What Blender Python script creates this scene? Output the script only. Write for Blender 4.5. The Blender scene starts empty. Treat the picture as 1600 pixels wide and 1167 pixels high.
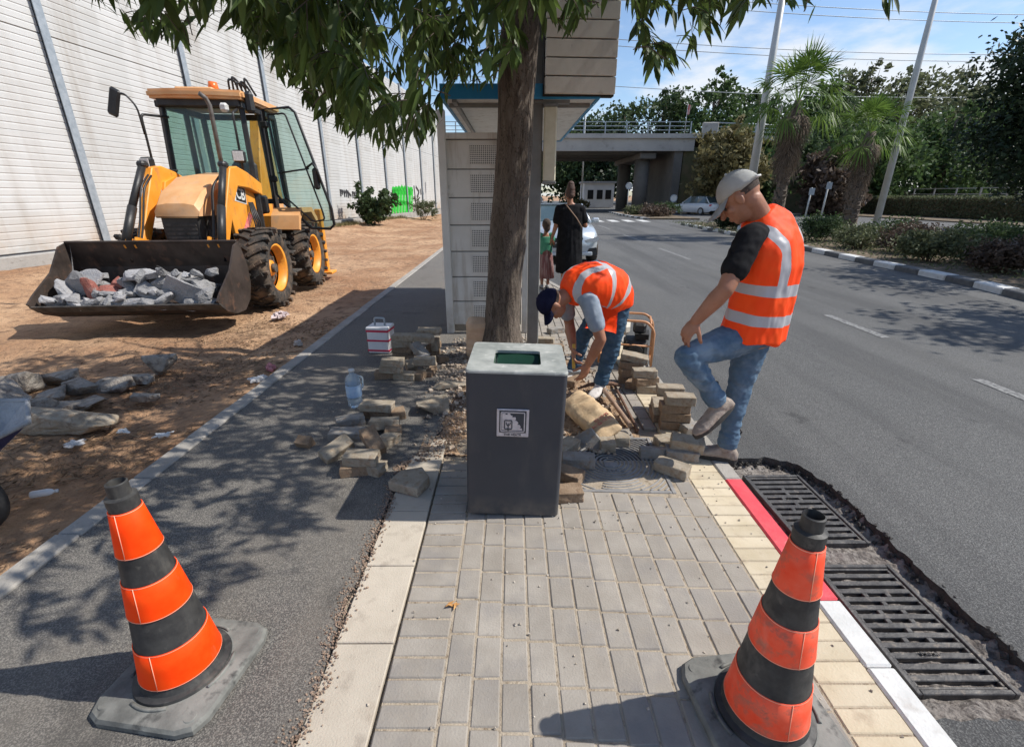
import bpy, bmesh, math, random
from mathutils import Vector, Matrix, Euler, noise
R = math.radians
SC = bpy.context.scene
COL = SC.collection
V = Vector
# ---------------------------------------------------------------- camera
PITCH, HCAM, FPX = R(20.9), 1.6, 728.0
cd = bpy.data.cameras.new("camera")
cam = bpy.data.objects.new("camera", cd)
COL.objects.link(cam)
cam.location = (0, 0, HCAM)
cam.rotation_euler = (R(90) - PITCH, 0, 0)
cd.sensor_fit = 'HORIZONTAL'
cd.sensor_width = 36.0
cd.lens = 36.0 * FPX / 1600.0
cd.clip_start = 0.05
cd.clip_end = 2000
SC.camera = cam
# ---------------------------------------------------------------- light
SUN_EL, SUN_AZ = R(49), R(2.5)          # azimuth from +X towards +Y
sund = V((math.cos(SUN_EL) * math.cos(SUN_AZ), math.cos(SUN_EL) * math.sin(SUN_AZ), math.sin(SUN_EL)))
sl = bpy.data.lights.new("sun", 'SUN')
sl.energy = 4.9
sl.angle = R(0.5)
sl.color = (1.0, 0.95, 0.87)
so = bpy.data.objects.new("sun", sl)
COL.objects.link(so)
so.rotation_euler = sund.to_track_quat('Z', 'Y').to_euler()
w = bpy.data.worlds.new("World")
SC.world = w
w.use_nodes = True
nt = w.node_tree
nt.nodes.clear()
out = nt.nodes.new('ShaderNodeOutputWorld')
bg = nt.nodes.new('ShaderNodeBackground')
sky = nt.nodes.new('ShaderNodeTexSky')
sky.sky_type = 'NISHITA'
sky.sun_disc = False
sky.sun_elevation = SUN_EL
sky.sun_rotation = R(90) - SUN_AZ
sky.air_density = 1.0
sky.dust_density = 0.6
sky.ozone_density = 1.6
tc = nt.nodes.new('ShaderNodeTexCoord')
sep = nt.nodes.new('ShaderNodeSeparateXYZ')
nt.links.new(tc.outputs['Generated'], sep.inputs[0])
def wm(op, a, b=None, c=None):
    n = nt.nodes.new('ShaderNodeMath'); n.operation = op
    for i, x in enumerate((a, b, c)):
        if x is None: continue
        if isinstance(x, (int, float)): n.inputs[i].default_value = x
        else: nt.links.new(x, n.inputs[i])
    return n.outputs[0]
zz = wm('ADD', wm('MAXIMUM', sep.outputs[2], 0.0), 0.16)
cmb = nt.nodes.new('ShaderNodeCombineXYZ')
nt.links.new(wm('DIVIDE', sep.outputs[0], zz), cmb.inputs[0])
nt.links.new(wm('DIVIDE', sep.outputs[1], zz), cmb.inputs[1])
cmb.inputs[2].default_value = 3.7
nz = nt.nodes.new('ShaderNodeTexNoise')
nz.inputs['Scale'].default_value = 0.95
nz.inputs['Detail'].default_value = 9
nz.inputs['Roughness'].default_value = 0.56
nt.links.new(cmb.outputs[0], nz.inputs['Vector'])
# more cloud towards the horizon
hz = wm('MULTIPLY', wm('SUBTRACT', 0.36, sep.outputs[2]), 0.26)
dens = wm('ADD', nz.outputs[0], hz)
mr = nt.nodes.new('ShaderNodeMapRange')
mr.interpolation_type = 'SMOOTHSTEP'
mr.inputs[1].default_value = 0.51
mr.inputs[2].default_value = 0.64
nt.links.new(dens, mr.inputs[0])
mx = nt.nodes.new('ShaderNodeMix'); mx.data_type = 'RGBA'
nt.links.new(wm('MULTIPLY', mr.outputs[0], 0.88), mx.inputs[0])
tint = nt.nodes.new('ShaderNodeMix'); tint.data_type = 'RGBA'; tint.blend_type = 'MULTIPLY'
tint.inputs[0].default_value = 1.0
nt.links.new(sky.outputs[0], tint.inputs[6])
tint.inputs[7].default_value = (0.95, 1.0, 1.06, 1)
nt.links.new(tint.outputs[2], mx.inputs[6])
mx.inputs[7].default_value = (5.9, 6.1, 6.4, 1)
nt.links.new(mx.outputs[2], bg.inputs[0])
bg.inputs[1].default_value = 0.14
nt.links.new(bg.outputs[0], out.inputs[0])
SC.view_settings.view_transform = 'Standard'
SC.view_settings.look = 'None'
SC.view_settings.exposure = 0.16
SC.view_settings.gamma = 1.0
SC.view_settings.use_curve_mapping = False
SC.cycles.max_bounces = 8
SC.cycles.transparent_max_bounces = 12

# ---------------------------------------------------------------- helpers
_c, _s = math.cos(PITCH), math.sin(PITCH)
def ray(u, v):
    x = (u - 800) / FPX; y = -(v - 583.5) / FPX
    return V((x, _c + y * _s, -_s + y * _c))
def G(u, v, z=0.0):
    r = ray(u, v); t = (z - HCAM) / r.z
    return V((r.x * t, r.y * t, z))
def AY(u, v, Y):
    r = ray(u, v); t = Y / r.y
    return V((r.x * t, Y, HCAM + r.z * t))
def PJ(p):
    d = p[1] * _c - (p[2] - HCAM) * _s; up = (p[2] - HCAM) * _c + p[1] * _s
    return (800 + FPX * p[0] / d, 583.5 - FPX * up / d, d)

def tag(o, label=None, cat=None, group=None, kind=None):
    if label: o['label'] = label
    if cat: o['category'] = cat
    if group: o['group'] = group
    if kind: o['kind'] = kind
    return o
def empty(name, loc=(0, 0, 0), rz=0, label=None, cat=None, group=None, rot=None, kind=None):
    o = bpy.data.objects.new(name, None); COL.objects.link(o)
    o.location = loc; o.rotation_euler = rot or (0, 0, rz); o.empty_display_size = 0.1
    return tag(o, label, cat, group, kind)
def link_mesh(me, name, mats, parent=None, smooth=None):
    o = bpy.data.objects.new(name, me); COL.objects.link(o)
    if not isinstance(mats, (list, tuple)): mats = [mats]
    for m in mats: me.materials.append(m)
    if parent is not None: o.parent = parent
    if smooth is not None and len(me.polygons):
        if smooth is True:
            me.polygons.foreach_set('use_smooth', [True] * len(me.polygons))
        else:
            me.shade_smooth() if hasattr(me, 'shade_smooth') else None
            try: me.set_sharp_from_angle(angle=R(smooth))
            except Exception: pass
    return o
def mk(bm, name, mats, parent=None, smooth=None, tri=False):
    if tri: bmesh.ops.triangulate(bm, faces=bm.faces[:])
    me = bpy.data.meshes.new(name); bm.to_mesh(me); bm.free()
    return link_mesh(me, name, mats, parent, smooth)
def copy_tree(o, parent=None):
    c = o.copy(); COL.objects.link(c); c.parent = parent
    for ch in list(o.children): copy_tree(ch, c)
    return c
def NB(): return bmesh.new()
def E3(rx=0, ry=0, rz=0): return Euler((R(rx), R(ry), R(rz))).to_matrix()
def addvf(bm, vs, fs, mi=0):
    bv = [bm.verts.new(v) for v in vs]
    out = []
    for f in fs:
        try:
            q = bm.faces.new([bv[i] for i in f]); q.material_index = mi; out.append(q)
        except ValueError: pass
    return bv, out
def box(bm, c, s, rot=None, bev=0.0, mi=0, jit=0.0, taper=1.0):
    """box centred at c with full size s; bev = chamfer"""
    c = V(c); m = rot.to_3x3() if rot is not None else Matrix.Identity(3)
    hx, hy, hz = s[0] / 2, s[1] / 2, s[2] / 2
    if bev <= 0:
        vs = [V((x * hx * (taper if z > 0 else 1), y * hy * (taper if z > 0 else 1), z * hz)) for z in (-1, 1) for y in (-1, 1) for x in (-1, 1)]
        if jit: vs = [v + V([random.uniform(-jit, jit) for _ in range(3)]) for v in vs]
        return addvf(bm, [c + m @ v for v in vs], [(0, 2, 3, 1), (4, 5, 7, 6), (0, 1, 5, 4), (2, 6, 7, 3), (0, 4, 6, 2), (1, 3, 7, 5)], mi)
    b = min(bev, hx * .9, hy * .9, hz * .9)
    idx = {}; vs = []
    for sx in (-1, 1):
        for sy in (-1, 1):
            for sz in (-1, 1):
                j = V([random.uniform(-jit, jit) for _ in range(3)]) if jit else V((0, 0, 0))
                t = taper if sz > 0 else 1
                for ax in range(3):
                    p = V((sx * (hx - b) * t, sy * (hy - b) * t, sz * (hz - b)))
                    p[ax] = (sx * hx * t, sy * hy * t, sz * hz)[ax]
                    idx[(sx, sy, sz, ax)] = len(vs); vs.append(c + m @ (p + j))
    fs = []
    for ax in range(3):
        o1, o2 = [(1, 2), (2, 0), (0, 1)][ax]
        for sg in (-1, 1):
            q = []
            for a, b2 in ((-1, -1), (1, -1), (1, 1), (-1, 1)):
                k = [0, 0, 0]; k[ax] = sg; k[o1] = a; k[o2] = b2
                q.append(idx[(k[0], k[1], k[2], ax)])
            fs.append(q if sg > 0 else q[::-1])
    for ax in range(3):
        o1, o2 = [(1, 2), (2, 0), (0, 1)][ax]
        for a in (-1, 1):
            for b2 in (-1, 1):
                q = []
                for e, fa in ((-1, o1), (1, o1), (1, o2), (-1, o2)):
                    k = [0, 0, 0]; k[ax] = e; k[o1] = a; k[o2] = b2
                    q.append(idx[(k[0], k[1], k[2], fa)])
                fs.append(q if a * b2 < 0 else q[::-1])
    for sx in (-1, 1):
        for sy in (-1, 1):
            for sz in (-1, 1):
                q = [idx[(sx, sy, sz, a)] for a in range(3)]
                fs.append(q if sx * sy * sz > 0 else q[::-1])
    return addvf(bm, vs, fs, mi)
def frame(d):
    d = V(d).normalized()
    a = V((0, 0, 1)) if abs(d.z) < .9 else V((1, 0, 0))
    x = a.cross(d).normalized(); y = d.cross(x)
    return x, y, d
def tube(bm, pts, r, n=10, mi=0, cap=True, closed=False):
    pts = [V(p) for p in pts]
    rs = r if isinstance(r, (list, tuple)) else [r] * len(pts)
    rings = []; px = None
    for i, p in enumerate(pts):
        if closed: d = pts[(i + 1) % len(pts)] - pts[i - 1]
        elif i == 0: d = pts[1] - p
        elif i == len(pts) - 1: d = p - pts[-2]
        else: d = (pts[i + 1] - p).normalized() + (p - pts[i - 1]).normalized()
        if d.length < 1e-9: d = V((0, 0, 1))
        d.normalize()
        if px is None: x, y, _ = frame(d)
        else:
            x = px - d * px.dot(d)
            x = x.normalized() if x.length > 1e-6 else frame(d)[0]
            y = d.cross(x)
        px = x
        rings.append([bm.verts.new(p + x * (math.cos(2 * math.pi * k / n) * rs[i]) + y * (math.sin(2 * math.pi * k / n) * rs[i])) for k in range(n)])
    m = len(rings)
    for i in range(m if closed else m - 1):
        a, b = rings[i], rings[(i + 1) % m]
        for k in range(n):
            f = bm.faces.new((a[k], a[(k + 1) % n], b[(k + 1) % n], b[k])); f.material_index = mi; f.smooth = True
    if cap and not closed:
        f = bm.faces.new(rings[0][::-1]); f.material_index = mi
        f = bm.faces.new(rings[-1]); f.material_index = mi
    return rings
def cyl(bm, p0, p1, r0, r1=None, n=16, mi=0): return tube(bm, [p0, p1], [r0, r0 if r1 is None else r1], n, mi)
def lathe(bm, prof, o=(0, 0, 0), M=None, n=32, mi=0, mis=None):
    M = M or Matrix.Identity(3); o = V(o); rings = []
    for r, z in prof:
        if r < 1e-6: rings.append([bm.verts.new(o + M @ V((0, 0, z)))])
        else: rings.append([bm.verts.new(o + M @ V((r * math.cos(2 * math.pi * k / n), r * math.sin(2 * math.pi * k / n), z))) for k in range(n)])
    for i in range(len(rings) - 1):
        a, b = rings[i], rings[i + 1]
        for k in range(n):
            k2 = (k + 1) % n
            if len(a) == 1 and len(b) == 1: continue
            if len(a) == 1: q = (a[0], b[k2], b[k])
            elif len(b) == 1: q = (a[k], a[k2], b[0])
            else: q = (a[k], a[k2], b[k2], b[k])
            f = bm.faces.new(q); f.material_index = mis[i] if mis else mi; f.smooth = True
def prism(bm, poly, a, b, ax='z', mi=0, M=None, o=(0, 0, 0)):
    """extrude 2D polygon; ax='x': poly=(y,z) from x=a..b; 'y': poly=(x,z); 'z': poly=(x,y)"""
    def P3(p, t):
        q = {'x': V((t, p[0], p[1])), 'y': V((p[0], t, p[1])), 'z': V((p[0], p[1], t))}[ax]
        return V(o) + (M @ q if M is not None else q)
    n = len(poly)
    A = [bm.verts.new(P3(p, a)) for p in poly]; B = [bm.verts.new(P3(p, b)) for p in poly]
    fs = [bm.faces.new(A[::-1]), bm.faces.new(B)]
    for i in range(n): fs.append(bm.faces.new((A[i], A[(i + 1) % n], B[(i + 1) % n], B[i])))
    for f in fs: f.material_index = mi
    bmesh.ops.recalc_face_normals(bm, faces=fs)
    return fs
def ball(bm, c, r, M=None, n=16, mi=0, smooth=True):
    r = (r, r, r) if isinstance(r, (int, float)) else r
    M = M or Matrix.Identity(3); c = V(c); h = n // 2; rings = []
    for i in range(h + 1):
        th = math.pi * i / h
        if i in (0, h): rings.append([bm.verts.new(c + M @ V((0, 0, r[2] * math.cos(th))))])
        else: rings.append([bm.verts.new(c + M @ V((r[0] * math.sin(th) * math.cos(2 * math.pi * k / n), r[1] * math.sin(th) * math.sin(2 * math.pi * k / n), r[2] * math.cos(th)))) for k in range(n)])
    for i in range(h):
        a, b = rings[i], rings[i + 1]
        for k in range(n):
            k2 = (k + 1) % n
            if len(a) == 1: q = (a[0], b[k], b[k2])
            elif len(b) == 1: q = (a[k], b[0], a[k2])
            else: q = (a[k], b[k], b[k2], a[k2])
            f = bm.faces.new(q); f.material_index = mi; f.smooth = smooth
def rock(bm, c, s, rnd, rot=None, n=14, mi=0):
    """angular broken chunk: hull of points near the faces of a box"""
    b2 = bmesh.new()
    for _ in range(n):
        p = V([rnd.uniform(-1, 1) for _ in range(3)])
        a = max(range(3), key=lambda k: abs(p[k])); p[a] = math.copysign(rnd.uniform(.82, 1), p[a])
        b2.verts.new(V((p.x * s[0] / 2, p.y * s[1] / 2, p.z * s[2] / 2)))
    for sx in (-1, 1):
        for sy in (-1, 1):
            if rnd.random() < .6: b2.verts.new(V((sx * s[0] * .42, sy * s[1] * .42, s[2] * .45 * rnd.choice((-1, 1)))))
    r = bmesh.ops.convex_hull(b2, input=b2.verts[:])
    ge = [g for g in r['geom_interior'] + r['geom_unused'] if isinstance(g, bmesh.types.BMVert)]
    bmesh.ops.delete(b2, geom=list(set(ge)), context='VERTS')
    bmesh.ops.dissolve_limit(b2, angle_limit=R(14), verts=b2.verts[:], edges=b2.edges[:])
    bmesh.ops.bevel(b2, geom=b2.edges[:], offset=min(s) * .045, segments=1, affect='EDGES', profile=.5)
    bmesh.ops.triangulate(b2, faces=b2.faces[:])
    bmesh.ops.subdivide_edges(b2, edges=[e for e in b2.edges if e.calc_length() > min(s) * .35], cuts=2, use_grid_fill=True)
    a_ = min(s); sd = V((rnd.random() * 50, rnd.random() * 50, 0))
    for v in b2.verts: q = v.co * (2.2 / a_) + sd; v.co += V((noise.noise(q), noise.noise(q + V((7, 0, 0))), noise.noise(q + V((0, 9, 0))))) * a_ * .065 + V((noise.noise(q * 3), noise.noise(q * 3 + V((5, 0, 0))), noise.noise(q * 3 + V((0, 3, 0))))) * a_ * .045
    m = (rot or Matrix.Identity(3)).to_3x3(); c = V(c)
    b2.verts.index_update()
    vs = [c + m @ v.co for v in b2.verts]
    fs = [[v.index for v in f.verts] for f in b2.faces]
    b2.free()
    return addvf(bm, vs, fs, mi)
def loft(bm, secs, n=24, mi=0, p=2.0, cap=True):
    """secs: (centre, xaxis, yaxis, a, b) superellipse sections"""
    rings = []
    for (c, xa, ya, a, b) in secs:
        c, xa, ya = V(c), V(xa), V(ya); ring = []
        for k in range(n):
            t = 2 * math.pi * k / n; ct, st = math.cos(t), math.sin(t)
            x = math.copysign(abs(ct) ** (2 / p), ct) * a; y = math.copysign(abs(st) ** (2 / p), st) * b
            ring.append(bm.verts.new(c + xa * x + ya * y))
        rings.append(ring)
    fs = []
    for i in range(len(rings) - 1):
        a, b = rings[i], rings[i + 1]
        for k in range(n):
            f = bm.faces.new((a[k], a[(k + 1) % n], b[(k + 1) % n], b[k])); f.material_index = mi; f.smooth = True; fs.append(f)
    if cap:
        fs.append(bm.faces.new(rings[0][::-1])); fs.append(bm.faces.new(rings[-1]))
        for f in fs[-2:]: f.material_index = mi
    bmesh.ops.recalc_face_normals(bm, faces=fs)
    return rings
def fillet(pts, rad, k=4):
    """round the corners of a polyline"""
    pts = [V(p) for p in pts]; out = [pts[0]]
    for i in range(1, len(pts) - 1):
        a, b, c = pts[i - 1], pts[i], pts[i + 1]
        r = min(rad, (a - b).length * .45, (c - b).length * .45)
        p0 = b + (a - b).normalized() * r; p2 = b + (c - b).normalized() * r
        for j in range(k + 1):
            t = j / k; out.append(p0 * (1 - t) ** 2 + b * 2 * t * (1 - t) + p2 * t * t)
    out.append(pts[-1]); return out
def eval_mesh(me, mods):
    o = bpy.data.objects.new('tmp', me); COL.objects.link(o)
    for t, kw in mods:
        m = o.modifiers.new('m', t)
        for k, v in kw.items(): setattr(m, k, v)
    dg = bpy.context.evaluated_depsgraph_get(); dg.update()
    r = bpy.data.meshes.new_from_object(o.evaluated_get(dg))
    bpy.data.objects.remove(o); return r
def fuse(bm, voxel=.008, it=4, fac=.5):
    me = bpy.data.meshes.new('t'); bmesh.ops.triangulate(bm, faces=bm.faces[:]); bm.to_mesh(me); bm.free()
    return eval_mesh(me, [('REMESH', dict(mode='VOXEL', voxel_size=voxel, use_smooth_shade=True)), ('SMOOTH', dict(factor=fac, iterations=it))])
def text_obj(s, size, M, mat, parent, name='lettering', ext=.002, bold=0.0, align='CENTER'):
    cu = bpy.data.curves.new('t', 'FONT'); cu.body = s; cu.size = size; cu.extrude = ext; cu.offset = bold
    cu.align_x = align; cu.align_y = 'CENTER'
    o = bpy.data.objects.new('t', cu); COL.objects.link(o)
    dg = bpy.context.evaluated_depsgraph_get(); dg.update()
    me = bpy.data.meshes.new_from_object(o.evaluated_get(dg)); bpy.data.objects.remove(o)
    me.transform(M); me.materials.clear()
    return link_mesh(me, name, mat, parent)

# ---------------------------------------------------------------- materials
def pm(name, c1, c2=None, scale=6.0, rough=.8, bump=0.0, bscale=None, metal=0.0, lo=.35, hi=.65, detail=6, c3=None, s3=40.0, a3=.5, dist=.02,
       spec=.5, trans=0.0, ior=1.45, coat=0.0, island=0.0, stretch=None, alpha=1.0, sss=0.0, r2=None, wave=None):
    m = bpy.data.materials.new(name); m.use_nodes = True; n = m.node_tree.nodes; l = m.node_tree.links
    b = n['Principled BSDF']; b.inputs['Roughness'].default_value = rough; b.inputs['Metallic'].default_value = metal
    b.inputs['Specular IOR Level'].default_value = spec; b.inputs['Transmission Weight'].default_value = trans; b.inputs['IOR'].default_value = ior
    b.inputs['Coat Weight'].default_value = coat; b.inputs['Alpha'].default_value = alpha
    if sss: b.inputs['Subsurface Weight'].default_value = sss; b.inputs['Subsurface Radius'].default_value = (.02, .008, .004)
    tcn = n.new('ShaderNodeTexCoord'); vec = tcn.outputs['Object']
    if stretch:
        mp = n.new('ShaderNodeMapping'); mp.inputs['Scale'].default_value = stretch; l.new(vec, mp.inputs[0]); vec = mp.outputs[0]
    def noi(sc, det=6, ro=.6):
        q = n.new('ShaderNodeTexNoise'); q.inputs['Scale'].default_value = sc; q.inputs['Detail'].default_value = det; q.inputs['Roughness'].default_value = ro
        l.new(vec, q.inputs['Vector']); return q.outputs[0]
    def ramp(x, a, c, t0=0.0, t1=1.0):
        q = n.new('ShaderNodeMapRange'); q.inputs[1].default_value = a; q.inputs[2].default_value = c; q.inputs[3].default_value = t0; q.inputs[4].default_value = t1
        l.new(x, q.inputs[0]); return q.outputs[0]
    def mix(f, a, c, mode='MIX'):
        q = n.new('ShaderNodeMix'); q.data_type = 'RGBA'; q.blend_type = mode
        for i, x in ((0, f), (6, a), (7, c)):
            if isinstance(x, (int, float)): q.inputs[i].default_value = x
            elif isinstance(x, tuple): q.inputs[i].default_value = (*x, 1)
            else: l.new(x, q.inputs[i])
        return q.outputs[2]
    col = None
    if c2 is not None: col = mix(ramp(noi(scale, detail), lo, hi), c1, c2)
    if c3 is not None: col = mix(ramp(noi(s3, 4), 1 - a3 - .08, 1 - a3 + .08), col if col is not None else c1, c3)
    if island:
        g = n.new('ShaderNodeNewGeometry'); h = ramp(g.outputs['Random Per Island'], 0, 1, 1 - island, 1 + island)
        cc = n.new('ShaderNodeCombineColor')
        for i in range(3): l.new(h, cc.inputs[i])
        col = mix(1.0, col if col is not None else c1, cc.outputs[0], 'MULTIPLY')
    if col is not None: l.new(col, b.inputs['Base Color'])
    else: b.inputs['Base Color'].default_value = (*c1, 1)
    if r2 is not None: l.new(ramp(noi(scale * 1.7), .35, .65, rough, r2), b.inputs['Roughness'])
    if bump:
        bp = n.new('ShaderNodeBump'); bp.inputs['Strength'].default_value = bump; bp.inputs['Distance'].default_value = dist
        l.new(noi(bscale or scale * 5, 8), bp.inputs['Height']); l.new(bp.outputs[0], b.inputs['Normal'])
    m['h'] = 1
    return m
def nodes_of(m): return m.node_tree.nodes, m.node_tree.links, m.node_tree.nodes['Principled BSDF']
M = {}
M['asphalt_path'] = pm('asphalt_path', (.07, .066, .062), (.105, .098, .09), 1.3, .9, 1.0, 150, c3=(.26, .24, .21), s3=210, a3=.46, dist=.006, detail=9)
M['asphalt_road'] = pm('asphalt_road', (.058, .058, .059), (.08, .079, .078), .35, .85, 1.0, 110, c3=(.21, .21, .2), s3=190, a3=.45, dist=.01, detail=9)
def layer(m, col, scale, stretch=(1, 1, 1), lo=.5, hi=.6, fac=.5, detail=5, zr=None, kind='noise'):
    """one more layer of wear over a material; zr=(z0, z1): only between full at z0 and none at z1"""
    n, l, b = nodes_of(m); t = n.new('ShaderNodeTexCoord'); mp = n.new('ShaderNodeMapping'); mp.inputs['Scale'].default_value = stretch; l.new(t.outputs['Object'], mp.inputs[0])
    if kind == 'crack':
        q = n.new('ShaderNodeTexVoronoi'); q.feature = 'DISTANCE_TO_EDGE'; q.inputs['Scale'].default_value = scale
        q2 = n.new('ShaderNodeTexNoise'); q2.inputs['Scale'].default_value = scale * 3; l.new(mp.outputs[0], q2.inputs['Vector']); ad = n.new('ShaderNodeMix'); ad.data_type = 'RGBA'; ad.blend_type = 'ADD'; ad.inputs[0].default_value = .35
        l.new(mp.outputs[0], ad.inputs[6]); l.new(q2.outputs[1], ad.inputs[7]); l.new(ad.outputs[2], q.inputs['Vector']); src = q.outputs['Distance']
    else:
        q = n.new('ShaderNodeTexNoise'); q.inputs['Scale'].default_value = scale; q.inputs['Detail'].default_value = detail; q.inputs['Roughness'].default_value = .62; l.new(mp.outputs[0], q.inputs['Vector']); src = q.outputs[0]
    r_ = n.new('ShaderNodeMapRange'); r_.inputs[1].default_value = lo; r_.inputs[2].default_value = hi; r_.inputs[4].default_value = fac; l.new(src, r_.inputs[0]); f = r_.outputs[0]
    if zr:
        s = n.new('ShaderNodeSeparateXYZ'); l.new(t.outputs['Object'], s.inputs[0]); z = n.new('ShaderNodeMapRange'); z.inputs[1].default_value = zr[1]; z.inputs[2].default_value = zr[0]; l.new(s.outputs[2], z.inputs[0])
        k = n.new('ShaderNodeMath'); k.operation = 'MULTIPLY'; l.new(f, k.inputs[0]); l.new(z.outputs[0], k.inputs[1]); f = k.outputs[0]
    x = n.new('ShaderNodeMix'); x.data_type = 'RGBA'; l.new(f, x.inputs[0]); x.inputs[7].default_value = (*col, 1)
    if b.inputs['Base Color'].is_linked: l.new(b.inputs['Base Color'].links[0].from_socket, x.inputs[6])
    else: x.inputs[6].default_value = b.inputs['Base Color'].default_value
    l.new(x.outputs[2], b.inputs['Base Color']); return m
M['asphalt_cut'] = pm('asphalt_cut', (.05, .047, .044), (.09, .084, .076), 30, .95, 1.0, 90, dist=.02)
layer(M['asphalt_path'], (.19, .165, .135), .8, (1.6, .5, 1), .5, .72, .55)
layer(M['asphalt_path'], (.045, .043, .04), 1.7, (1, 1, 1), .58, .68, .5)
layer(M['asphalt_road'], (.045, .045, .046), .9, (1.0, .09, 1), .46, .62, .55)
layer(M['asphalt_road'], (.13, .125, .115), .7, (1.3, .22, 1), .55, .72, .5)
layer(M['asphalt_road'], (.03, .03, .03), 3.2, (1, .6, 1), .66, .72, .55)
M['dirt'] = pm('dirt', (.33, .18, .095), (.50, .32, .19), .55, .95, 1.0, 18, c3=(.22, .13, .075), s3=6, a3=.42, dist=.06, lo=.4, hi=.6, detail=9)
M['dirt_near'] = pm('dirt_near', (.22, .13, .08), (.36, .23, .14), 3.0, .95, 1.0, 45, c3=(.13, .08, .05), s3=16, a3=.45, dist=.03)
M['sand'] = pm('sand', (.33, .27, .2), (.45, .38, .29), 8, .95, .8, 150, c3=(.2, .15, .1), s3=30, a3=.38, dist=.01)
M['pit'] = pm('pit_soil', (.38, .24, .14), (.5, .36, .24), 8, .95, 1.0, 60, c3=(.16, .09, .05), s3=25, a3=.42, dist=.03)
M['paver'] = pm('paver', (.265, .236, .2), (.335, .303, .262), 5, .85, .5, 120, c3=(.24, .22, .2), s3=3.2, a3=.42, island=.075, dist=.006)
M['slab'] = pm('beige_slab', (.44, .385, .31), (.52, .46, .375), 4, .85, .5, 140, c3=(.36, .31, .25), s3=9, a3=.35, island=.07, dist=.006)
M['yellow_paver'] = pm('yellow_paver', (.50, .42, .29), (.58, .50, .37), 6, .85, .4, 120, c3=(.42, .34, .24), s3=10, a3=.35, island=.08, dist=.006)
M['kerb'] = pm('kerb_concrete', (.30, .28, .25), (.38, .355, .32), 5, .9, .6, 90, c3=(.22, .2, .17), s3=14, a3=.3, island=.08, dist=.01)
M['red_paint'] = pm('red_paint', (.66, .055, .075), (.72, .09, .105), 9, .6, .4, 90, c3=(.5, .1, .09), s3=30, a3=.3, dist=.006)
M['white_paint'] = pm('white_paint', (.54, .54, .52), (.64, .64, .62), 9, .7, .4, 90, c3=(.52, .5, .47), s3=26, a3=.33, dist=.006)
M['black_paint'] = pm('black_paint', (.085, .085, .088), (.14, .14, .135), 9, .7, .4, 90)
M['concrete'] = pm('concrete', (.28, .27, .25), (.38, .365, .34), 1.4, .9, .5, 40, c3=(.22, .2, .18), s3=5, a3=.35)
M['iron'] = pm('cast_iron', (.055, .053, .053), (.12, .115, .11), 12, .55, .7, 90, metal=.5, dist=.004, c3=(.2, .17, .14), s3=22, a3=.34)
M['dark'] = pm('dark_void', (.012, .012, .012), (.02, .018, .016), 8, .9)
M['brick'] = pm('old_paver_block', (.27, .225, .165), (.38, .33, .26), 14, .9, .8, 130, c3=(.22, .17, .12), s3=26, a3=.4, dist=.006)
M['brick_brown'] = pm('muddy_paver_block', (.20, .135, .085), (.30, .22, .15), 14, .9, .8, 130, c3=(.17, .11, .07), s3=26, a3=.42, dist=.006)
M['brick_grey'] = pm('grey_paver_block', (.22, .205, .185), (.31, .29, .265), 14, .9, .8, 130, c3=(.19, .17, .15), s3=26, a3=.4, dist=.006)
M['rubble'] = pm('grey_rubble', (.19, .19, .195), (.32, .315, .315), 9, .9, .8, 60, c3=(.18, .17, .165), s3=20, a3=.35)
M['rubble_light'] = pm('pale_rubble', (.31, .31, .32), (.42, .41, .41), 9, .9, .8, 60, c3=(.3, .28, .27), s3=20, a3=.35)
M['rubble_red'] = pm('red_rubble', (.26, .085, .065), (.36, .15, .12), 9, .9, .8, 60, c3=(.3, .25, .23), s3=20, a3=.35)
for k_ in ('brick', 'brick_brown', 'brick_grey'): layer(M[k_], (.30, .20, .12), 22, (1, 1, 1), .52, .66, .6)
layer(M['paver'], (.42, .38, .32), 1.6, (1, 1, 1), .56, .74, .5); layer(M['paver'], (.14, .12, .10), 5, (1, 1, 1), .66, .74, .5); layer(M['slab'], (.3, .24, .18), 3.5, (1, 1, 1), .58, .7, .5)
layer(M['yellow_paver'], (.36, .28, .2), 3.5, (1, 1, 1), .6, .7, .45); layer(M['red_paint'], (.45, .22, .2), 9, (1, 1, 1), .62, .7, .6); layer(M['white_paint'], (.4, .37, .33), 7, (1, 1, 1), .58, .68, .5)
# ================================================================ GROUND
rnd = random.Random(5)
def sheet(name, poly, z0, z1, mats, mi_side=None):
    bm = NB(); fs = prism(bm, poly, z0, z1, 'z')
    if mi_side is not None:
        for f in fs[2:]: f.material_index = mi_side
    bmesh.ops.triangulate(bm, faces=fs[:2])
    return tag(mk(bm, name, mats), kind='structure')
def grid(name, x0, x1, y0, y1, nx, ny, zf, mat):
    bm = NB(); vs = [[bm.verts.new((x0 + (x1 - x0) * i / nx, y0 + (y1 - y0) * j / ny, zf(x0 + (x1 - x0) * i / nx, y0 + (y1 - y0) * j / ny))) for i in range(nx + 1)] for j in range(ny + 1)]
    for j in range(ny):
        for i in range(nx):
            f = bm.faces.new((vs[j][i], vs[j][i + 1], vs[j + 1][i + 1], vs[j + 1][i])); f.smooth = True
    return tag(mk(bm, name, mat), kind='structure')
bm = NB(); addvf(bm, [(-900, -60, -.3), (900, -60, -.3), (900, 1600, -.3), (-900, 1600, -.3)], [(0, 1, 2, 3)])
tag(mk(bm, 'ground', M['dirt']), kind='structure')
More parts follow.
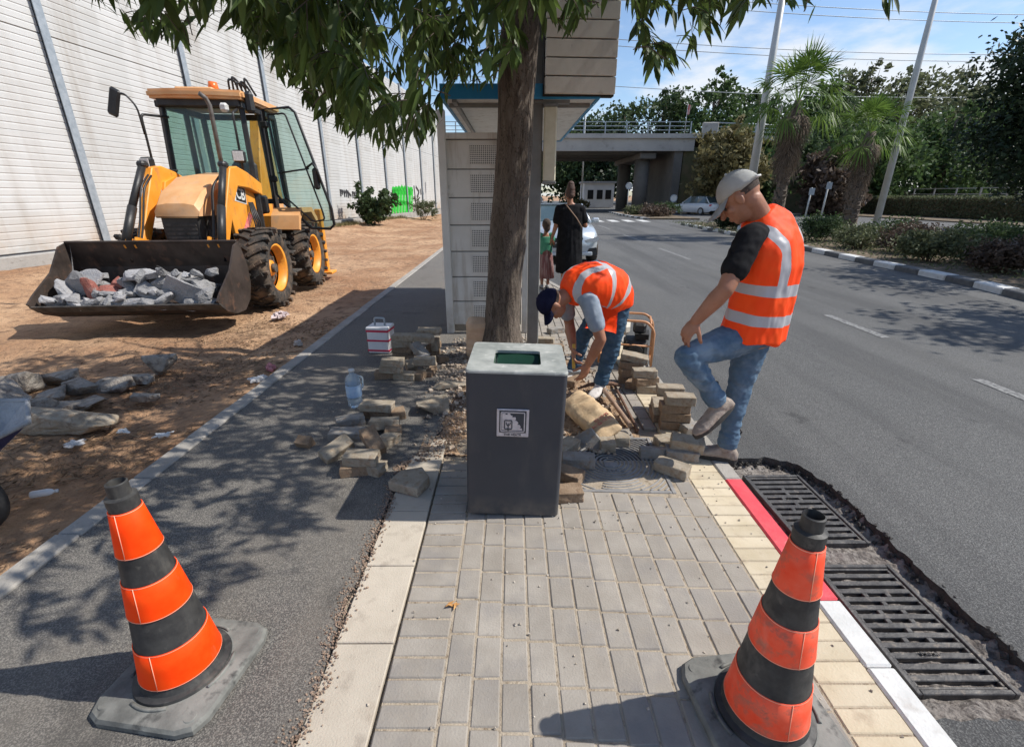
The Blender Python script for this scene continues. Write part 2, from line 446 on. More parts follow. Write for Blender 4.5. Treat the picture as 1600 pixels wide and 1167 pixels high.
def dz(x, y):
    a = noise.noise(V((x * .9, y * .9, 0))) * .05 + noise.noise(V((x * 3.1, y * 3.1, 4))) * .018 + noise.noise(V((x * 9, y * 9, 2))) * .008
    e = min(1, max(0, (-2.32 - x) / .5))
    for (tx, w_) in ((-3.2, .13), (-5.5, .16)):      # faint wheel ruts
        a -= .03 * math.exp(-((x - tx - .05 * y) / w_) ** 2)
    rise = .22 * min(1, max(0, (-7.5 - x + .08 * y) / 2.5))
    return -.012 + (a - .01) * e + rise * e
grid('dirt_verge', -14, -2.29, -1.5, 34, 190, 460, dz, M['dirt'])
bm = NB(); addvf(bm, [(-60, 34, .0), (-2.29, 34, -.01), (-2.29, 70, -.01), (-60, 70, 0)], [(0, 1, 2, 3)]); addvf(bm, [(-60, -5, .0), (-14, -5, 0), (-14, 34, 0), (-60, 34, 0)], [(0, 1, 2, 3)])
tag(mk(bm, 'far_dirt', M['dirt']), kind='structure')

# path kerb: stones 0.5 m long
bm = NB(); y = -.6
while y < 46:
    L = .5 if y < 16 else 2.0
    box(bm, (-2.225 - rnd.uniform(0, .006), y + L / 2, -.07 + rnd.uniform(-.004, .004)), (.125, L - .005, .17), bev=.008); y += L
tag(mk(bm, 'path_kerb', M['kerb']), kind='structure')
# asphalt path with ragged right edge
edge = []
y = -.8
while y < 5.6:
    base = -.69 + .035 * noise.noise(V((0, y * 2.3, 1))) + .018 * noise.noise(V((5, y * 9, 1)))
    if y > 2.55: base += .18 * min(1, (y - 2.55) / .5)
    edge.append((base, y)); y += .045
path = [(-2.163, -.8)] + edge + [(-.55, 5.7), (-.62, 9), (-.6, 46), (-2.163, 46)]
sheet('bike_path', path, -.2, .002, [M['asphalt_path'], M['asphalt_cut']], 1)
# base below pavements
tag(sheet('sidewalk_base', [(-2.16, -1), (1.375, -1), (1.375, 6.9), (.48, 10.4), (.48, 46), (-2.16, 46)], -.22, -.026, [M['sand']]), kind='structure')
# loose gravel along the asphalt edge
bm = NB()
for i in range(3200):
    yy = rnd.uniform(.5, 4.6); k = min(edge, key=lambda e: abs(e[1] - yy))[0]
    x = k + rnd.gauss(.0, .022)
    if yy > 2.6: x += abs(rnd.gauss(0, .12))
    s = rnd.uniform(.002, .006) * (1 if yy < 2.5 else 1.5)
    box(bm, (x, yy, .003 + s * .3), (s * 1.3, s, s), E3(rnd.uniform(0, 90), rnd.uniform(0, 90), rnd.uniform(0, 180)), jit=s * .2)
tag(mk(bm, 'edge_gravel', pm('gravel', (.2, .13, .09), (.36, .27, .2), 40, .9, island=.35)), kind='stuff')

# beige slab strip
bm = NB(); y = -.3; ys = []
while y < 2.72:
    box(bm, (-.565, y + .2, -.035), (.222, .396, .07), E3(0, rnd.uniform(-.4, .4), 0), bev=.004); y += .4
for y in (2.72, 2.84): box(bm, (-.6, y + .06, -.045), (.2, .11, .06), E3(3, 2, 8), bev=.004)
tag(mk(bm, 'edge_slabs', M['slab']), kind='structure')
# pavers
def holed(x, y):
    if y > 2.62 and x < .30 and y < 5.1: return True
    if 2.28 < y < 2.92 and .29 < x < .97: return True                     # manhole frame
    if y > 2.5 and x < -.24: return True
    if .28 < x < .62 + .05 * math.sin(y * 9) and 2.9 < y < 4.6: return True
    if abs(x - (.93 - .33 * (y - 3.0))) < .09 and 2.95 < y < 4.2: return True
    return False
bm = NB()
for i in range(66):                                                        # soldier course
    y = -.35 + i * .0838
    if not holed(-.34, y): box(bm, (-.344, y + .042, -.035 + rnd.uniform(-.0015, .0015)), (.196, .078, .07), E3(rnd.uniform(-.6, .6), rnd.uniform(-.4, .4), 0), bev=.005, jit=.0008)
for c in range(13):
    x = -.24 + c * .1008 + .05; y = -.5 + (c * .07 % .16) + (.0838 if c % 2 else 0)
    while y < 12:
        lim = 1.35 if y < 6.8 else 1.3 - (y - 6.8) * .24
        if not holed(x, y + .083) and x < lim and (x > -.2 or y < 2.6):
            box(bm, (x, y + .083, -.035 + rnd.uniform(-.0018, .0018)), (.0945, .1615, .07), E3(rnd.uniform(-.5, .5), rnd.uniform(-.6, .6), rnd.uniform(-.35, .35)), bev=.005, jit=.0007)
        y += .1676
tag(mk(bm, 'pavers', M['paver']), kind='structure')
bm = NB()
for i in range(86):
    y = -.45 + i * .0838
    if y > 6.7: break
    box(bm, (1.178, y + .042, -.035 + rnd.uniform(-.001, .001)), (.206, .0795, .07), E3(rnd.uniform(-.4, .4), rnd.uniform(-.3, .3), 0), bev=.004, jit=.0006)
tag(mk(bm, 'yellow_pavers', M['yellow_paver']), kind='structure')
# sand in joints
tag(sheet('joint_sand', [(-.44, -.6), (1.285, -.6), (1.285, 2.62), (-.44, 2.62)], -.02, -.0045, [M['sand']]), kind='structure')
# street curb: red, white, plain
for nm, a, b_, mt in (('white_curb', -.6, 1.5, M['white_paint']), ('red_curb', 1.5, 2.4, M['red_paint']), ('plain_curb', 2.4, 6.8, M['kerb'])):
    bm = NB(); y = a
    while y < b_ - .01:
        L = min(.9, b_ - y); box(bm, (1.334, y + L / 2, -.105), (.102, L - .003, .225), bev=.008); y += L
    tag(mk(bm, nm, mt), kind='structure')
bm = NB()
p0, p1 = V((1.33, 6.82, -.1)), V((.43, 10.5, -.1)); d = p1 - p0
for k in range(5):
    box(bm, p0 + d * (k + .5) / 5, (.1, d.length / 5 - .01, .22), E3(0, 0, math.degrees(math.atan2(-d.x, d.y))), bev=.008)
for k in range(24): box(bm, (.43, 11.25 + k * 1.5, -.1), (.1, 1.49, .22), bev=.008)
tag(mk(bm, 'bay_curb', M['kerb']), kind='structure')

# road with the broken-out gutter
rg = random.Random(9)
def jag(a, b_, n, amp):
    o = []
    for i in range(n):
        t = i / n; o.append((a[0] + (b_[0] - a[0]) * t + rg.uniform(-amp, amp), a[1] + (b_[1] - a[1]) * t + rg.uniform(-amp, amp)))
    return o
ZR = -.065
notch = jag((1.39, 2.74), (1.72, 2.76), 9, .012) + jag((1.72, 2.76), (1.9, 2.68), 6, .012) + jag((1.9, 2.68), (1.97, 2.35), 10, .012) + jag((1.97, 2.35), (1.945, 1.7), 18, .013) + jag((1.945, 1.7), (1.97, 1.07), 17, .013) + jag((1.97, 1.07), (1.39, 1.06), 14, .012)
road = [(1.387, -3), (70, -3), (70, 160), (.49, 160), (.49, 10.5), (1.387, 6.82), (1.387, 2.75)] + notch[1:] + [(1.387, 1.06)]
sheet('road', road, -.29, ZR, [M['asphalt_road'], M['asphalt_cut']], 1)
# gutter floor: rough mortar
def gz(x, y): return -.126 + .012 * noise.noise(V((x * 14, y * 14, 0))) + .006 * noise.noise(V((x * 50, y * 50, 3))) + (.05 * max(0, 1 - abs(y - 1.06) / .12)) + .045 * max(0, 1 - abs(x - 1.965) / .07) * (.5 + noise.noise(V((x * 25, y * 25, 7))))
g = grid('gutter_floor', 1.386, 1.99, 1.0, 2.8, 90, 260, gz, pm('gutter_mortar', (.2, .175, .155), (.32, .29, .26), 12, .95, 1.0, 70, c3=(.11, .095, .085), s3=38, a3=.45, dist=.02))
bm = NB()
for i in range(500):
    x, y = notch[rg.randrange(len(notch))]; x += rg.gauss(-.012, .012); y += rg.gauss(0, .015); s = rg.uniform(.004, .016)
    x = min(x, 1.97)
    box(bm, (x, y, rg.choice((-.13, -.12, -.1)) if x < 1.96 else ZR), (s, s * 1.2, s), E3(rg.uniform(0, 90), rg.uniform(0, 90), 0), jit=s * .25)
tag(mk(bm, 'asphalt_crumbs', M['asphalt_cut']), kind='stuff')
# lane dashes and far crossing stripes
wp = pm('worn_road_paint', (.19, .19, .185), (.28, .28, .27), 14, .8, .4, 90, c3=(.10, .10, .10), s3=30, a3=.48)
for (x, y0, y1) in [(4.5, 3.0, 4.2), (4.68, 5.6, 6.8), (4.85, 9.0, 10.4), (4.95, 13.2, 16.2), (5.05, 19, 22), (5.15, 25.5, 29)]:
    bm = NB(); addvf(bm, [(x - .06, y0, ZR + .004), (x + .06, y0, ZR + .004), (x + .07, y1, ZR + .004), (x - .05, y1, ZR + .004)], [(0, 1, 2, 3)])
    tag(mk(bm, 'lane_dash', wp), kind='structure')
for k in range(6):
    x = 3.6 + k * 1.05
    bm = NB(); addvf(bm, [(x, 33.0, ZR + .004), (x + .55, 33.0, ZR + .004), (x + .6, 35.5, ZR + .004), (x + .05, 35.5, ZR + .004)], [(0, 1, 2, 3)])
    tag(mk(bm, 'crossing_stripe', M['white_paint']), kind='structure')
bm = NB()
for (x, y, r_) in ((3.1, 4.6, .9), (2.6, 7.4, .8)):
    pass
bm.free()

# median island with striped kerb
MK = [(8.3, 3.0), (8.45, 5.5), (8.62, 7.7), (9.0, 9.3), (9.12, 11.2), (9.25, 13.2), (9.5, 15.8), (9.95, 23.6), (10.1, 27), (10.2, 30)]
MK2 = [(9.85, 36), (9.6, 40.5), (9.7, 45), (10.1, 52)]
def chain(pts, step):
    pts = [V((*p, 0)) for p in pts]; L = [0]
    for a, b_ in zip(pts, pts[1:]): L.append(L[-1] + (b_ - a).length)
    o = []; t = 0
    while t < L[-1]:
        i = max(k for k in range(len(L)) if L[k] <= t); i = min(i, len(pts) - 2)
        o.append(pts[i].lerp(pts[i + 1], (t - L[i]) / (L[i + 1] - L[i]))); t += step
    return o
bw, bb = NB(), NB()
for MKx in (MK, MK2):
    c = chain(MKx, .76)
    for i, (a, b_) in enumerate(zip(c, c[1:])):
        d = b_ - a
        box(bw if i % 2 else bb, ((a + b_) / 2) + V((.15, 0, -.03)), (.3, d.length - .01, .17), E3(0, 0, math.degrees(math.atan2(-d.x, d.y))), bev=.02)
tag(mk(bw, 'median_kerb_white', M['white_paint']), kind='structure')
tag(mk(bb, 'median_kerb_black', M['black_paint']), kind='structure')
mdirt = pm('median_soil', (.13, .095, .065), (.24, .18, .125), 2, .95, 1.0, 14, c3=(.09, .08, .045), s3=9, a3=.45, dist=.06)
sheet('median_soil', [(x + .28, y) for x, y in MK] + [(13.2, 30.5), (13.4, 3)], -.2, .045, [mdirt])
sheet('far_median', [(x + .28, y) for x, y in MK2] + [(13.6, 52), (13.6, 35.5)], -.2, .045, [mdirt])
sheet('roadside_soil', [(29, -3), (70.2, -3), (70.2, 160), (29, 160)], -.2, .02, [mdirt])
# ================================================================ LARGE STRUCTURES
M['wall_panel'] = pm('cream_panel', (.47, .47, .455), (.54, .54, .525), .5, .6, .12, 60, c3=(.41, .40, .375), s3=1.4, a3=.38, stretch=(1, .35, 1))
layer(M['wall_panel'], (.33, .30, .26), .9, (1, 2.2, .12), .52, .7, .6); layer(M['wall_panel'], (.42, .30, .20), 1.2, (1, 1, 1), .35, .6, .75, zr=(.4, 1.3)); layer(M['wall_panel'], (.62, .62, .61), .25, (1, 1, .5), .5, .53, .35)
M['galv'] = pm('galvanised_steel', (.30, .34, .37), (.40, .44, .47), 9, .5, .1, 60, metal=.35)
M['black_mark'] = pm('black_spray_paint', (.03, .03, .035), (.06, .06, .06), 20, .8)
M['green_mark'] = pm('green_spray_paint', (.02, .42, .03), (.03, .52, .05), 20, .7)
ang = math.atan2(.1, 1)            # the wall leans in towards the road
ud = V((math.sin(ang), math.cos(ang), 0))
nb = empty('noise_barrier', (-11.55, -1.8, 0), 0, 'tall cream noise wall of ribbed horizontal panels between steel posts, behind the dirt verge', 'noise wall')
nb.rotation_euler = (0, 0, -ang)
# in local coords: y along wall, +x faces the road
seams = [.45, 2.85, 4.85, 6.85, 8.6]
def ribs(z0, z1):
    o = []; z = z0 + .015
    o.append((-.03, z)); 
    while z < z1 - .06:
        o += [(0, z + .006), (0, z + .112), (-.010, z + .124), (-.010, z + .136)]; z += .142
    o += [(-.03, z1 - .012), (-.08, z1 - .012), (-.08, z0 + .015)]
    return o
rp = None
def shape_panel(L):
    bm = NB()
    for a, b_ in zip(seams, seams[1:]):
        pr = ribs(a, b_); n = len(pr)
        A = [bm.verts.new((x, 0, z)) for x, z in pr]; B = [bm.verts.new((x, L, z)) for x, z in pr]
        for i in range(n): bm.faces.new((A[i], A[(i + 1) % n], B[(i + 1) % n], B[i]))
    return bm
bay = 4.1
pm0 = None
for k in range(12):
    y = 1.6 + k * bay
    if pm0 is None:
        pm0 = mk(shape_panel(bay - .1), 'panel', M['wall_panel'], nb)
        o = pm0
    else:
        o = pm0.copy(); COL.objects.link(o); o.parent = nb
    o.location = (0, y + .05, 0)
pst = None
for k in range(13):
    if pst is None:
        bm = NB()
        box(bm, (.06, 0, 4.35), (.014, .19, 8.7)); box(bm, (-.1, 0, 4.35), (.014, .19, 8.7)); box(bm, (-.02, 0, 4.35), (.146, .012, 8.7))
        pst = mk(bm, 'post', M['galv'], nb); o = pst
    else:
        o = pst.copy(); COL.objects.link(o); o.parent = nb
    o.location = (.03, 1.6 + k * bay, 0)
bm = NB()
for k in range(12): box(bm, (.02, 1.6 + (k + .5) * bay, .1), (.34, bay - .012, .66), bev=.015)
mk(bm, 'footing', M['concrete'], nb)
def on_wall(u, v):
    """local (y,z) on the wall seen at a pixel"""
    r = ray(u, v); W0 = V((-11.55, -1.8, 0)); n = V((ud.y, -ud.x, 0))
    t = (W0 - V((0, 0, HCAM)) + n * .02).dot(n) / r.dot(n); p = V((0, 0, HCAM)) + r * t - W0
    return p.dot(ud), p.z
rg = random.Random(3)
def graffiti(name, spans, mat, wd):
    bm = NB()
    for pl in spans:
        q = [on_wall(u, v) for u, v in pl]
        for (a, b_) in zip(q, q[1:]):
            d = V((b_[0] - a[0], b_[1] - a[1])); L = d.length + .06; th = math.atan2(d.y, d.x)
            box(bm, (.014, (a[0] + b_[0]) / 2, (a[1] + b_[1]) / 2), (.012, L, wd), E3(math.degrees(th), 0, 0))
    return mk(bm, name, mat, nb)
sp = []
for i, (x0, w_) in enumerate(((532, 4), (538, 4), (544, 5), (551, 4), (557, 4))):
    sp += [[(x0, 297 + i), (x0 + 1, 306 + i)], [[(x0, 298 + i), (x0 + w_, 299 + i), (x0 + w_ - 1, 303 + i)], [(x0, 302 + i), (x0 + w_, 297 + i), (x0 + w_, 306 + i)], [(x0 - 1, 298 + i), (x0 + w_, 304 + i)]][i % 3]]
sp += [[(553, 317), (556, 325)], [(556, 318), (561, 320), (558, 326)]]
graffiti('black_graffiti', sp, M['black_mark'], .12)
graffiti('black_graffiti', [[(647, 291), (650, 318)], [(650, 292), (655, 300), (652, 308)], [(657, 296), (658, 304)], [(660, 294), (662, 304)]], M['black_mark'], .2)
sp = []
for i in range(7):
    x = 613 + i * 4.6; sp += [[(x, 333), (x + 1, 292 + abs(i - 3))], [(x + 1, 292 + abs(i - 3)), (x + 4, 296), (x + 3, 331)]]
sp += [[(613, 300), (643, 302)], [(613, 316), (643, 318)]]
graffiti('green_graffiti', sp, M['green_mark'], .27)

# ---------------------------------------------------------------- bus shelter
M['shelter'] = pm('shelter_cream', (.60, .59, .56), (.68, .67, .64), 3, .55, .12, 60, c3=(.4, .38, .34), s3=6, a3=.28)
layer(M['shelter'], (.36, .31, .25), 5, (2, 2, .25), .52, .68, .6); layer(M['shelter'], (.30, .24, .18), 4, (1, 1, 1), .4, .6, .7, zr=(.0, .5))
M['shelter_grey'] = pm('shelter_grey_steel', (.16, .165, .16), (.22, .225, .22), 4, .5, .15, 60)
M['blue'] = pm('blue_trim', (.015, .20, .42), (.03, .26, .5), 6, .5, .1, 60)
def perf_mat():
    m = pm('perforated_panel', (.60, .59, .56), (.67, .66, .63), 4, .55); n, l, b = nodes_of(m)
    t = n.new('ShaderNodeTexCoord'); s = n.new('ShaderNodeSeparateXYZ'); l.new(t.outputs['Object'], s.inputs[0])
    def mm(op, a, b_=None):
        q = n.new('ShaderNodeMath'); q.operation = op
        for i, x in enumerate((a, b_)):
            if x is None: continue
            if isinstance(x, (int, float)): q.inputs[i].default_value = x
            else: l.new(x, q.inputs[i])
        return q.outputs[0]
    p = .021
    a = mm('SINE', mm('MULTIPLY', mm('ADD', s.outputs[0], s.outputs[2]), math.pi / p * 1.0)); c = mm('SINE', mm('MULTIPLY', mm('SUBTRACT', s.outputs[0], s.outputs[2]), math.pi / p * 1.0))
    hole = mm('GREATER_THAN', mm('MULTIPLY', a, c), .18)
    q = n.new('ShaderNodeMix'); q.data_type = 'RGBA'; l.new(hole, q.inputs[0]); l.new(b.inputs['Base Color'].links[0].from_socket, q.inputs[6]); q.inputs[7].default_value = (.07, .075, .075, 1)
    l.new(q.outputs[2], b.inputs['Base Color']); return m
M['perf'] = perf_mat()
sh = empty('bus_shelter', (-.3, 5.6, 0), 0, 'cream bus shelter with blue roof trim and perforated panel wall, behind the tree trunk', 'bus shelter')
def off(p): return (p[0] + .3, p[1] - 5.6, p[2])
bm = NB(); box(bm, off((-.76, 5.62, 1.225)), (.085, .085, 2.45), bev=.006); mk(bm, 'corner_post', M['shelter'], sh)
bm = NB(); box(bm, off((.155, 5.62, 1.225)), (.07, .07, 2.45), bev=.006); mk(bm, 'corner_post', M['shelter'], sh)
bm = NB(); box(bm, off((-.31, 5.62, 2.2)), (.82, .06, .06), bev=.004); mk(bm, 'top_rail', M['shelter'], sh)
bm = NB(); box(bm, off((-.31, 5.648, 1.15)), (.84, .008, 2.1)); mk(bm, 'back_sheet', M['shelter_grey'], sh)
zs = [.1 + k * .295 for k in range(8)]
for k in range(7):
    z0, z1 = zs[k] + .006, zs[k + 1] - .006
    bm = NB(); box(bm, off((-.31, 5.63, (z0 + z1) / 2)), (.82, .02, z1 - z0), bev=.004)
    pn = mk(bm, 'panel', M['shelter'], sh)
    for (xa, xb) in ((-.46, -.10),):
        bm = NB(); box(bm, off(((xa + xb) / 2, 5.614, (z0 + z1) / 2)), (xb - xa, .006, (z1 - z0) * .66)); mk(bm, 'perforated_plate', M['perf'], pn)
bm = NB(); rr = random.Random(2)
for k in (4, 5):
    z = zs[k] + .14
    for j in range(3):
        pts = [off((-.66 + .045 * i, 5.609, z - .02 + j * .03 + .022 * math.sin(i * 1.9 + j * 2))) for i in range(4)]
        tube(bm, pts, .0035, 5)
mk(bm, 'scribble', pm('grey_scribble', (.25, .25, .26)), sh) if False else bm.free()
# long side wall running back, roof, fascia
bm = NB(); box(bm, off((-.775, 7.1, 1.12)), (.03, 2.9, 2.2)); mk(bm, 'side_wall', M['shelter'], sh)
bm = NB(); box(bm, off((-.2, 6.9, .46)), (.42, 2.4, .05), bev=.01); box(bm, off((-.35, 6.0, .22)), (.06, .06, .44)); box(bm, off((-.35, 7.8, .22)), (.06, .06, .44)); mk(bm, 'bench', M['shelter_grey'], sh)
bm = NB(); box(bm, off((.075, 6.85, 2.475)), (1.44, 3.66, .04)); mk(bm, 'roof', M['shelter'], sh)
bm = NB()
box(bm, off((.075, 5.0, 2.505)), (1.5, .03, .125), bev=.004); box(bm, off((.075, 8.7, 2.505)), (1.5, .03, .125)); box(bm, off((.81, 6.85, 2.505)), (.03, 3.666, .125)); box(bm, off((-.66, 6.85, 2.505)), (.03, 3.666, .125))
mk(bm, 'fascia', M['blue'], sh)
bm = NB()
for x in (-.55, .1): box(bm, off((x, 6.85, 2.44)), (.04, 3.6, .03))
box(bm, off((.075, 5.3, 2.435)), (1.4, .04, .035)); box(bm, off((.3, 5.0 + .08, 2.43)), (.5, .05, .03))
mk(bm, 'roof_rib', M['shelter_grey'], sh)
bm = NB(); box(bm, off((.235, 5.14, 2.35)), (.125, .125, 4.7), bev=.008); mk(bm, 'column', M['shelter_grey'], sh)
# light box
bm = NB(); box(bm, off((.37, 5.06, 2.06)), (.125, .08, .66), bev=.012)
lb = mk(bm, 'tube_lamp', pm('yellowed_diffuser', (.56, .52, .38), (.64, .60, .46), 12, .4, .05, 60), sh)
bm = NB()
for z in (1.72, 2.40): box(bm, off((.37, 5.06, z)), (.135, .09, .03), bev=.006)
mk(bm, 'end_cap', M['shelter_grey'], lb)
# sign board over the roof
sb = empty('sign_board', (.62, 4.93, 2.45), R(4), 'tall beige lined sign board standing on the front edge of the shelter roof', 'sign board')
mb = pm('beige_board', (.56, .53, .465), (.63, .60, .53), 5, .6, .1, 80, c3=(.36, .32, .25), s3=8, a3=.3)
bm = NB(); box(bm, (0, .07, 1.0), (.66, .09, 1.98)); mk(bm, 'backing', M['dark'], sb)
for k in range(14):
    bm = NB(); box(bm, (.004, .0, .088 + k * .143), (.648, .05, .132), bev=.003); mk(bm, 'board_strip', mb, sb)

# ---------------------------------------------------------------- overpass
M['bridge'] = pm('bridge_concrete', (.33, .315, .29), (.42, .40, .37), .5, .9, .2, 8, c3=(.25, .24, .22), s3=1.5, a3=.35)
M['bridge_shaded'] = pm('bridge_concrete_shaded', (.11, .107, .10), (.15, .145, .135), .5, .9, .2, 8, c3=(.1, .1, .1), s3=1.5, a3=.35)  # same concrete darkened: shade under the deck is put into the colour
br = empty('road_bridge', (5, 52, 0), 0, 'grey concrete overpass with metal railing crossing above the road', 'bridge')
def ob(x, y, z): return (x - 5, y - 52, z)
bm = NB(); prism(bm, [ob(-14, 50, 0)[:2], ob(19, 50, 0)[:2], ob(19, 64, 0)[:2], ob(-14, 64, 0)[:2]], 6.75, 7.15); mk(bm, 'deck', M['bridge'], br)
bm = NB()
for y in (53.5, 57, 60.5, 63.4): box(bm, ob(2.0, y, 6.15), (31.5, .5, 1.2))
mk(bm, 'girder', M['bridge_shaded'], br)
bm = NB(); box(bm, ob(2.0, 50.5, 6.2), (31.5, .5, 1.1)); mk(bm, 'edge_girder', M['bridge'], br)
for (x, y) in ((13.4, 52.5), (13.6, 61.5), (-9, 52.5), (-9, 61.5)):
    bm = NB(); cyl(bm, ob(x, y, -.2), ob(x, y, 5.0), .75, n=20); mk(bm, 'pier', M['bridge_shaded'], br)
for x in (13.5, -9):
    bm = NB(); box(bm, ob(x, 57, 5.27), (1.6, 12.5, .56), bev=.08); mk(bm, 'pier_cap', M['bridge_shaded'], br)
bm = NB(); box(bm, ob(16.4, 57, 3), (.8, 13, 5.6)); mk(bm, 'abutment', M['bridge_shaded'], br)
bm = NB(); prism(bm, [(16.9, -.1), (48, -.1), (30, 4.5), (20, 6.0), (16.9, 6.0)], 50.6, 64, 'y'); tag(mk(bm, 'shade_embankment', pm('embankment_soil', (.06, .07, .03), (.12, .10, .06), 1, .95, 1.0, 4)), kind='structure')  # bank hidden by trees, added to keep the sun off the piers
for yy in (50.08, 63.9):
    bm = NB()
    for z in (7.45, 7.8, 8.15): box(bm, ob(1.5, yy, z), (31, .05, .06))
    for k in range(16): box(bm, ob(-13.6 + k * 2.05, yy, 7.66), (.09, .08, 1.05))
    mk(bm, 'railing', M['galv'], br)
# the ramp carried on to the right
bm = NB(); pr = [ob(19, 50, 0)[:1][0], 0]
prism(bm, [(14.01, 6.75), (22, 6.46), (22, 6.86), (14.01, 7.15)], -2, 12, 'y'); mk(bm, 'ramp', M['bridge'], br)
bm = NB()
for k in range(4):
    x = 14.2 + k * 2.1; z = 7.15 - (x - 14) * .0364
    box(bm, (x, -1.9, z + .5), (.1, .08, 1.0))
for dz_ in (.3, .62, .95): tube(bm, [(14.05, -1.9, 7.15 + dz_), (22, -1.9, 6.86 + dz_)], .05, 6)
mk(bm, 'railing', M['galv'], br)
bm = NB(); box(bm, (14.0, -1.9, 7.6), (1.5, .3, 1.0), bev=.05); mk(bm, 'end_block', M['bridge'], br)

# small building under the bridge
hb = empty('small_building', (12.2, 72, 0), 0, 'small white flat roofed building seen beyond the bridge pier', 'building')
bm = NB(); box(bm, (0, 0, 1.6), (4.2, 4, 3.2)); mk(bm, 'wall', pm('white_render', (.62, .6, .57), (.7, .68, .64), 1, .8), hb)
bm = NB(); box(bm, (0, 0, 3.3), (4.6, 4.4, .25)); mk(bm, 'roof', M['bridge'], hb)
for x in (-1.2, .1, 1.3):
    bm = NB(); box(bm, (x, -2.02, 1.7), (.8, .06, 1.2)); mk(bm, 'window', M['dark'], hb)

# ---------------------------------------------------------------- hedge, fence, poles
leafm = {}
def leaf_mat(key, a, b_, rough=.55, tl=.25):
    m = pm(key, a, b_, .6, rough, island=.35, spec=.3); n, l, b = nodes_of(m)
    t = n.new('ShaderNodeBsdfTranslucent'); mxs = n.new('ShaderNodeMixShader'); mxs.inputs[0].default_value = tl
    l.new(b.inputs['Base Color'].links[0].from_socket, t.inputs[0]); o = n['Material Output']
    l.new(b.outputs[0], mxs.inputs[1]); l.new(t.outputs[0], mxs.inputs[2]); l.new(mxs.outputs[0], o.inputs[0]); M[key] = m; return m
leaf_mat('leaf_dark', (.042, .068, .028), (.074, .112, .044), .6, .35)
leaf_mat('leaf_mid', (.052, .092, .030), (.09, .142, .048), .6, .35)
leaf_mat('leaf_olive', (.098, .115, .058), (.155, .172, .09), .6, .35)
leaf_mat('leaf_dry', (.15, .13, .055), (.22, .19, .085))
leaf_mat('leaf_greyred', (.085, .06, .045), (.13, .095, .07))
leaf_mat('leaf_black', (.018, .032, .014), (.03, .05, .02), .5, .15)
leaf_mat('palm_green', (.085, .155, .03), (.145, .225, .045), .5, .35)
leaf_mat('palm_dry', (.15, .115, .085), (.24, .19, .15), .8, .15)
M['bark_dark'] = pm('dark_bark', (.08, .06, .045), (.14, .11, .085), 3, .9, 1.0, 14)
def leaf_quads(vs, fs, c, nrm_rnd, L, W, d=None):
    """one pointed leaf as a quad"""
    d = d or V((nrm_rnd.gauss(0, 1), nrm_rnd.gauss(0, 1), nrm_rnd.gauss(-.2, 1))).normalized()
    s = d.cross(V((nrm_rnd.gauss(0, 1), nrm_rnd.gauss(0, 1), nrm_rnd.gauss(0, 1))))
    if s.length < 1e-4: s = V((1, 0, 0))
    s.normalize(); i = len(vs)
    vs += [c - d * L / 2, c + s * W / 2 - d * L * .05, c + d * L / 2, c - s * W / 2 - d * L * .05]; fs.append((i, i + 1, i + 2, i + 3))
def crown_mesh(name, blobs, n, L, W, rr, core=.0):
    """leaves spread over clumps: blobs = (centre, radii)"""
    vs, fs = [], []; tot = sum(b_[1][0] * b_[1][1] + b_[1][0] * b_[1][2] for b_ in blobs)
    for (c, r_) in blobs:
        k = int(n * (r_[0] * r_[1] + r_[0] * r_[2]) / tot)
        tufts = [(V((rr.gauss(0, 1), rr.gauss(0, 1), rr.gauss(0, 1))).normalized() * rr.uniform(.6, 1.08)) for _ in range(max(3, k // 22))]
        for t in range(k):
            q = tufts[t % len(tufts)]; p = V((q.x * r_[0], q.y * r_[1], q.z * r_[2])) + V([rr.gauss(0, .13 * r_[0]) for _ in range(3)])
            if rr.random() < .25: p *= rr.uniform(.3, .9)
            leaf_quads(vs, fs, V(c) + p, rr, L * rr.uniform(.6, 1.3), W * rr.uniform(.7, 1.2))
    me = bpy.data.meshes.new(name); me.from_pydata(vs, [], fs); return me
def blobs_for(h, r, base, rr, n=9):
    o = []
    for i in range(n):
        t = (i + .5) / n; z = base + (h - base) * (t ** .8); w_ = r * math.sin(math.pi * min(.95, .25 + t * .68)) ; a = rr.uniform(0, 6.28)
        o.append((V((math.cos(a) * w_ * .45, math.sin(a) * w_ * .45, z)), (w_ * rr.uniform(.6, .9), w_ * rr.uniform(.6, .9), w_ * rr.uniform(.42, .65))))
    return o
def tree(name, x, y, h, r, base, mat, label, seed, n=6500, L=.5, W=.32, z0=0, group='trees behind the road', blobs=13, lean=0):
    rr = random.Random(seed); t = empty(name, (x, y, z0), rr.uniform(0, 6), label, 'tree', group)
    bl = blobs_for(h, r, base, rr, blobs)
    link_mesh(crown_mesh('crown', bl, n, L, W, rr), 'crown', M[mat], t)
    bm = NB(); tube(bm, [(0, 0, -.3), (lean * .2, 0, h * .3), (lean * .5, .1, h * .62), (lean, 0, h * .9)], [r * .085, r * .06, r * .045, r * .015], 8)
    for (c, q) in bl:
        tube(bm, [(lean * .3, 0, h * .35), (c.x * .4, c.y * .4, c.z * .7 + h * .06), c], [r * .03, r * .022, .02], 5)
    mk(bm, 'trunk', M['bark_dark'], t)
    return t
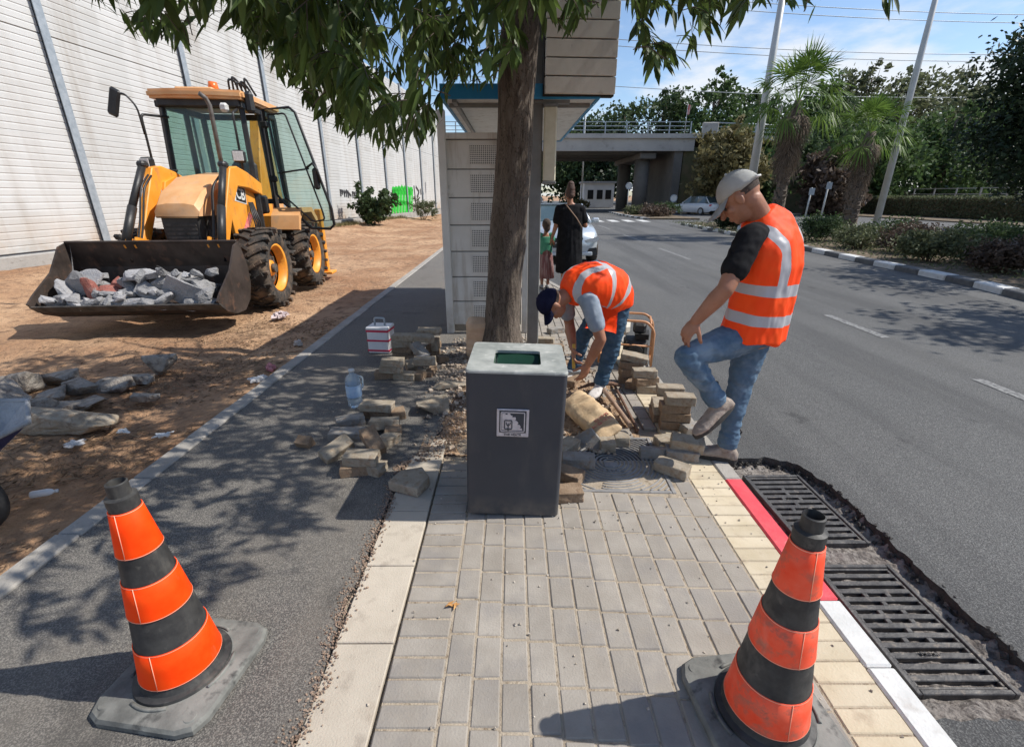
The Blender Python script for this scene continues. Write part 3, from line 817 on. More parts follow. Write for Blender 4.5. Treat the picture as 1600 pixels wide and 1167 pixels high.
def shrub(name, x, y, h, r, mat, label, seed, n=2500, L=.12, W=.07, cat='shrub', group='low shrubs on the median', z0=.04, ry=None):
    rr = random.Random(seed); s = empty(name, (x, y, z0), 0, label, cat, group); bl = []
    for i in range(7):
        a = rr.uniform(0, 6.28); k = rr.uniform(0, .6)
        bl.append((V((math.cos(a) * k * r, math.sin(a) * k * (ry or r), h * rr.uniform(.35, .68))), (r * .5, (ry or r) * .5, h * .36)))
    link_mesh(crown_mesh('foliage', bl, n, L, W, rr), 'foliage', M[mat], s)
    bm = NB()
    for (c, q) in bl: tube(bm, [(c.x * .2, c.y * .2, -.08), (c.x * .6, c.y * .6, c.z * .5), (c.x, c.y, c.z)], [.02, .014, .008], 5)
    mk(bm, 'stem', M['bark_dark'], s); return s
# far trees, left to right behind the bridge and the median
tz = [
 # x, y, h, r, base, mat, label
 (1.5, 120, 14, 7, 3, 'leaf_dark', 'dark green tree far down the road, seen under the bridge beside the woman'),
 (11, 95, 12, 7, 1.5, 'leaf_dark', 'broad dark tree seen under the bridge behind the small building'),
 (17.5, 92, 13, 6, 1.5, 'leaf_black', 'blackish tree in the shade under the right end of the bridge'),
 (15, 118, 19, 8, 4, 'leaf_dark', 'dark tree crown rising just above the bridge railing at its left'),
 (24, 112, 21, 8, 4, 'leaf_dark', 'dark green tree above the bridge near the two flags'),
 (31, 108, 23, 8.5, 4, 'leaf_dark', 'tall dark green tree left of the nearer lamp post, above the bridge'),
 (38, 100, 25, 7, 4, 'leaf_mid', 'tallest green tree directly behind the nearer lamp post'),
 (49, 104, 22, 8, 3, 'leaf_dark', 'dark green tree behind the crown of the larger palm'),
 (57, 98, 22, 8, 3, 'leaf_mid', 'mid green tree between the two palm crowns'),
 (64, 96, 25, 8, 3, 'leaf_olive', 'tall olive tree with a loose top right of the larger palm'),
 (73, 98, 25, 9, 3, 'leaf_olive', 'olive green tree rising behind the smaller palm'),
 (83, 98, 24, 9, 3, 'leaf_olive', 'greyish green tree right behind the leaning lamp post'),
 (89, 92, 20, 7.5, 2, 'leaf_olive', 'pale olive tree right of the leaning lamp post'),
 (19.5, 46, 8.0, 3.3, 1, 'leaf_dry', 'yellowish green bushy tree in front of the right end of the bridge'),
 (24, 52, 7.4, 3.6, .5, 'leaf_mid', 'fresh green bushy tree right of the yellowish one below the bridge ramp'),
 (30, 54, 7.5, 4, .5, 'leaf_dark', 'dark bushy tree behind the trunk of the larger palm'),
 (28, 44, 5.6, 2.6, .3, 'leaf_greyred', 'reddish brown bare looking bush tree between the two palms'),
 (36, 50, 8.5, 4.5, .5, 'leaf_mid', 'green leafy tree right of the smaller palm above the hedge'),
 (44, 52, 10, 5, .5, 'leaf_mid', 'broad green tree above the middle of the clipped hedge'),
 (53, 56, 11, 5.5, .5, 'leaf_mid', 'bright green tree above the right half of the clipped hedge'),
 (45, 70, 14, 7, .5, 'leaf_dark', 'dark tree filling the gap behind the smaller palm'),
 (62, 70, 15, 7, .5, 'leaf_olive', 'olive tree behind the hedge, right of the leaning lamp post'),
 (78, 76, 14, 8, .5, 'leaf_dark', 'dark green tree at the far right above the hedge end'),
]
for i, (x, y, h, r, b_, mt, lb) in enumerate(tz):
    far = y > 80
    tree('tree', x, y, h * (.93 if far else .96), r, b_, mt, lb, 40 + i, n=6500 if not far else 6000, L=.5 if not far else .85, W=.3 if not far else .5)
tree('pine_tree', 25.9, 23.5, 11.0, 3.9, 1.8, 'leaf_black', 'large blackish pine tree at the right edge of the picture', 77, n=30000, L=.3, W=.13, group='trees beside the road', blobs=16)
tree('tree', 12.3, 6.0, 7.0, 2.1, 3.2, 'leaf_mid', 'median tree just beyond the right edge that shades the near lane', 88, n=5000, L=.22, W=.09, group='trees beside the road', blobs=9)
tree('tree', 13.6, 10.4, 6.8, 2.0, 3.2, 'leaf_mid', 'second median tree beyond the right edge, farther along the kerb', 89, n=5000, L=.22, W=.09, group='trees beside the road', blobs=9)
# hedge
hg = empty('hedge', (33.6, 37, 0), 0, 'long clipped brown green hedge behind the median, right of the smaller palm', 'hedge')
bm = NB(); box(bm, (0, 0, .72), (1.6, 19, 1.4), bev=.1); mk(bm, 'hedge_core', pm('hedge_core', (.075, .06, .035), (.12, .095, .05), 5, .95, 1.0, 20, c3=(.05, .06, .02), s3=9, a3=.4), hg)
rr = random.Random(8); vs, fs = [], []
for _ in range(9000):
    f = rr.random(); y = rr.uniform(-9.6, 9.6)
    p = V((rr.uniform(-.85, .85), y, 1.46 + rr.gauss(0, .05))) if f < .45 else V((-.84 + rr.gauss(0, .05), y, rr.uniform(0, 1.5)))
    leaf_quads(vs, fs, p, rr, .16, .09)
me = bpy.data.meshes.new('foliage'); me.from_pydata(vs, [], fs); link_mesh(me, 'foliage', M['leaf_olive'], hg)
fn = empty('wire_fence', (37.5, 38, 0), 0, 'low grey metal fence standing behind the clipped hedge', 'fence')
for k in range(9):
    bm = NB(); box(bm, (0, -9 + k * 2.2, 1.1), (.09, .09, 2.2)); mk(bm, 'post', M['bridge'], fn)
bm = NB()
for z in (2.15, 1.7): box(bm, (0, 0, z), (.05, 18, .06))
mk(bm, 'rail', M['bridge'], fn)
# lamp posts
M['lamp_post'] = pm('pale_galvanised', (.42, .43, .42), (.5, .51, .5), 3, .5, .05, 30, metal=.2)
def lamp(x, y, h, r, label, boxed, rz=0, lean=0, arm=None, grp='street lamps'):
    l_ = empty('street_lamp', (x, y, 0), rz, label, 'street lamp', grp)
    bm = NB(); tube(bm, [(0, 0, -.1), (0, 0, h * .5), (lean, 0, h)], [r, r * .8, r * .55], 12); mk(bm, 'pole', M['lamp_post'], l_)
    bm = NB(); cyl(bm, (0, 0, -.1), (0, 0, .3), r * 1.6, r * 1.3); mk(bm, 'base', M['lamp_post'], l_)
    bm = NB(); tube(bm, fillet([(lean, 0, h), (lean, 0, h + .5), (lean - 1.4, 0, h + .9)], .4), r * .45, 8); mk(bm, 'arm', M['lamp_post'], l_)
    bm = NB(); box(bm, (lean - 1.7, 0, h + .93), (.75, .26, .12), bev=.05); mk(bm, 'lamp_head', M['galv'], l_)
    if boxed:
        bm = NB(); box(bm, (-.2, -.02, 2.35), (.22, .16, .42), bev=.02); mk(bm, 'control_box', M['lamp_post'], l_)
        bm = NB(); box(bm, (-.12, 0, 5.9), (.34, .1, .06), bev=.02); mk(bm, 'bracket', M['galv'], l_)
    return l_
lamp(10.6, 22.3, 11, .19, 'pale street lamp post with a small box, rising behind the standing worker', True)
lamp(14.6, 19.6, 11, .13, 'thin pale street lamp post right of the smaller palm', False)
for (x, y, h, lb) in ((1.0, 64, 10, 'far street lamp seen under the bridge just right of the shelter lamp box'), (.35, 42, 8, 'slim far lamp post seen between shelter column and woman'), (-.2, 85, 10, 'farthest thin lamp post under the bridge beside the shelter'), (9.2, 66, 14, 'thin lamp post rising above the bridge railing')):
    lamp(x, y, h, .1, lb, False)
# two flags on the bridge
for (x, lb) in ((16.7, 'small red and white flag on a pole at the bridge railing'), (25.5, 'small pale flag on a pole farther right along the bridge ramp')):
    f = empty('flag', (x, 50.4, 7.1), 0, lb, 'flag', 'flags on the bridge')
    bm = NB(); cyl(bm, (0, 0, 0), (0, 0, 2.6), .03, n=8); mk(bm, 'pole', M['lamp_post'], f)
    bm = NB(); box(bm, (.12, 0, 2.1), (.22, .03, .8), E3(0, 6, 0), jit=.03); mk(bm, 'cloth', pm('flag_red', (.45, .1, .1), (.6, .55, .5), 3) if x < 20 else pm('flag_pale', (.5, .45, .45), (.6, .4, .38), 3), f)
# power lines
for k, (z0, z1, y0) in enumerate(((25.5, 23.7, 70), (24.6, 22.8, 70), (20.8, 20.3, 72), (20.1, 19.4, 72), (16.2, 15.9, 76), (29, 27.6, 68))):
    bm = NB(); pts = []
    for i in range(25):
        t = i / 24; pts.append((-10 + t * 130, y0 + t * 6, z0 + (z1 - z0) * t - 2.2 * math.sin(math.pi * t) + 1.3))
    tube(bm, pts, .045, 5); o = mk(bm, 'power_line', M['galv'])
    tag(o, ['highest thin power line across the sky', 'second highest power line across the sky', 'upper wire of the middle pair of power lines', 'lower wire of the middle pair of power lines', 'lowest power line just above the tree tops', 'power line near the top edge of the picture'][k], 'power line', 'power lines across the sky')

# ---------------------------------------------------------------- palms
def palm(x, y, h, cr, label, seed, skirt):
    rr = random.Random(seed); p = empty('palm_tree', (x, y, .03), 0, label, 'palm tree', 'fan palms on the median')
    bm = NB(); pts = [(.05 * math.sin(i), 0, h * i / 7) for i in range(8)]; tube(bm, pts, [.26, .23, .21, .2, .19, .18, .18, .14], 14)
    for i in range(150):
        a = rr.uniform(0, 6.28); z = rr.uniform(.1, h * .8)
        box(bm, (math.cos(a) * .215, math.sin(a) * .215, z), (.05, .13, .16), E3(0, 0, math.degrees(a)) @ E3(0, 22, 0), jit=.012)
    mk(bm, 'trunk', pm('palm_trunk', (.11, .085, .065), (.19, .155, .125), 4, .95, 1.0, 12, c3=(.05, .04, .035), s3=14, a3=.4), p)
    def fan(vs, fs, base, d, pet, L, droop, nseg=26):
        d = d.normalized(); c = base + d * pet
        s = d.cross(V((0, 0, 1))); s = s.normalized() if s.length > .01 else V((1, 0, 0)); up = s.cross(d)
        i = len(vs); vs.extend([base + s * .02, base - s * .02, c - s * .014, c + s * .014]); fs.append((i, i + 1, i + 2, i + 3))
        for k in range(nseg):
            a = R(-105 + 210 * (k + .5) / nseg) + rr.gauss(0, .03); dd = (d * math.cos(a) + s * math.sin(a) + up * rr.gauss(.0, .1)).normalized()
            l_ = L * rr.uniform(.78, 1.08) * (1 - .18 * abs(a) / 1.8); sd = dd.cross(up).normalized() * (L * .024)
            m1 = c + dd * l_ * .5 + V((0, 0, -droop * l_ * .12)); e = c + dd * l_ * .96 + V((0, 0, -droop * l_ * .5))
            i = len(vs); vs.extend([c, m1 + sd, m1 - sd, e]); fs.append((i, i + 1, i + 2)); fs.append((i + 1, i + 3, i + 2))
    vs, fs = [], []
    for k in range(34):
        a = k * 2.4 + rr.uniform(-.2, .2); el = R(84 - k * 3.3 + rr.uniform(-6, 6))
        d = V((math.cos(a) * math.cos(el), math.sin(a) * math.cos(el), math.sin(el)))
        fan(vs, fs, V((0, 0, h - .1)), d, cr * rr.uniform(.45, .68), cr * rr.uniform(.42, .54), max(0, 1.15 - el * .7))
    me = bpy.data.meshes.new('fronds'); me.from_pydata(vs, [], fs); link_mesh(me, 'fronds', M['palm_green'], p)
    vs, fs = [], []
    for k in range(60):
        a = k * 2.4; el = R(-55 - 30 * min(1, k / 24) + rr.uniform(-5, 5)); z = h - .15 - skirt * max(0, k - 16) / 54
        d = V((math.cos(a) * math.cos(el), math.sin(a) * math.cos(el), math.sin(el)))
        fan(vs, fs, V((math.cos(a) * .12, math.sin(a) * .12, z)), d, cr * .22, cr * .34, 1.3, 18)
    me = bpy.data.meshes.new('dead_fronds'); me.from_pydata(vs, [], fs); link_mesh(me, 'dead_fronds', M['palm_dry'], p)
palm(10.9, 20.3, 4.95, 2.15, 'larger fan palm with a shaggy skirt of dead fronds, left of the other palm', 4, 1.9)
palm(12.25, 17.8, 3.6, 1.45, 'smaller fan palm with drooping brown skirt, right of the larger palm', 9, 1.6)

# ---------------------------------------------------------------- median shrubs
sl_ = [(10.2, 5.6, .75, .8, 'leaf_dark', 'dark glossy shrub on the median at the right edge of the picture, nearest the camera'),
 (11.2, 7.1, .9, .9, 'leaf_dark', 'dark green shrub behind the nearest one at the right edge'),
 (10.4, 8.2, .7, .8, 'leaf_mid', 'low green creeping shrub by the nearest white kerb block'),
 (12.0, 9.3, .95, 1.0, 'leaf_dark', 'tall dark shrub on the median, right of the brownish one'),
 (10.5, 10.2, .65, .8, 'leaf_greyred', 'brownish dry shrub by the kerb below the smaller palm'),
 (12.1, 11.5, .95, 1.0, 'leaf_dark', 'dark green shrub in the middle row on the median'),
 (10.5, 12.0, .75, .85, 'leaf_olive', 'olive grey shrub close to the kerb, right of the standing worker'),
 (11.6, 13.6, .85, .95, 'leaf_greyred', 'brown tinged shrub below the larger palm'),
 (13.0, 13.2, .95, 1.0, 'leaf_dark', 'dark shrub in front of the hedge at the right'),
 (10.9, 15.0, .75, .9, 'leaf_olive', 'olive shrub right beside the standing worker shoulder'),
 (12.6, 15.6, .95, 1.0, 'leaf_dark', 'dark rounded shrub at the foot of the smaller palm'),
 (11.2, 17.6, .85, .9, 'leaf_dark', 'dark shrub at the foot of the larger palm'),
 (12.9, 19.8, .9, 1.0, 'leaf_mid', 'green shrub between the two palm trunks'),
 (11.0, 24.0, 1.25, 1.1, 'leaf_black', 'blackish round shrub left of the standing worker cap'),
 (12.0, 26.2, 1.15, 1.1, 'leaf_dark', 'dark shrub behind the blackish round one'),
 (11.3, 39, .9, 1.3, 'leaf_greyred', 'low brown shrub on the far median, in front of the white car'),
 (12.6, 41, .95, 1.4, 'leaf_dark', 'low dark shrub on the far median beside the parked white car'),
 (10.9, 43, .8, 1.2, 'leaf_olive', 'low olive shrub at the far tip of the median'),
 (12.8, 6.0, 1.0, 1.0, 'leaf_dark', 'dark shrub behind the nearest ones at the right edge'),
 (13.1, 8.0, 1.0, 1.1, 'leaf_mid', 'green shrub of the back row at the right edge')]
for i, (x, y, h, r, mt, lb) in enumerate(sl_): shrub('shrub', x, y, h * 1.0, r * 1.18, mt, lb, 200 + i, n=4200 if y < 14 else 2600, L=.10 if y < 20 else .16, W=.05 if y < 20 else .1)
shrub('shrub', 8.6, 61, 1.1, 1.7, 'leaf_dry', 'round yellow green bush by the road beyond the bridge, in front of the small building', 301, n=700, L=.3, W=.2, group='bushes beyond the crossing')
# ground cover on the median
rr = random.Random(12); vs, fs = [], []
for _ in range(7000):
    y = rr.uniform(3.5, 30); x = rr.uniform(9.6, 13.4) - (.6 if y < 8 else 0); leaf_quads(vs, fs, V((x, y, .06 + rr.random() ** 2 * .16)), rr, rr.uniform(.05, .13), .035)
me = bpy.data.meshes.new('ground_cover'); me.from_pydata(vs, [], fs); tag(link_mesh(me, 'ground_cover', M['leaf_olive']), 'dry ground cover and fallen leaves between the median shrubs', 'ground cover', kind='stuff')
# bush and weeds at the foot of the noise wall
shrub('bush', -7.1, 25.5, 2.0, 1.25, 'leaf_dark', 'dark fig like bush at the foot of the wall left of the green graffiti', 302, n=2300, L=.22, W=.15, group='plants at the foot of the wall', z0=.1)
shrub('bush', -6.0, 33, 1.5, 1.0, 'leaf_olive', 'pale dry bush at the foot of the wall right of the green graffiti', 303, n=1400, L=.24, W=.05, group='plants at the foot of the wall', z0=.1)
rr = random.Random(13); vs, fs = [], []
for _ in range(5200):
    t = rr.random(); y = 13 + t * 20; x = -11.6 + .1 * (y + 1.8) + .4 + abs(rr.gauss(0, .35)); 
    if noise.noise(V((x, y * .35, 0))) < -.02: continue
    leaf_quads(vs, fs, V((x, y, .2 + rr.random() * .12)), rr, rr.uniform(.12, .32), .018, V((rr.gauss(0, .4), rr.gauss(0, .4), 1)).normalized())
me = bpy.data.meshes.new('weeds'); me.from_pydata(vs, [], fs); tag(link_mesh(me, 'weeds', M['leaf_dry']), 'dry grass and weeds along the foot of the noise wall', 'weeds', kind='stuff')
# traffic signs beyond
def sign(x, y, h, label, seed):
    s = empty('road_sign', (x, y, 0), 0, label, 'road sign', 'small road signs')
    bm = NB(); cyl(bm, (0, 0, 0), (0, 0, h), .04, n=8); mk(bm, 'pole', M['lamp_post'], s)
    bm = NB(); cyl(bm, (0, -.06, h - .25), (0, -.045, h - .25), .32, n=24); mk(bm, 'disc', M['white_paint'], s)
    bm = NB(); lathe(bm, [(.26, 0), (.33, 0), (.33, .02), (.26, .02), (.26, 0)], (0, -.06, h - .25), E3(90, 0, 0)); mk(bm, 'rim', M['galv'], s)
sign(14.6, 45, 1.6, 'small round white road sign left of the parked white car', 1)
sign(11.4, 49, 2.7, 'round road sign on a pole by the bridge pier', 2)
def signpost(x, y, h, lean, label):
    s = empty('blue_sign_post', (x, y, 0), 0, label, 'sign post', 'pole signs right of the larger palm')
    bm = NB(); tube(bm, [(0, 0, 0), (lean, 0, h)], .045, 8); mk(bm, 'pole', M['lamp_post'], s)
    bm = NB(); box(bm, (lean, -.07, h - .2), (.3, .03, .36)); mk(bm, 'plate', M['galv'], s)
signpost(17.6, 28, 2.3, .05, 'thin metal sign post right of the larger palm trunk, taller one')
signpost(16.7, 28, 2.0, .05, 'thin metal sign post just right of the larger palm trunk, shorter one')
# ================================================================ FOREGROUND OBJECTS
# ---- litter bin
M['bin_paint'] = pm('charcoal_powder_coat', (.034, .038, .047), (.042, .046, .056), 3, .5, .1, 200, c3=(.045, .047, .052), s3=12, a3=.25, r2=.62, dist=.001)
layer(M['bin_paint'], (.10, .095, .085), 6, (1, 1, .3), .56, .72, .35); layer(M['bin_paint'], (.20, .17, .13), 9, (1, 1, 1), .35, .62, .6, zr=(.0, .13)); layer(M['bin_paint'], (.16, .16, .17), 3, (1, 1, 14), .70, .73, .3)
M['bin_top'] = pm('weathered_zinc_top', (.23, .245, .23), (.40, .41, .385), 9, .6, .3, 60, c3=(.52, .52, .49), s3=16, a3=.33, dist=.002)
M['green_liner'] = pm('dark_green_liner', (.004, .035, .018), (.006, .05, .026), 6, .4)
M['emblem'] = pm('emblem_aluminium', (.44, .42, .45), (.56, .54, .57), 30, .45, .1, 90, metal=.35)
bn = empty('litter_bin', (.008, 2.275, .004), R(-1.5), 'dark charcoal square litter bin with grey top and metal emblem on the pavement', 'litter bin')
bn.rotation_euler = (0, R(1.4), R(-1.5))
W_, D_, H_ = .485, .45, .81
def rrect(w, d, r, k=5):
    o = []
    for (sx, sy, a0) in ((1, -1, -90), (1, 1, 0), (-1, 1, 90), (-1, -1, 180)):
        for i in range(k + 1):
            a = R(a0 + 90 * i / k); o.append((sx * (w / 2 - r) + r * math.cos(a), sy * (d / 2 - r) + r * math.sin(a)))
    return o
def shell(bm, poly, z0, z1, t=.004, mi=0):
    n = len(poly); inn = [(x * (1 - t / .23), y * (1 - t / .22)) for x, y in poly]
    A = [bm.verts.new((*p, z0)) for p in poly]; B = [bm.verts.new((*p, z1)) for p in poly]; C = [bm.verts.new((*p, z1)) for p in inn]; D2 = [bm.verts.new((*p, z0)) for p in inn]
    for i in range(n):
        j = (i + 1) % n
        for a, b_ in ((A, B), (B, C), (C, D2), (D2, A)): f = bm.faces.new((a[i], a[j], b_[j], b_[i])); f.material_index = mi; f.smooth = True
bm = NB(); shell(bm, rrect(W_, D_, .022), .012, H_); mk(bm, 'body', M['bin_paint'], bn, smooth=40)
bm = NB(); prism(bm, rrect(W_ - .03, D_ - .03, .02), 0, .02); mk(bm, 'base', M['dark'], bn)
bm = NB(); hx0, hx1, hy0, hy1 = -.118, .118, -.125, .09     # top plate with a rectangular opening
po = rrect(W_ + .004, D_ + .004, .024); 
def ring_plate(bm, outer, inner, z0, z1):
    n = len(outer)
    O0 = [bm.verts.new((*p, z0)) for p in outer]; O1 = [bm.verts.new((p[0] * .985, p[1] * .985, z1)) for p in outer]; Om = [bm.verts.new((*p, z1 - .006)) for p in outer]
    I1 = [bm.verts.new((*p, z1)) for p in inner]; I0 = [bm.verts.new((*p, z0)) for p in inner]
    for i in range(n):
        j = (i + 1) % n
        for a, b_ in ((O0, Om), (Om, O1), (O1, I1), (I1, I0), (I0, O0)): f = bm.faces.new((a[i], a[j], b_[j], b_[i]))
cxh, cyh = (hx0 + hx1) / 2, (hy0 + hy1) / 2
inner = [(cxh + x, cyh + y) for x, y in rrect(hx1 - hx0, hy1 - hy0, .018)]
ring_plate(bm, po, inner, H_ - .001, H_ + .014); mk(bm, 'top_plate', M['bin_top'], bn)
bm = NB(); shell(bm, [(x * 1.08 + .001, y * 1.08) for x, y in inner], .2, H_ - .004, .008); prism(bm, [(x * 1.05, y * 1.05) for x, y in inner], .2, .215); mk(bm, 'liner', M['green_liner'], bn)
# emblem: plate, nested frames, stepped hill and little tree, lettering
ey, ex, ez = -D_ / 2 - .004, -.012, .555
bm = NB(); box(bm, (ex, ey, ez), (.158, .006, .150), bev=.003); em = mk(bm, 'emblem', M['emblem'], bn)
bm = NB(); box(bm, (ex, ey - .004, ez + .008), (.132, .003, .118)); mk(bm, 'dark_field', M['bin_paint'], em)
bm = NB()
def fr(cx, cz, w_, h_, t, y):
    for (a, b_, c, d) in ((cx, cz + h_ / 2, w_, t), (cx, cz - h_ / 2, w_, t), (cx - w_ / 2, cz, t, h_ - t), (cx + w_ / 2, cz, t, h_ - t)): box(bm, (a, y, b_), (c, .003, d))
fr(ex, ez + .008, .114, .102, .005, ey - .0062)
st = [(-.052, -.044), (-.052, .046), (-.036, .046), (-.036, .040), (-.026, .040), (-.026, .046), (-.014, .046), (-.010, .036), (-.002, .036), (-.002, .026), (.012, .028), (.016, .016), (.010, .010), (.020, .006), (.028, -.004), (.022, -.012), (.034, -.014), (.040, -.024), (.034, -.030), (.046, -.034), (.048, -.044)]
prism(bm, [(ex + x, ez + .008 + z) for x, z in st], ey - .0075, ey - .005, 'y'); mk(bm, 'hill_mark', M['emblem'], em)
bm = NB(); fr(ex - .022, ez - .006, .036, .046, .005, ey - .009)
box(bm, (ex - .022, ey - .009, ez - .030), (.006, .003, .022)); tube(bm, [(ex - .022, ey - .009, ez - .024), (ex - .022, ey - .009, ez + .002)], .002, 5)
for s in (-1, 1): tube(bm, [(ex - .022, ey - .009, ez - .014), (ex - .022 + s * .010, ey - .009, ez - .002), (ex - .022 + s * .009, ey - .009, ez + .008)], .0022, 5)
mk(bm, 'tree_mark', M['bin_paint'], em)
text_obj("THE HEATR", .0165, Matrix.Translation((ex, ey - .0036, ez - .0635)) @ Matrix.Rotation(R(90), 4, 'X'), M['bin_paint'], em, ext=.0008, bold=.0004)
# ---- cones
M['cone_black'] = pm('black_rubber', (.018, .018, .019), (.05, .049, .047), 14, .5, .25, 60, c3=(.10, .095, .085), s3=22, a3=.3, r2=.7, dist=.002)
layer(M['cone_black'], (.16, .15, .13), 9, (1, 1, .5), .56, .72, .5)
M['cone_base'] = pm('dusty_rubber_base', (.10, .10, .092), (.22, .22, .20), 9, .85, .5, 80, c3=(.05, .05, .048), s3=16, a3=.35, dist=.003)
M['orange_bright'] = pm('fluorescent_orange', (1.0, .05, .0), (1.0, .075, .004), 12, .6, .15, 250, dist=.001, spec=.2)
M['orange_worn'] = pm('scuffed_orange', (.92, .06, .012), (.93, .13, .06), 11, .6, .2, 250, c3=(.50, .13, .08), s3=17, a3=.4, dist=.001)
layer(M['orange_bright'], (.55, .10, .04), 15, (1, 1, .4), .64, .74, .5); layer(M['orange_worn'], (.28, .10, .07), 22, (1, 1, 1), .60, .70, .6); layer(M['orange_worn'], (.85, .35, .25), 8, (1, 1, .5), .58, .72, .5)
M['seam'] = pm('pale_seam', (.9, .4, .26), None, rough=.6)
def cone(x, y, rz, lean, om, label, seam_a):
    c = empty('traffic_cone', (x, y, .004), 0, label, 'traffic cone', 'traffic cones closing the pavement')
    c.rotation_euler = (lean[0], lean[1], rz)
    H = .80
    def rad(z): return .124 + (.029 - .124) * ((z - .055) / (H - .055)) if z > .055 else .124
    bm = NB(); hw = .207; ch = .065                           # base with cut corners
    po = [(-hw + ch, -hw), (hw - ch, -hw), (hw - ch * .3, -hw + ch * .3), (hw, -hw + ch), (hw, hw - ch), (hw - ch * .3, hw - ch * .3), (hw - ch, hw), (-hw + ch, hw), (-hw + ch * .3, hw - ch * .3), (-hw, hw - ch), (-hw, -hw + ch), (-hw + ch * .3, -hw + ch * .3)]
    def lay(z, s): return [bm.verts.new((p[0] * s, p[1] * s, z)) for p in po]
    L = [lay(0, 1.0), lay(.018, 1.0), lay(.030, .965), lay(.038, .80)]
    n = len(po)
    for a, b_ in zip(L, L[1:]):
        for i in range(n): bm.faces.new((a[i], a[(i + 1) % n], b_[(i + 1) % n], b_[i]))
    bm.faces.new(L[0][::-1]); bm.faces.new(L[-1])
    mk(bm, 'base', M['cone_base'], c, smooth=30)
    for k in range(4):
        bm = NB(); a = R(45 + 90 * k); q = V((math.cos(a), math.sin(a), 0)) * .222; cyl(bm, q + V((0, 0, .030)), q + V((0, 0, .036)), .021, .018, 18); mk(bm, 'base_boss', M['cone_base'], c)
    for k in range(4):
        bm = NB(); a0 = R(90 * k); pts = [V((math.cos(a0 + R(t)) * .160, math.sin(a0 + R(t)) * .160, .040)) for t in range(-24, 25, 6)]; tube(bm, pts, .006, 6); mk(bm, 'base_rib', M['cone_base'], c)
    zs = [.036, .075, .205, .31, .42, .515, .615, .72]; zb = .036
    prof = [(.150, .036), (.147, .048), (.130, .052), (rad(.07), .07), (rad(.715), .715), (rad(.725) + .003, .728), (rad(.73) + .003, .752), (.0290, .757), (.0285, .797), (.0245, .80), (.022, .78), (.022, .6)]
    bm = NB(); lathe(bm, prof, n=48); mk(bm, 'body', M['cone_black'], c, smooth=35)
    bands = [(.076, .21), (.335, .46), (.56, .71)]
    for (a, b_) in bands:
        bm = NB(); r0, r1 = rad(a) + .003, rad(b_) + .003
        lathe(bm, [(r0 - .002, a - .001), (r0, a), (r0 - (r0 - r1) * .5, (a + b_) / 2), (r1, b_), (r1 - .002, b_ + .001)], n=48); bd = mk(bm, 'orange_band', om, c, smooth=60)
        bm = NB()
        for rr_, z in ((r0, a + .002), (r1, b_ - .002)): lathe(bm, [(rr_ + .0002, z - .0012), (rr_ + .0009, z), (rr_ + .0002, z + .0012)], n=48)
        ca, sa = math.cos(seam_a), math.sin(seam_a)
        tube(bm, [(ca * (r0 + .0005), sa * (r0 + .0005), a), (ca * (r1 + .0005), sa * (r1 + .0005), b_)], .0012, 5); mk(bm, 'band_edge', M['seam'], bd)
    return c
cone(-1.165, 1.18, R(-8), (0, R(-1.2)), M['orange_bright'], 'bright clean orange and black traffic cone on the asphalt path, left of the pavement', R(-80))
cone(.82, 1.03, R(6), (0, R(-.8)), M['orange_worn'], 'scuffed orange and grey black traffic cone on the paving by the white curb', R(-95))

# ---- drain grates
def grate(x0, x1, y0, y1, z, rows, label, txt, rz=0):
    g = empty('drain_grate', ((x0 + x1) / 2, (y0 + y1) / 2, z), rz, label, 'drain grate', 'drain grates in the broken gutter')
    w_, h_ = x1 - x0, y1 - y0; bm = NB()
    t = .02
    for s in (-1, 1):
        box(bm, (s * (w_ / 2 + t * .6), 0, -.002), (t, h_ + 2.2 * t, .03), bev=.003); box(bm, (0, s * (h_ / 2 + t * .6), -.0025), (w_ + .2 * t, t, .03), bev=.003)
    mk(bm, 'frame', M['iron'], g)
    bm = NB(); box(bm, (0, 0, -.045), (w_, h_, .01)); mk(bm, 'pit', M['dark'], g)
    n = len(rows); ph = h_ / n; sl = ph * .46
    bm = NB()
    def slab(xa, xb, ya, yb, zt=.012): box(bm, ((xa + xb) / 2, (ya + yb) / 2, zt / 2 - .012), (xb - xa, yb - ya, zt + .012), bev=.0025)
    y = -h_ / 2
    slab(-w_ / 2, w_ / 2, y, y + (ph - sl) / 2)
    for i, r_ in enumerate(rows):
        ya = -h_ / 2 + ph * i + (ph - sl) / 2; yb = ya + sl; e = .013; k = r_; br_ = .024
        slab(-w_ / 2, -w_ / 2 + e, ya + .0003, yb - .0003); slab(w_ / 2 - e, w_ / 2, ya + .0003, yb - .0003)
        for j in range(1, k):
            xc = -w_ / 2 + e + (w_ - 2 * e) * j / k; slab(xc - br_ / 2, xc + br_ / 2, ya + .0003, yb - .0003)
        y2 = min(h_ / 2, yb + (ph - sl) * (1 if i < n - 1 else .5)); slab(-w_ / 2, w_ / 2, yb, y2)
    mk(bm, 'grid', M['iron'], g)
    if txt: text_obj(txt, .034, Matrix.Translation((-.01, -h_ / 2 + ph * 3.03, .0125)) @ Matrix.Scale(.62, 4, (0, 1, 0)), M['iron'], g, ext=.0018, bold=.0005)
    return g
grate(1.50, 1.835, 1.19, 1.79, -.108, [1, 1, 1, 1, 3, 2, 3, 3, 2, 3, 1, 1, 1], 'near cast iron drain grate beside the white curb, lowest in the picture', "·M.M.I·")
grate(1.525, 1.85, 1.98, 2.575, -.108, [1, 1, 1, 2, 2, 3, 2, 3, 2, 2, 1, 1], 'far cast iron drain grate beside the red painted curb', None, R(1))
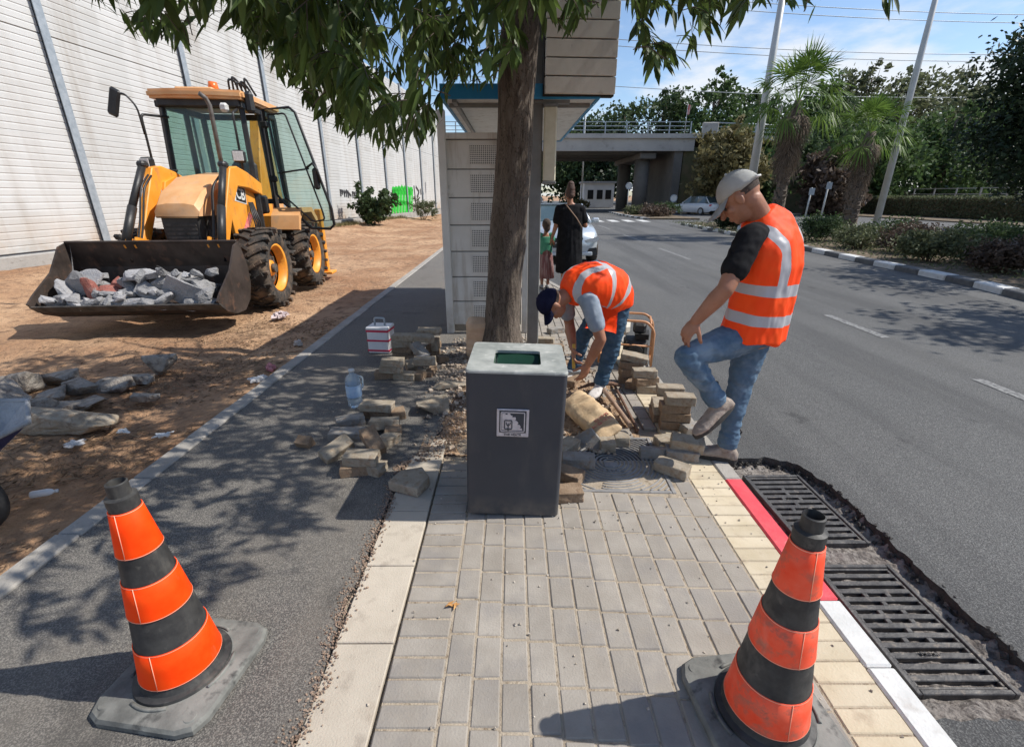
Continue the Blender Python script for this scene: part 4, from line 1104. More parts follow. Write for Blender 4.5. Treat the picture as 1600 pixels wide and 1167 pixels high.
# ---- manhole cover
mh = empty('manhole_cover', (.63, 2.60, .0), R(-2), 'square iron manhole cover with concentric rings, set in the paving right of the bin', 'manhole cover')
bm = NB(); hw = .318
for s in (-1, 1): box(bm, (s * hw, 0, -.02), (.024, hw * 2 + .024, .045), bev=.003); box(bm, (0, s * hw, -.0205), (hw * 2 - .025, .024, .045), bev=.003)
M['manhole'] = pm('dusty_iron', (.19, .185, .18), (.28, .27, .26), 12, .65, .5, 90, metal=.1, c3=(.33, .3, .27), s3=18, a3=.3, dist=.004)
mk(bm, 'frame', M['manhole'], mh)
bm = NB(); box(bm, (0, 0, -.022), (hw * 2 - .03, hw * 2 - .03, .03)); mk(bm, 'plate', pm('iron_groove', (.03, .03, .031), (.055, .053, .053), 20, .7), mh)
bm = NB(); lim = hw - .017
for i in range(1, 17):
    r_ = .012 + i * .0262; seg = []
    for k in range(0, 181):
        a = 2 * math.pi * k / 180; p = V((math.cos(a) * r_ - .0, math.sin(a) * r_, -.006)); gap = (i in (9, 10, 11) and (int(k / 9) % 4 == 1))
        if abs(p.x) < lim and abs(p.y) < lim and not gap: seg.append(p)
        else:
            if len(seg) > 2: tube(bm, seg, .0072, 5)
            seg = []
    if len(seg) > 2: tube(bm, seg, .0072, 5)
mk(bm, 'rings', M['manhole'], mh)
bm = NB(); box(bm, (.0, -.035, -.002), (.085, .05, .012), bev=.002)
for i in range(5): box(bm, (-.05 + i * .028, -.105, -.002), (.016, .02, .014), bev=.001)
mk(bm, 'raised_mark', M['manhole'], mh)

# ---- jug
M['jug'] = pm('clear_blue_plastic', (.62, .76, .86), (.7, .8, .88), 8, .12, .2, 30, trans=.72, ior=1.2, dist=.01)
jp = G(556, 634); jg = empty('water_jug', jp + V((0, 0, .002)), R(20), 'clear blueish plastic water jug standing on the asphalt path', 'water jug')
bm = NB(); lathe(bm, [(0, 0), (.052, .002), (.058, .012), (.056, .05), (.059, .07), (.056, .09), (.059, .12), (.056, .14), (.06, .19), (.058, .23), (.045, .262), (.022, .278), (.02, .30)], n=28); mk(bm, 'body', M['jug'], jg)
bm = NB(); cyl(bm, (0, 0, .297), (0, 0, .315), .024, n=20); mk(bm, 'cap', M['white_paint'], jg)
bm = NB(); tube(bm, fillet([(.045, 0, .255), (.075, 0, .24), (.075, 0, .16), (.056, 0, .14)], .02), .008, 8); mk(bm, 'handle', M['jug'], jg)
bm = NB(); lathe(bm, [(.0592, .09), (.0605, .095), (.0605, .185), (.0595, .19)], n=28); mk(bm, 'label_sleeve', pm('jug_label', (.25, .42, .65), (.5, .62, .74), 14, .4), jg)
# ---- striped box
M['box_white'] = pm('white_plastic', (.66, .65, .66), (.74, .73, .73), 8, .5, .1, 90)
M['box_red'] = pm('crimson_stripe', (.5, .02, .06), (.58, .03, .08), 8, .5)
bp = G(594, 553); bx = empty('striped_box', bp + V((0, .1, .002)), R(-6), 'white picnic box with crimson stripes and grey carry handle beside the stacked blocks', 'cool box')
bm = NB(); box(bm, (0, 0, .13), (.235, .2, .26), bev=.012); mk(bm, 'body', M['box_white'], bx)
bm = NB(); box(bm, (0, 0, .275), (.245, .21, .034), bev=.008); mk(bm, 'lid', M['box_white'], bx)
for z in (.035, .145, .248):
    bm = NB(); box(bm, (0, 0, z), (.243, .208, .02), bev=.002); mk(bm, 'stripe', M['box_red'], bx)
bm = NB(); tube(bm, fillet([(-.055, 0, .29), (-.055, 0, .37), (.055, 0, .37), (.055, 0, .29)], .02), .011, 8); mk(bm, 'handle', M['galv'], bx)

# ---- paper sacks
def sack_mesh(L, W, T, seed, voxel=.008):
    rr = random.Random(seed); bm = NB()
    secs = []
    for i in range(15):
        t = i / 14; e = (1 - abs(2 * t - 1) ** 7); w_ = W / 2 * (.82 + .18 * e); th = T / 2 * max(.10, e) * (1 + .1 * math.sin(t * 9 + seed))
        secs.append((V((0, 0, (t - .5) * L)), V((1, 0, 0)), V((0, 1, 0)), w_, th))
    loft(bm, secs, 40, p=2.9); me = fuse(bm, voxel, 3)
    me.update(); nm_ = [v.normal.copy() for v in me.vertices]; cc_ = []
    for v, nn in zip(me.vertices, nm_):
        p = v.co.copy(); a = abs(p.z) / (L / 2)
        q = noise.noise(V((p.x * 4, p.y * 4, p.z * 34))) * .011 * (.4 + a) + noise.noise(V((p.x * 13, p.y * 13, p.z * 11 + seed))) * .009
        cc_.extend(p + nn * q)
    me.vertices.foreach_set('co', cc_); me.update()
    return me
M['sack_paper'] = pm('kraft_paper', (.50, .34, .22), (.60, .43, .29), 7, .8, .4, 60, c3=(.4, .26, .17), s3=10, a3=.3, dist=.01)
M['sack_yellow'] = pm('yellowish_paper', (.50, .35, .20), (.62, .46, .28), 7, .8, .4, 60, c3=(.42, .30, .18), s3=10, a3=.42, dist=.015)
M['print_red'] = pm('faded_red_print', (.45, .09, .08), (.6, .35, .25), 30, .8)
s1 = empty('paper_sack', (-.335, 4.62, 0), R(5), 'crumpled brown paper cement sack standing against the tree trunk', 'cement sack', 'paper cement sacks')
o = link_mesh(sack_mesh(.46, .27, .16, 1), 'bag', M['sack_paper'], s1); o.location = (0, 0, .225); o.rotation_euler = (R(3), R(2), 0)
bm = NB()
for z in (.12, .30): 
    tube(bm, [(-.135, -.07, z), (-.07, -.095, z - .005), (.02, -.1, z + .004), (.09, -.09, z - .002)], .007, 6)
mk(bm, 'fold', M['sack_paper'], s1) if False else bm.free()
a_, b2_ = G(894, 624, .1), G(952, 676, .075); d = (b2_ - a_)
s2 = empty('paper_sack', (a_ + b2_) / 2 + V((0, 0, 0)), 0, 'yellowish paper cement sack with faded red print lying on its side behind the bin', 'cement sack', 'paper cement sacks')
s2.rotation_euler = Euler((R(90), 0, math.atan2(d.y, d.x) - R(90)), 'XYZ'); s2.rotation_euler = (d.to_track_quat('Z', 'Y')).to_euler()
mt = d.to_track_quat('Z', 'Y').to_matrix()
o = link_mesh(sack_mesh(.62, .22, .14, 3), 'bag', M['sack_yellow'], s2)
up = mt.inverted() @ V((0, 0, 1)); cam_d = mt.inverted() @ V((-.15, -.75, .8)).normalized()
o.rotation_euler = (0, 0, math.atan2(cam_d.y, cam_d.x) - R(90))
# red printed letters on the sack, following its curve
sx = cam_d.cross(V((0, 0, 1))).normalized(); pb = NB()
for row, zz_ in enumerate((-.17, -.125)):
    for i in range(4 - row):
        for (dx, dz_, w_, h_) in (((0, 0, .007, .03), (.012, .012, .018, .006), (.012, -.010, .018, .006), (.022, 0, .006, .024)) if i % 2 == 0 else ((0, 0, .007, .03), (.022, 0, .007, .03), (.011, 0, .018, .006))):
            xx = -.075 + i * .042 + dx; thick = .079 * (1 - min(1, abs(xx) / .12) ** 2.9) ** (1 / 2.9) + .004
            c0 = cam_d * thick + (-sx) * xx + V((0, 0, -(dz_ + zz_)))
            box(pb, c0, (.004, w_, h_) , Matrix((cam_d, -sx, V((0, 0, 1)))).transposed())
mk(pb, 'red_print', M['print_red'], s2)
# ---- wooden handled tools in the trench
def stick(name, p, q, r, mat, label, cat, n=10, extra=None):
    p, q = V(p), V(q); m_ = (p + q) / 2; t = empty(name, m_, 0, label, cat)
    bm = NB(); tube(bm, [p - m_, (p + q) / 2 - m_ + V((0, 0, .003)), q - m_], [r, r * .92, r], n); mk(bm, 'handle', mat, t); 
    if extra: extra(t, p - m_, q - m_)
    return t
M['wood'] = pm('old_wood', (.24, .15, .10), (.36, .25, .18), 9, .8, .6, 60, stretch=(6, 1, 1), dist=.004)
M['rust'] = pm('rusty_steel', (.13, .075, .05), (.22, .13, .09), 14, .8, .6, 60, metal=.3)
def head(t, p, q):
    bm = NB(); d = (p - q).normalized(); s = d.cross(V((0, 0, 1))).normalized()
    tube(bm, [p - s * .2 + V((0, 0, -.02)), p - s * .1 + V((0, 0, .012)), p + V((0, 0, .02)), p + s * .1 + V((0, 0, .012)), p + s * .19 + V((0, 0, -.015))], [.008, .017, .024, .018, .012], 8); mk(bm, 'pick_head', M['rust'], t)
stick('pickaxe', G(938, 602, .06), G(984, 664, .03), .019, M['wood'], 'pickaxe with a worn wooden handle lying across the trench beside the yellowish sack', 'pickaxe', extra=head)
stick('steel_bar', G(958, 598, .03), G(996, 672, .012), .012, M['rust'], 'thin dark steel bar lying right of the pickaxe', 'steel bar')
# ---- blocks
BR = {}
def block_mesh(kind, size, seed):
    k = (kind, size, seed % 5)
    if k in BR: return BR[k]
    rr = random.Random(hash((size, seed % 5)) % 999); bm = NB()
    if size == 'penta':
        prism(bm, [(-.1, -.1), (.1, -.1), (.1, .03), (0, .11), (-.1, .03)], 0, .06)
        bmesh.ops.bevel(bm, geom=bm.edges[:], offset=.005, segments=1, affect='EDGES')
    else:
        sx_, sy_, sz_ = {'n': (.205, .102, .068), 'h': (.11, .102, .068), 's': (.21, .21, .06), 'f': (.24, .12, .06)}[size]
        box(bm, (0, 0, sz_ / 2), (sx_, sy_, sz_), bev=.004)
        bmesh.ops.subdivide_edges(bm, edges=bm.edges[:], cuts=3, use_grid_fill=True)
        for v in bm.verts: v.co += V((noise.noise(v.co * 38 + V((seed % 5, 0, 0))), noise.noise(v.co * 30 + V((9, seed % 5, 0))), noise.noise(v.co * 30 + V((0, 7, seed % 5))))) * .0055
    me = bpy.data.meshes.new('paver_block'); bm.to_mesh(me); bm.free(); me.materials.append(M[kind]); BR[k] = me; return me
bi = 0
def block(u, v, z, rz, rx, ry, kind, size, label, group):
    global bi
    bi += 1; o = bpy.data.objects.new('paver_block', block_mesh({'b': 'brick', 'm': 'brick_brown', 'g': 'brick_grey'}[kind], size, bi)); COL.objects.link(o)
    o.location = G(u, v, z) if u > 9 else V((u, v, z)); o.rotation_euler = (R(rx), R(ry), R(rz)); tag(o, label, 'paving block', group); return o
gA, gC, gD, gE, gF = 'paving blocks heaped beside the striped box', 'paving blocks scattered on the path edge', 'paving blocks stacked by the curb', 'paving blocks loose by the standing worker', 'paving blocks around the manhole cover'
# left scatter on the asphalt
block(474, 700, 0, 78, 0, 62, 'm', 'h', 'small muddy block standing on end alone on the asphalt, leftmost of all', gC)
block(527, 706, .03, 48, 24, -16, 'b', 'n', 'block tipped up on its edge at the left end of the scatter', gC)
block(560, 738, 0, 12, 0, 0, 'm', 'n', 'brown block half hidden under the pale front block', gC)
block(566, 722, .07, -4, 3, 0, 'b', 'n', 'pale flat block lying on top of another at the front of the scatter', gC)
block(588, 738, .0, -20, 0, 0, 'b', 'h', 'short block poking out right below the pale front block', gC)
block(583, 694, .075, -52, 10, 26, 'm', 'n', 'brown block leaning steeply in the middle of the scatter', gC)
block(543, 684, .0, 6, 0, 3, 'g', 'f', 'grey flat slab left of the leaning brown block', gC)
block(548, 664, .0, 24, 2, 0, 'g', 'n', 'shadowed grey block behind the grey flat slab', gC)
block(591, 650, .0, -6, 0, 0, 'm', 'f', 'lower block of the pair beside the water jug', gC)
block(590, 640, .069, -4, -4, 2, 'b', 'f', 'upper block of the pair beside the water jug', gC)
block(601, 668, .03, 10, -8, 3, 'b', 'n', 'pale thin block lying tilted behind the leaning one', gC)
block(622, 652, .0, 20, 0, 0, 'm', 'h', 'small brown half block right of the pair beside the jug', gC)
block(615, 682, .0, 5, 0, 0, 'm', 'h', 'half block at the right side of the scatter, by the soil', gC)
block(603, 696, .0, 60, 0, 5, 'b', 'n', 'block lying under the right end of the leaning brown one', gC)
block(645, 757, .004, -22, 0, 0, 'b', 'penta', 'five sided slab block lying on the beige edge strip', gC)
# heap by the box
hA = [(604, 590, 0, 8, 0, 0, 'm', 'n', 'bottom block of the small front pile near the striped box'), (612, 581, .069, -5, 0, 0, 'b', 'n', 'middle block of the small front pile near the striped box'),
 (614, 571, .138, 6, 0, 3, 'b', 'n', 'top block of the small front pile near the striped box'), (634, 592, 0, -12, 0, 0, 'b', 'n', 'flat block at the foot of the small front pile, to its right'),
 (641, 574, .04, -55, 0, 30, 'b', 'h', 'half block sliding off the right of the small front pile'), (655, 592, 0, 70, 0, 0, 'm', 'h', 'half block lying in front of the heap, right of the small pile'),
 (668, 584, .0, 84, 90, 0, 'm', 'n', 'block standing on its long edge at the front right of the heap'), (664, 569, .105, 4, 0, 0, 'b', 'n', 'block bridging two others at the front right of the heap'),
 (630, 560, 0, 4, 0, 0, 'm', 'n', 'bottom block of the tall stack right behind the striped box'), (630, 550, .069, -6, 0, 0, 'm', 'n', 'second block of the tall stack behind the striped box'),
 (629, 541, .138, 5, 0, 0, 'b', 'n', 'third block of the tall stack behind the striped box'), (632, 531, .207, -4, 0, 0, 'b', 'f', 'top block of the tall stack behind the striped box'),
 (652, 566, .0, 30, 0, 0, 'm', 'n', 'muddy block low in the middle of the heap'), (655, 552, .11, -40, 0, 32, 'g', 'n', 'greyish block tilted in the middle of the heap'),
 (662, 533, .20, 14, 10, 8, 'b', 'n', 'block lying high in the middle of the heap'), (678, 556, 0, 86, 0, 0, 'm', 'n', 'bottom block under the back right of the heap'),
 (678, 546, .069, 80, 0, 0, 'm', 'n', 'second block at the back right of the heap'), (676, 537, .138, 90, 90, 0, 'b', 'n', 'block on its edge at the back right of the heap'),
 (671, 522, .24, 3, 0, 0, 'b', 'f', 'topmost flat block at the back right of the heap'), (690, 566, .0, 40, 0, 12, 'm', 'h', 'half block at the right foot of the heap by the gravel')]
for h in hA: block(*h, gA)
# broken concrete lumps
def lump(u, v, z, s, rot, mat, label, seed, group='broken concrete lumps on the soil', name='concrete_lump', cat='concrete lump'):
    bm = NB(); rock(bm, (0, 0, s[2] / 2), s, random.Random(seed), n=18); o = mk(bm, name, M[mat]); o.location = G(u, v, z); o.rotation_euler = tuple(R(a) for a in rot); return tag(o, label, cat, group)
lump(676, 640, .0, (.30, .22, .10), (6, 4, 12), 'brick', 'large rounded concrete lump left of the bin, with a hollow under it', 3)
lump(704, 605, .0, (.32, .16, .05), (4, 0, 5), 'brick', 'flat broken slab lying behind the concrete lump', 5)
lump(658, 566, .06, (.16, .1, .08), (20, 14, 30), 'rubble_light', 'pale broken lump wedged in the block heap', 7)
# right side: stacks by the curb
D = [(1012, 612, 0, -6, 0, 0, 'b', 'n', 'bottom block of the three high stack behind the trench'), (1008, 600, .069, 10, 0, 0, 'm', 'n', 'middle block of the three high stack behind the trench'),
 (1006, 588, .138, -3, 0, 0, 'b', 'n', 'top block of the three high stack behind the trench'), (990, 603, 0, 60, 0, 0, 'm', 'n', 'dark block left of the three high stack'),
 (984, 597, 0, -8, 0, 0, 'm', 'n', 'bottom block of the tall stack in front of the orange frame'), (985, 586, .069, 4, 0, 0, 'm', 'n', 'second block of the tall stack in front of the orange frame'),
 (986, 575, .138, -10, 0, 0, 'm', 'n', 'third block of the tall stack in front of the orange frame'), (990, 563, .207, -14, 4, 10, 'b', 'f', 'top tilted block of the tall stack in front of the orange frame'),
 (1052, 668, 0, -8, 0, 0, 'm', 'n', 'bottom block of the tallest stack beside the raised boot'), (1054, 655, .069, -14, 0, 0, 'm', 'n', 'second block of the tallest stack beside the raised boot'),
 (1053, 642, .138, -4, 0, 0, 'm', 'n', 'third block of the tallest stack beside the raised boot'), (1061, 630, .207, -8, 0, 0, 'b', 'n', 'top block of the tallest stack beside the raised boot'),
 (1027, 652, 0, 84, 0, 0, 'm', 'n', 'bottom block left behind the tallest stack'), (1029, 640, .069, 80, 0, 0, 'b', 'n', 'second block left behind the tallest stack'),
 (1048, 641, .0, -8, 0, 0, 'b', 'n', 'hidden bottom block right behind the tallest stack'), (1048, 628, .069, -6, 0, 0, 'm', 'n', 'second block right behind the tallest stack'), (1046, 615, .138, -9, 0, 0, 'b', 'n', 'pale block lying on the pair behind the tallest stack')]
for h in D: block(*h, gD)
E_ = [(1022, 708, .0, -4, 78, 0, 'g', 'n', 'grey block standing on its edge right of the manhole'), (1064, 715, 0, -12, 0, 0, 'g', 'n', 'grey block lying between the standing edge block and the worker boot'),
 (1046, 696, 0, 10, 0, 0, 'b', 'n', 'pale block under the tilted ones by the worker'), (1072, 698, .069, -16, 8, 4, 'b', 'n', 'tilted dirty block lying on top by the worker supporting foot'),
 (1049, 738, 0, -38, 0, 0, 'b', 'n', 'block lying on the corner of the manhole cover, lower right'), (1086, 676, 0, 12, 0, 0, 'g', 'n', 'flat grey block beneath the raised boot')]
for h in E_: block(*h, gE)
F_ = [(921, 693, .0, -24, 62, 0, 'g', 'penta', 'grey five sided block leaning on the yellowish sack'), (947, 696, .0, 86, 0, 0, 'b', 'n', 'block lying end on beside the leaning five sided one'),
 (970, 692, .0, 84, 0, 0, 'b', 'h', 'half block at the lower end of the pickaxe'), (903, 726, 0, -6, 0, 0, 'g', 'n', 'greyish block lying on the shadowed edge of the manhole'),
 (884, 748, 0, -32, 0, 0, 'm', 'n', 'orange brown block sticking out right of the bin'), (881, 778, 0, 4, 0, 0, 'm', 'n', 'dark muddy block at the bottom right corner of the bin'),
 (884, 706, 0, 50, 0, 0, 'b', 'n', 'block mostly hidden behind the right edge of the bin')]
for h in F_: block(*h, gF)
gB = 'paving blocks behind the bending worker'
for h in [(855, 552, 0, 10, 0, 0, 'b', 'n', 'block lying right behind the shelter column'), (852, 536, 0, -14, 0, 0, 'b', 'n', 'pale block farther behind the shelter column'), (866, 548, .0, 4, 0, 0, 'm', 'n', 'low brown block between column and bending worker'), (868, 520, 0, 30, 0, 0, 'g', 'n', 'grey block just past the bending worker cap'), (905, 575, .0, 30, 0, 0, 'm', 'n', 'brown block under the bending worker arms'), (893, 600, 0, 70, 0, 0, 'm', 'n', 'muddy block beneath the bending worker hand')]: block(*h, gB)

# soil in the tree pit and trench, with crumbs
def pz(x, y): return -.012 + .03 * noise.noise(V((x * 3, y * 3, 1))) + .02 * noise.noise(V((x * 11, y * 11, 1))) + .008 * noise.noise(V((x * 40, y * 40, 1))) + .03 * math.exp(-((x + .1) ** 2 + (y - 4.6) ** 2) / .1)
grid('tree_pit_soil', -.62, .92, 2.7, 5.0, 110, 160, lambda x, y: max(-.03, pz(x, y)) if not (x > .34 and y < 2.96) else -.03, M['pit'])
rr = random.Random(31); bm = NB()
for _ in range(2600):
    x, y = rr.uniform(-.68, .85), rr.uniform(2.68, 5.4)
    if rr.random() < .45: x, y = rr.gauss(-.52, .13), rr.gauss(4.3, .4)
    s = rr.uniform(.004, .016) * (1 if rr.random() < .93 else 2.2)
    box(bm, (x, y, s * .35 + .002), (s * 1.3, s, s * .8), E3(rr.uniform(0, 60), rr.uniform(0, 60), rr.uniform(0, 180)), jit=s * .22)
tag(mk(bm, 'broken_gravel', pm('crumbs', (.30, .23, .17), (.48, .40, .32), 30, .9, island=.4)), 'crumbled soil and gravel in the torn up pavement', 'gravel', kind='stuff')
rr = random.Random(32); bm = NB()
for _ in range(900):
    x, y = rr.uniform(-.5, 1.35), rr.uniform(.7, 4.2) ** 1.0
    if y < 1.9 and rr.random() < .75: continue
    s = rr.uniform(.002, .007); box(bm, (x, y, s * .4), (s * 1.3, s, s), E3(rr.uniform(0, 60), rr.uniform(0, 60), rr.uniform(0, 180)), jit=s * .22)
tag(mk(bm, 'grit', pm('grit', (.2, .16, .12), (.5, .45, .38), 60, .9, island=.4)), 'grit scattered on the paving', 'grit', kind='stuff')

# ---- plate compactor with an orange tube frame
M['tube_orange'] = pm('orange_tube', (.50, .23, .10), (.6, .3, .15), 9, .45, .1, 60, c3=(.35, .2, .13), s3=20, a3=.3)
M['machine_black'] = pm('machine_black', (.02, .02, .02), (.05, .048, .045), 9, .6, .4, 40, c3=(.12, .11, .1), s3=16, a3=.3)
cp = empty('power_generator', (1.15, 4.5, 0), R(-14), 'small petrol machine with orange tube frame, white tank and black engine, behind the bending worker', 'generator')
for y in (-.18, .18):
    bm = NB(); tube(bm, fillet([(-.28, y, .05), (-.28, y, .5), (-.24, y, .56), (.2, y, .56), (.28, y, .46), (.28, y, .05)], .06), .014, 10); 
    if y < 0: tube(bm, [(-.28, y, .28), (.28, y, .28)], .011, 8)
    mk(bm, 'frame_side', M['tube_orange'], cp)
bm = NB()
for (x, z) in ((-.28, .05), (.28, .05), (-.26, .53), (.24, .53)): tube(bm, [(x, -.18, z), (x, .18, z)], .012, 8)
mk(bm, 'cross_tube', M['tube_orange'], cp)
bm = NB(); box(bm, (-.09, 0, .44), (.24, .28, .14), bev=.04); tk = mk(bm, 'fuel_tank', pm('cream_tank', (.5, .46, .38), (.58, .54, .46), 8, .5), cp)
bm = NB(); cyl(bm, (-.09, 0, .5), (-.09, 0, .535), .03); mk(bm, 'filler_cap', M['machine_black'], tk)
bm = NB(); box(bm, (.1, -.02, .2), (.26, .26, .24), bev=.03); cyl(bm, (.1, -.16, .2), (.1, -.2, .2), .085, n=20)
for k in range(5): box(bm, (.16, -.03, .34 + k * .014), (.15, .2, .006))
mk(bm, 'engine', M['machine_black'], cp)
bm = NB(); box(bm, (.13, 0, .45), (.14, .18, .12), bev=.025); mk(bm, 'air_filter', M['machine_black'], cp)
bm = NB(); cyl(bm, (-.24, 0, .2), (-.06, 0, .2), .12, n=24); mk(bm, 'alternator', M['galv'], cp)
bm = NB(); tube(bm, [(.15, -.25, .02), (.3, -.3, .01), (.36, -.2, .01), (.28, -.12, .012), (.2, -.22, .014), (.32, -.34, .01)], .01, 7); mk(bm, 'cable', M['machine_black'], cp)

cp.scale = (.9, .9, .86)
# ---- wheelbarrow at the left edge
wb = empty('wheelbarrow', (-2.72, 2.28, .0), R(8), 'wheelbarrow with dusty grey tray and dark blue underside at the left edge', 'wheelbarrow')
M['barrow_blue'] = pm('dark_blue_steel', (.01, .02, .09), (.02, .03, .13), 9, .5, .2, 60, c3=(.06, .06, .08), s3=14, a3=.3)
M['barrow_in'] = pm('cement_crusted_steel', (.28, .29, .30), (.42, .42, .42), 8, .85, .8, 40)
def tray(bm, off_, mi, z):
    secs = [(-.62, .34, .62), (-.35, .30, .30)]
    top = [(.36, -.02), (.36, -.85), (.2, -.98), (-.2, -.98), (-.36, -.85), (-.36, -.02)]; bot = [(.2, -.2), (.2, -.62), (.12, -.7), (-.12, -.7), (-.2, -.62), (-.2, -.2)]
    T = [bm.verts.new((x * off_, y, .66 - .05 * (y < -.9) + z)) for x, y in top]; B = [bm.verts.new((x * off_, y, .36 + z)) for x, y in bot]; n = 6
    for i in range(n): f = bm.faces.new((T[i], T[(i + 1) % n], B[(i + 1) % n], B[i])); f.material_index = mi
    f = bm.faces.new(B); f.material_index = mi
bm = NB(); tray(bm, 1.0, 0, 0); o = mk(bm, 'tray_underside', M['barrow_blue'], wb); o.rotation_euler = (0, 0, R(90)); o.location = (.25, 0, -.09)
bm = NB(); tray(bm, .985, 0, .012); T_ = [(.36, -.02), (.36, -.85), (.2, -.98), (-.2, -.98), (-.36, -.85), (-.36, -.02)]
tube(bm, [(x, y, .665 - .05 * (y < -.9)) for x, y in T_], .014, 8, closed=True); o = mk(bm, 'tray_inside', M['barrow_in'], wb); o.rotation_euler = (0, 0, R(90)); o.location = (.25, 0, -.09)
bm = NB(); Mx = E3(90, 0, 0); lathe(bm, [(.10, -.03), (.155, -.045), (.19, -.03), (.198, 0), (.19, .03), (.155, .045), (.10, .03)], (.98, 0, .2), Mx, 32); wh = mk(bm, 'wheel', M['cone_black'], wb)
bm = NB(); lathe(bm, [(.02, -.04), (.03, -.02), (.11, -.012), (.11, .012), (.03, .02), (.02, .04)], (.98, 0, .2), Mx, 32); mk(bm, 'rim', M['barrow_in'], wh)
for s in (-1, 1):
    bm = NB(); tube(bm, fillet([(1.0, s * .07, .2), (.75, s * .12, .3), (.1, s * .24, .4), (-.6, s * .3, .5)], .1), .017, 8); mk(bm, 'handle_bar', M['machine_black'], wb)
    bm = NB(); tube(bm, fillet([(.7, s * .12, .31), (.45, s * .2, .02), (.2, s * .22, .02), (.05, s * .24, .38)], .05), .014, 8); mk(bm, 'leg', M['rust'], wb)
wb.location = (-3.68, 1.88, 0); wb.rotation_euler = (0, 0, R(2))

# ---- litter and rubble on the dirt
M['rubble_dirty'] = pm('dusty_brown_rubble', (.24, .205, .17), (.38, .345, .30), 9, .95, .9, 60, c3=(.13, .10, .08), s3=14, a3=.42)
rb = [(18, 640, (.5, .34, .16), 'rubble_dirty', 'dark grey slab piece at the left edge, upper part of the rubble row'), (70, 632, (.42, .3, .08), 'rubble_dirty', 'pale angular slab piece in the left rubble row'),
 (40, 655, (.6, .3, .12), 'rubble_dirty', 'grey broken slab at the left edge just above the long beam'), (108, 645, (.4, .24, .07), 'rubble_dirty', 'thin grey slab leaning in the rubble row'), (150, 642, (.45, .26, .08), 'rubble_dirty', 'grey slab right of the thin leaning one'),
 (95, 603, (.55, .22, .10), 'rubble_dirty', 'long weathered slab at the back of the rubble row'), (180, 612, (.4, .2, .09), 'rubble_dirty', 'brownish grey block in the dry twigs'), (215, 600, (.45, .16, .07), 'rubble_dirty', 'flat narrow slab behind the dry twigs'), (255, 585, (.3, .26, .16), 'rubble_dirty', 'rounded pale lump at the right end of the rubble row'),
 (45, 615, (.3, .2, .16), 'rubble_dirty', 'grey pointed chunk behind the left slabs'), (228, 626, (.26, .14, .05), 'rubble_dirty', 'white flat shard with a raised end'), (130, 618, (.3, .2, .1), 'rubble_dirty', 'small grey chunk in the middle of the rubble row'), (12, 612, (.4, .25, .12), 'rubble_dirty', 'grey chunk at the very left edge behind the others')]
for i, (u, v, s, mt_, lb) in enumerate(rb):
    lump(u, v, -.012, (s[0] * .85, s[1] * .9, s[2] * 1.35), (rnd.uniform(-9, 9), rnd.uniform(-14, 14), rnd.uniform(-30, 30)), mt_, lb, 60 + i, 'concrete rubble dumped on the dirt')
lump(100, 672, -.01, (.78, .22, .17), (4, 2, 6), 'brick', 'long pale concrete beam lying on the dirt by the wheelbarrow', 81, 'concrete rubble dumped on the dirt')
def litter(u, v, s, col, label, seed, name='litter', cat='litter'):
    bm = NB(); rr = random.Random(seed); ball(bm, (0, 0, 0), (s[0] / 2, s[1] / 2, s[2] / 2), n=26, smooth=False)
    for q in bm.verts: q.co *= .8 + .8 * noise.noise(q.co * 28 + V((seed, 0, 0))); q.co.z += .35 * s[2] * noise.noise(q.co * 70)
    o = mk(bm, name, pm('litter_plastic', col, tuple(c * .8 for c in col), 20, .5)); o.location = G(u, v, s[2] * .4); o.rotation_euler = (0, 0, rr.uniform(0, 3)); tag(o, label, cat, 'litter on the dirt strip')
litter(115, 693, (.14, .1, .03), (.6, .58, .56), 'crumpled pale wrapper below the long concrete beam', 1)
litter(193, 674, (.1, .07, .03), (.7, .69, .66), 'small white paper scrap in the middle of the dirt', 2)
litter(254, 679, (.15, .05, .03), (.7, .7, .68), 'torn white strip nearer the path kerb', 3)
litter(402, 592, (.16, .1, .05), (.7, .68, .66), 'flat white packet close to the path kerb', 4)
litter(422, 574, (.12, .1, .07), (.5, .2, .22), 'crumpled pinkish packet by the path kerb', 5)
litter(465, 536, (.13, .1, .07), (.5, .45, .42), 'pale crumpled cup near the kerb, farthest along', 6)
litter(438, 492, (.25, .16, .09), (.6, .5, .5), 'pale plastic bag lying near the front wheel of the loader', 7)
b = empty('plastic_bottle', G(67, 770, .022), R(20), 'white plastic bottle lying on the dirt by the wheelbarrow wheel', 'bottle')
bm = NB(); lathe(bm, [(0, -.075), (.024, -.072), (.027, -.06), (.027, .03), (.02, .055), (.011, .065), (.011, .075), (0, .076)], M=E3(0, 90, 0) * .75, n=20); mk(bm, 'bottle_body', M['box_white'], b)
bm = NB(); lathe(bm, [(0, .076), (.013, .076), (.013, .092), (0, .092)], M=E3(0, 90, 0) * .75, n=16); mk(bm, 'cap', M['box_white'], b)
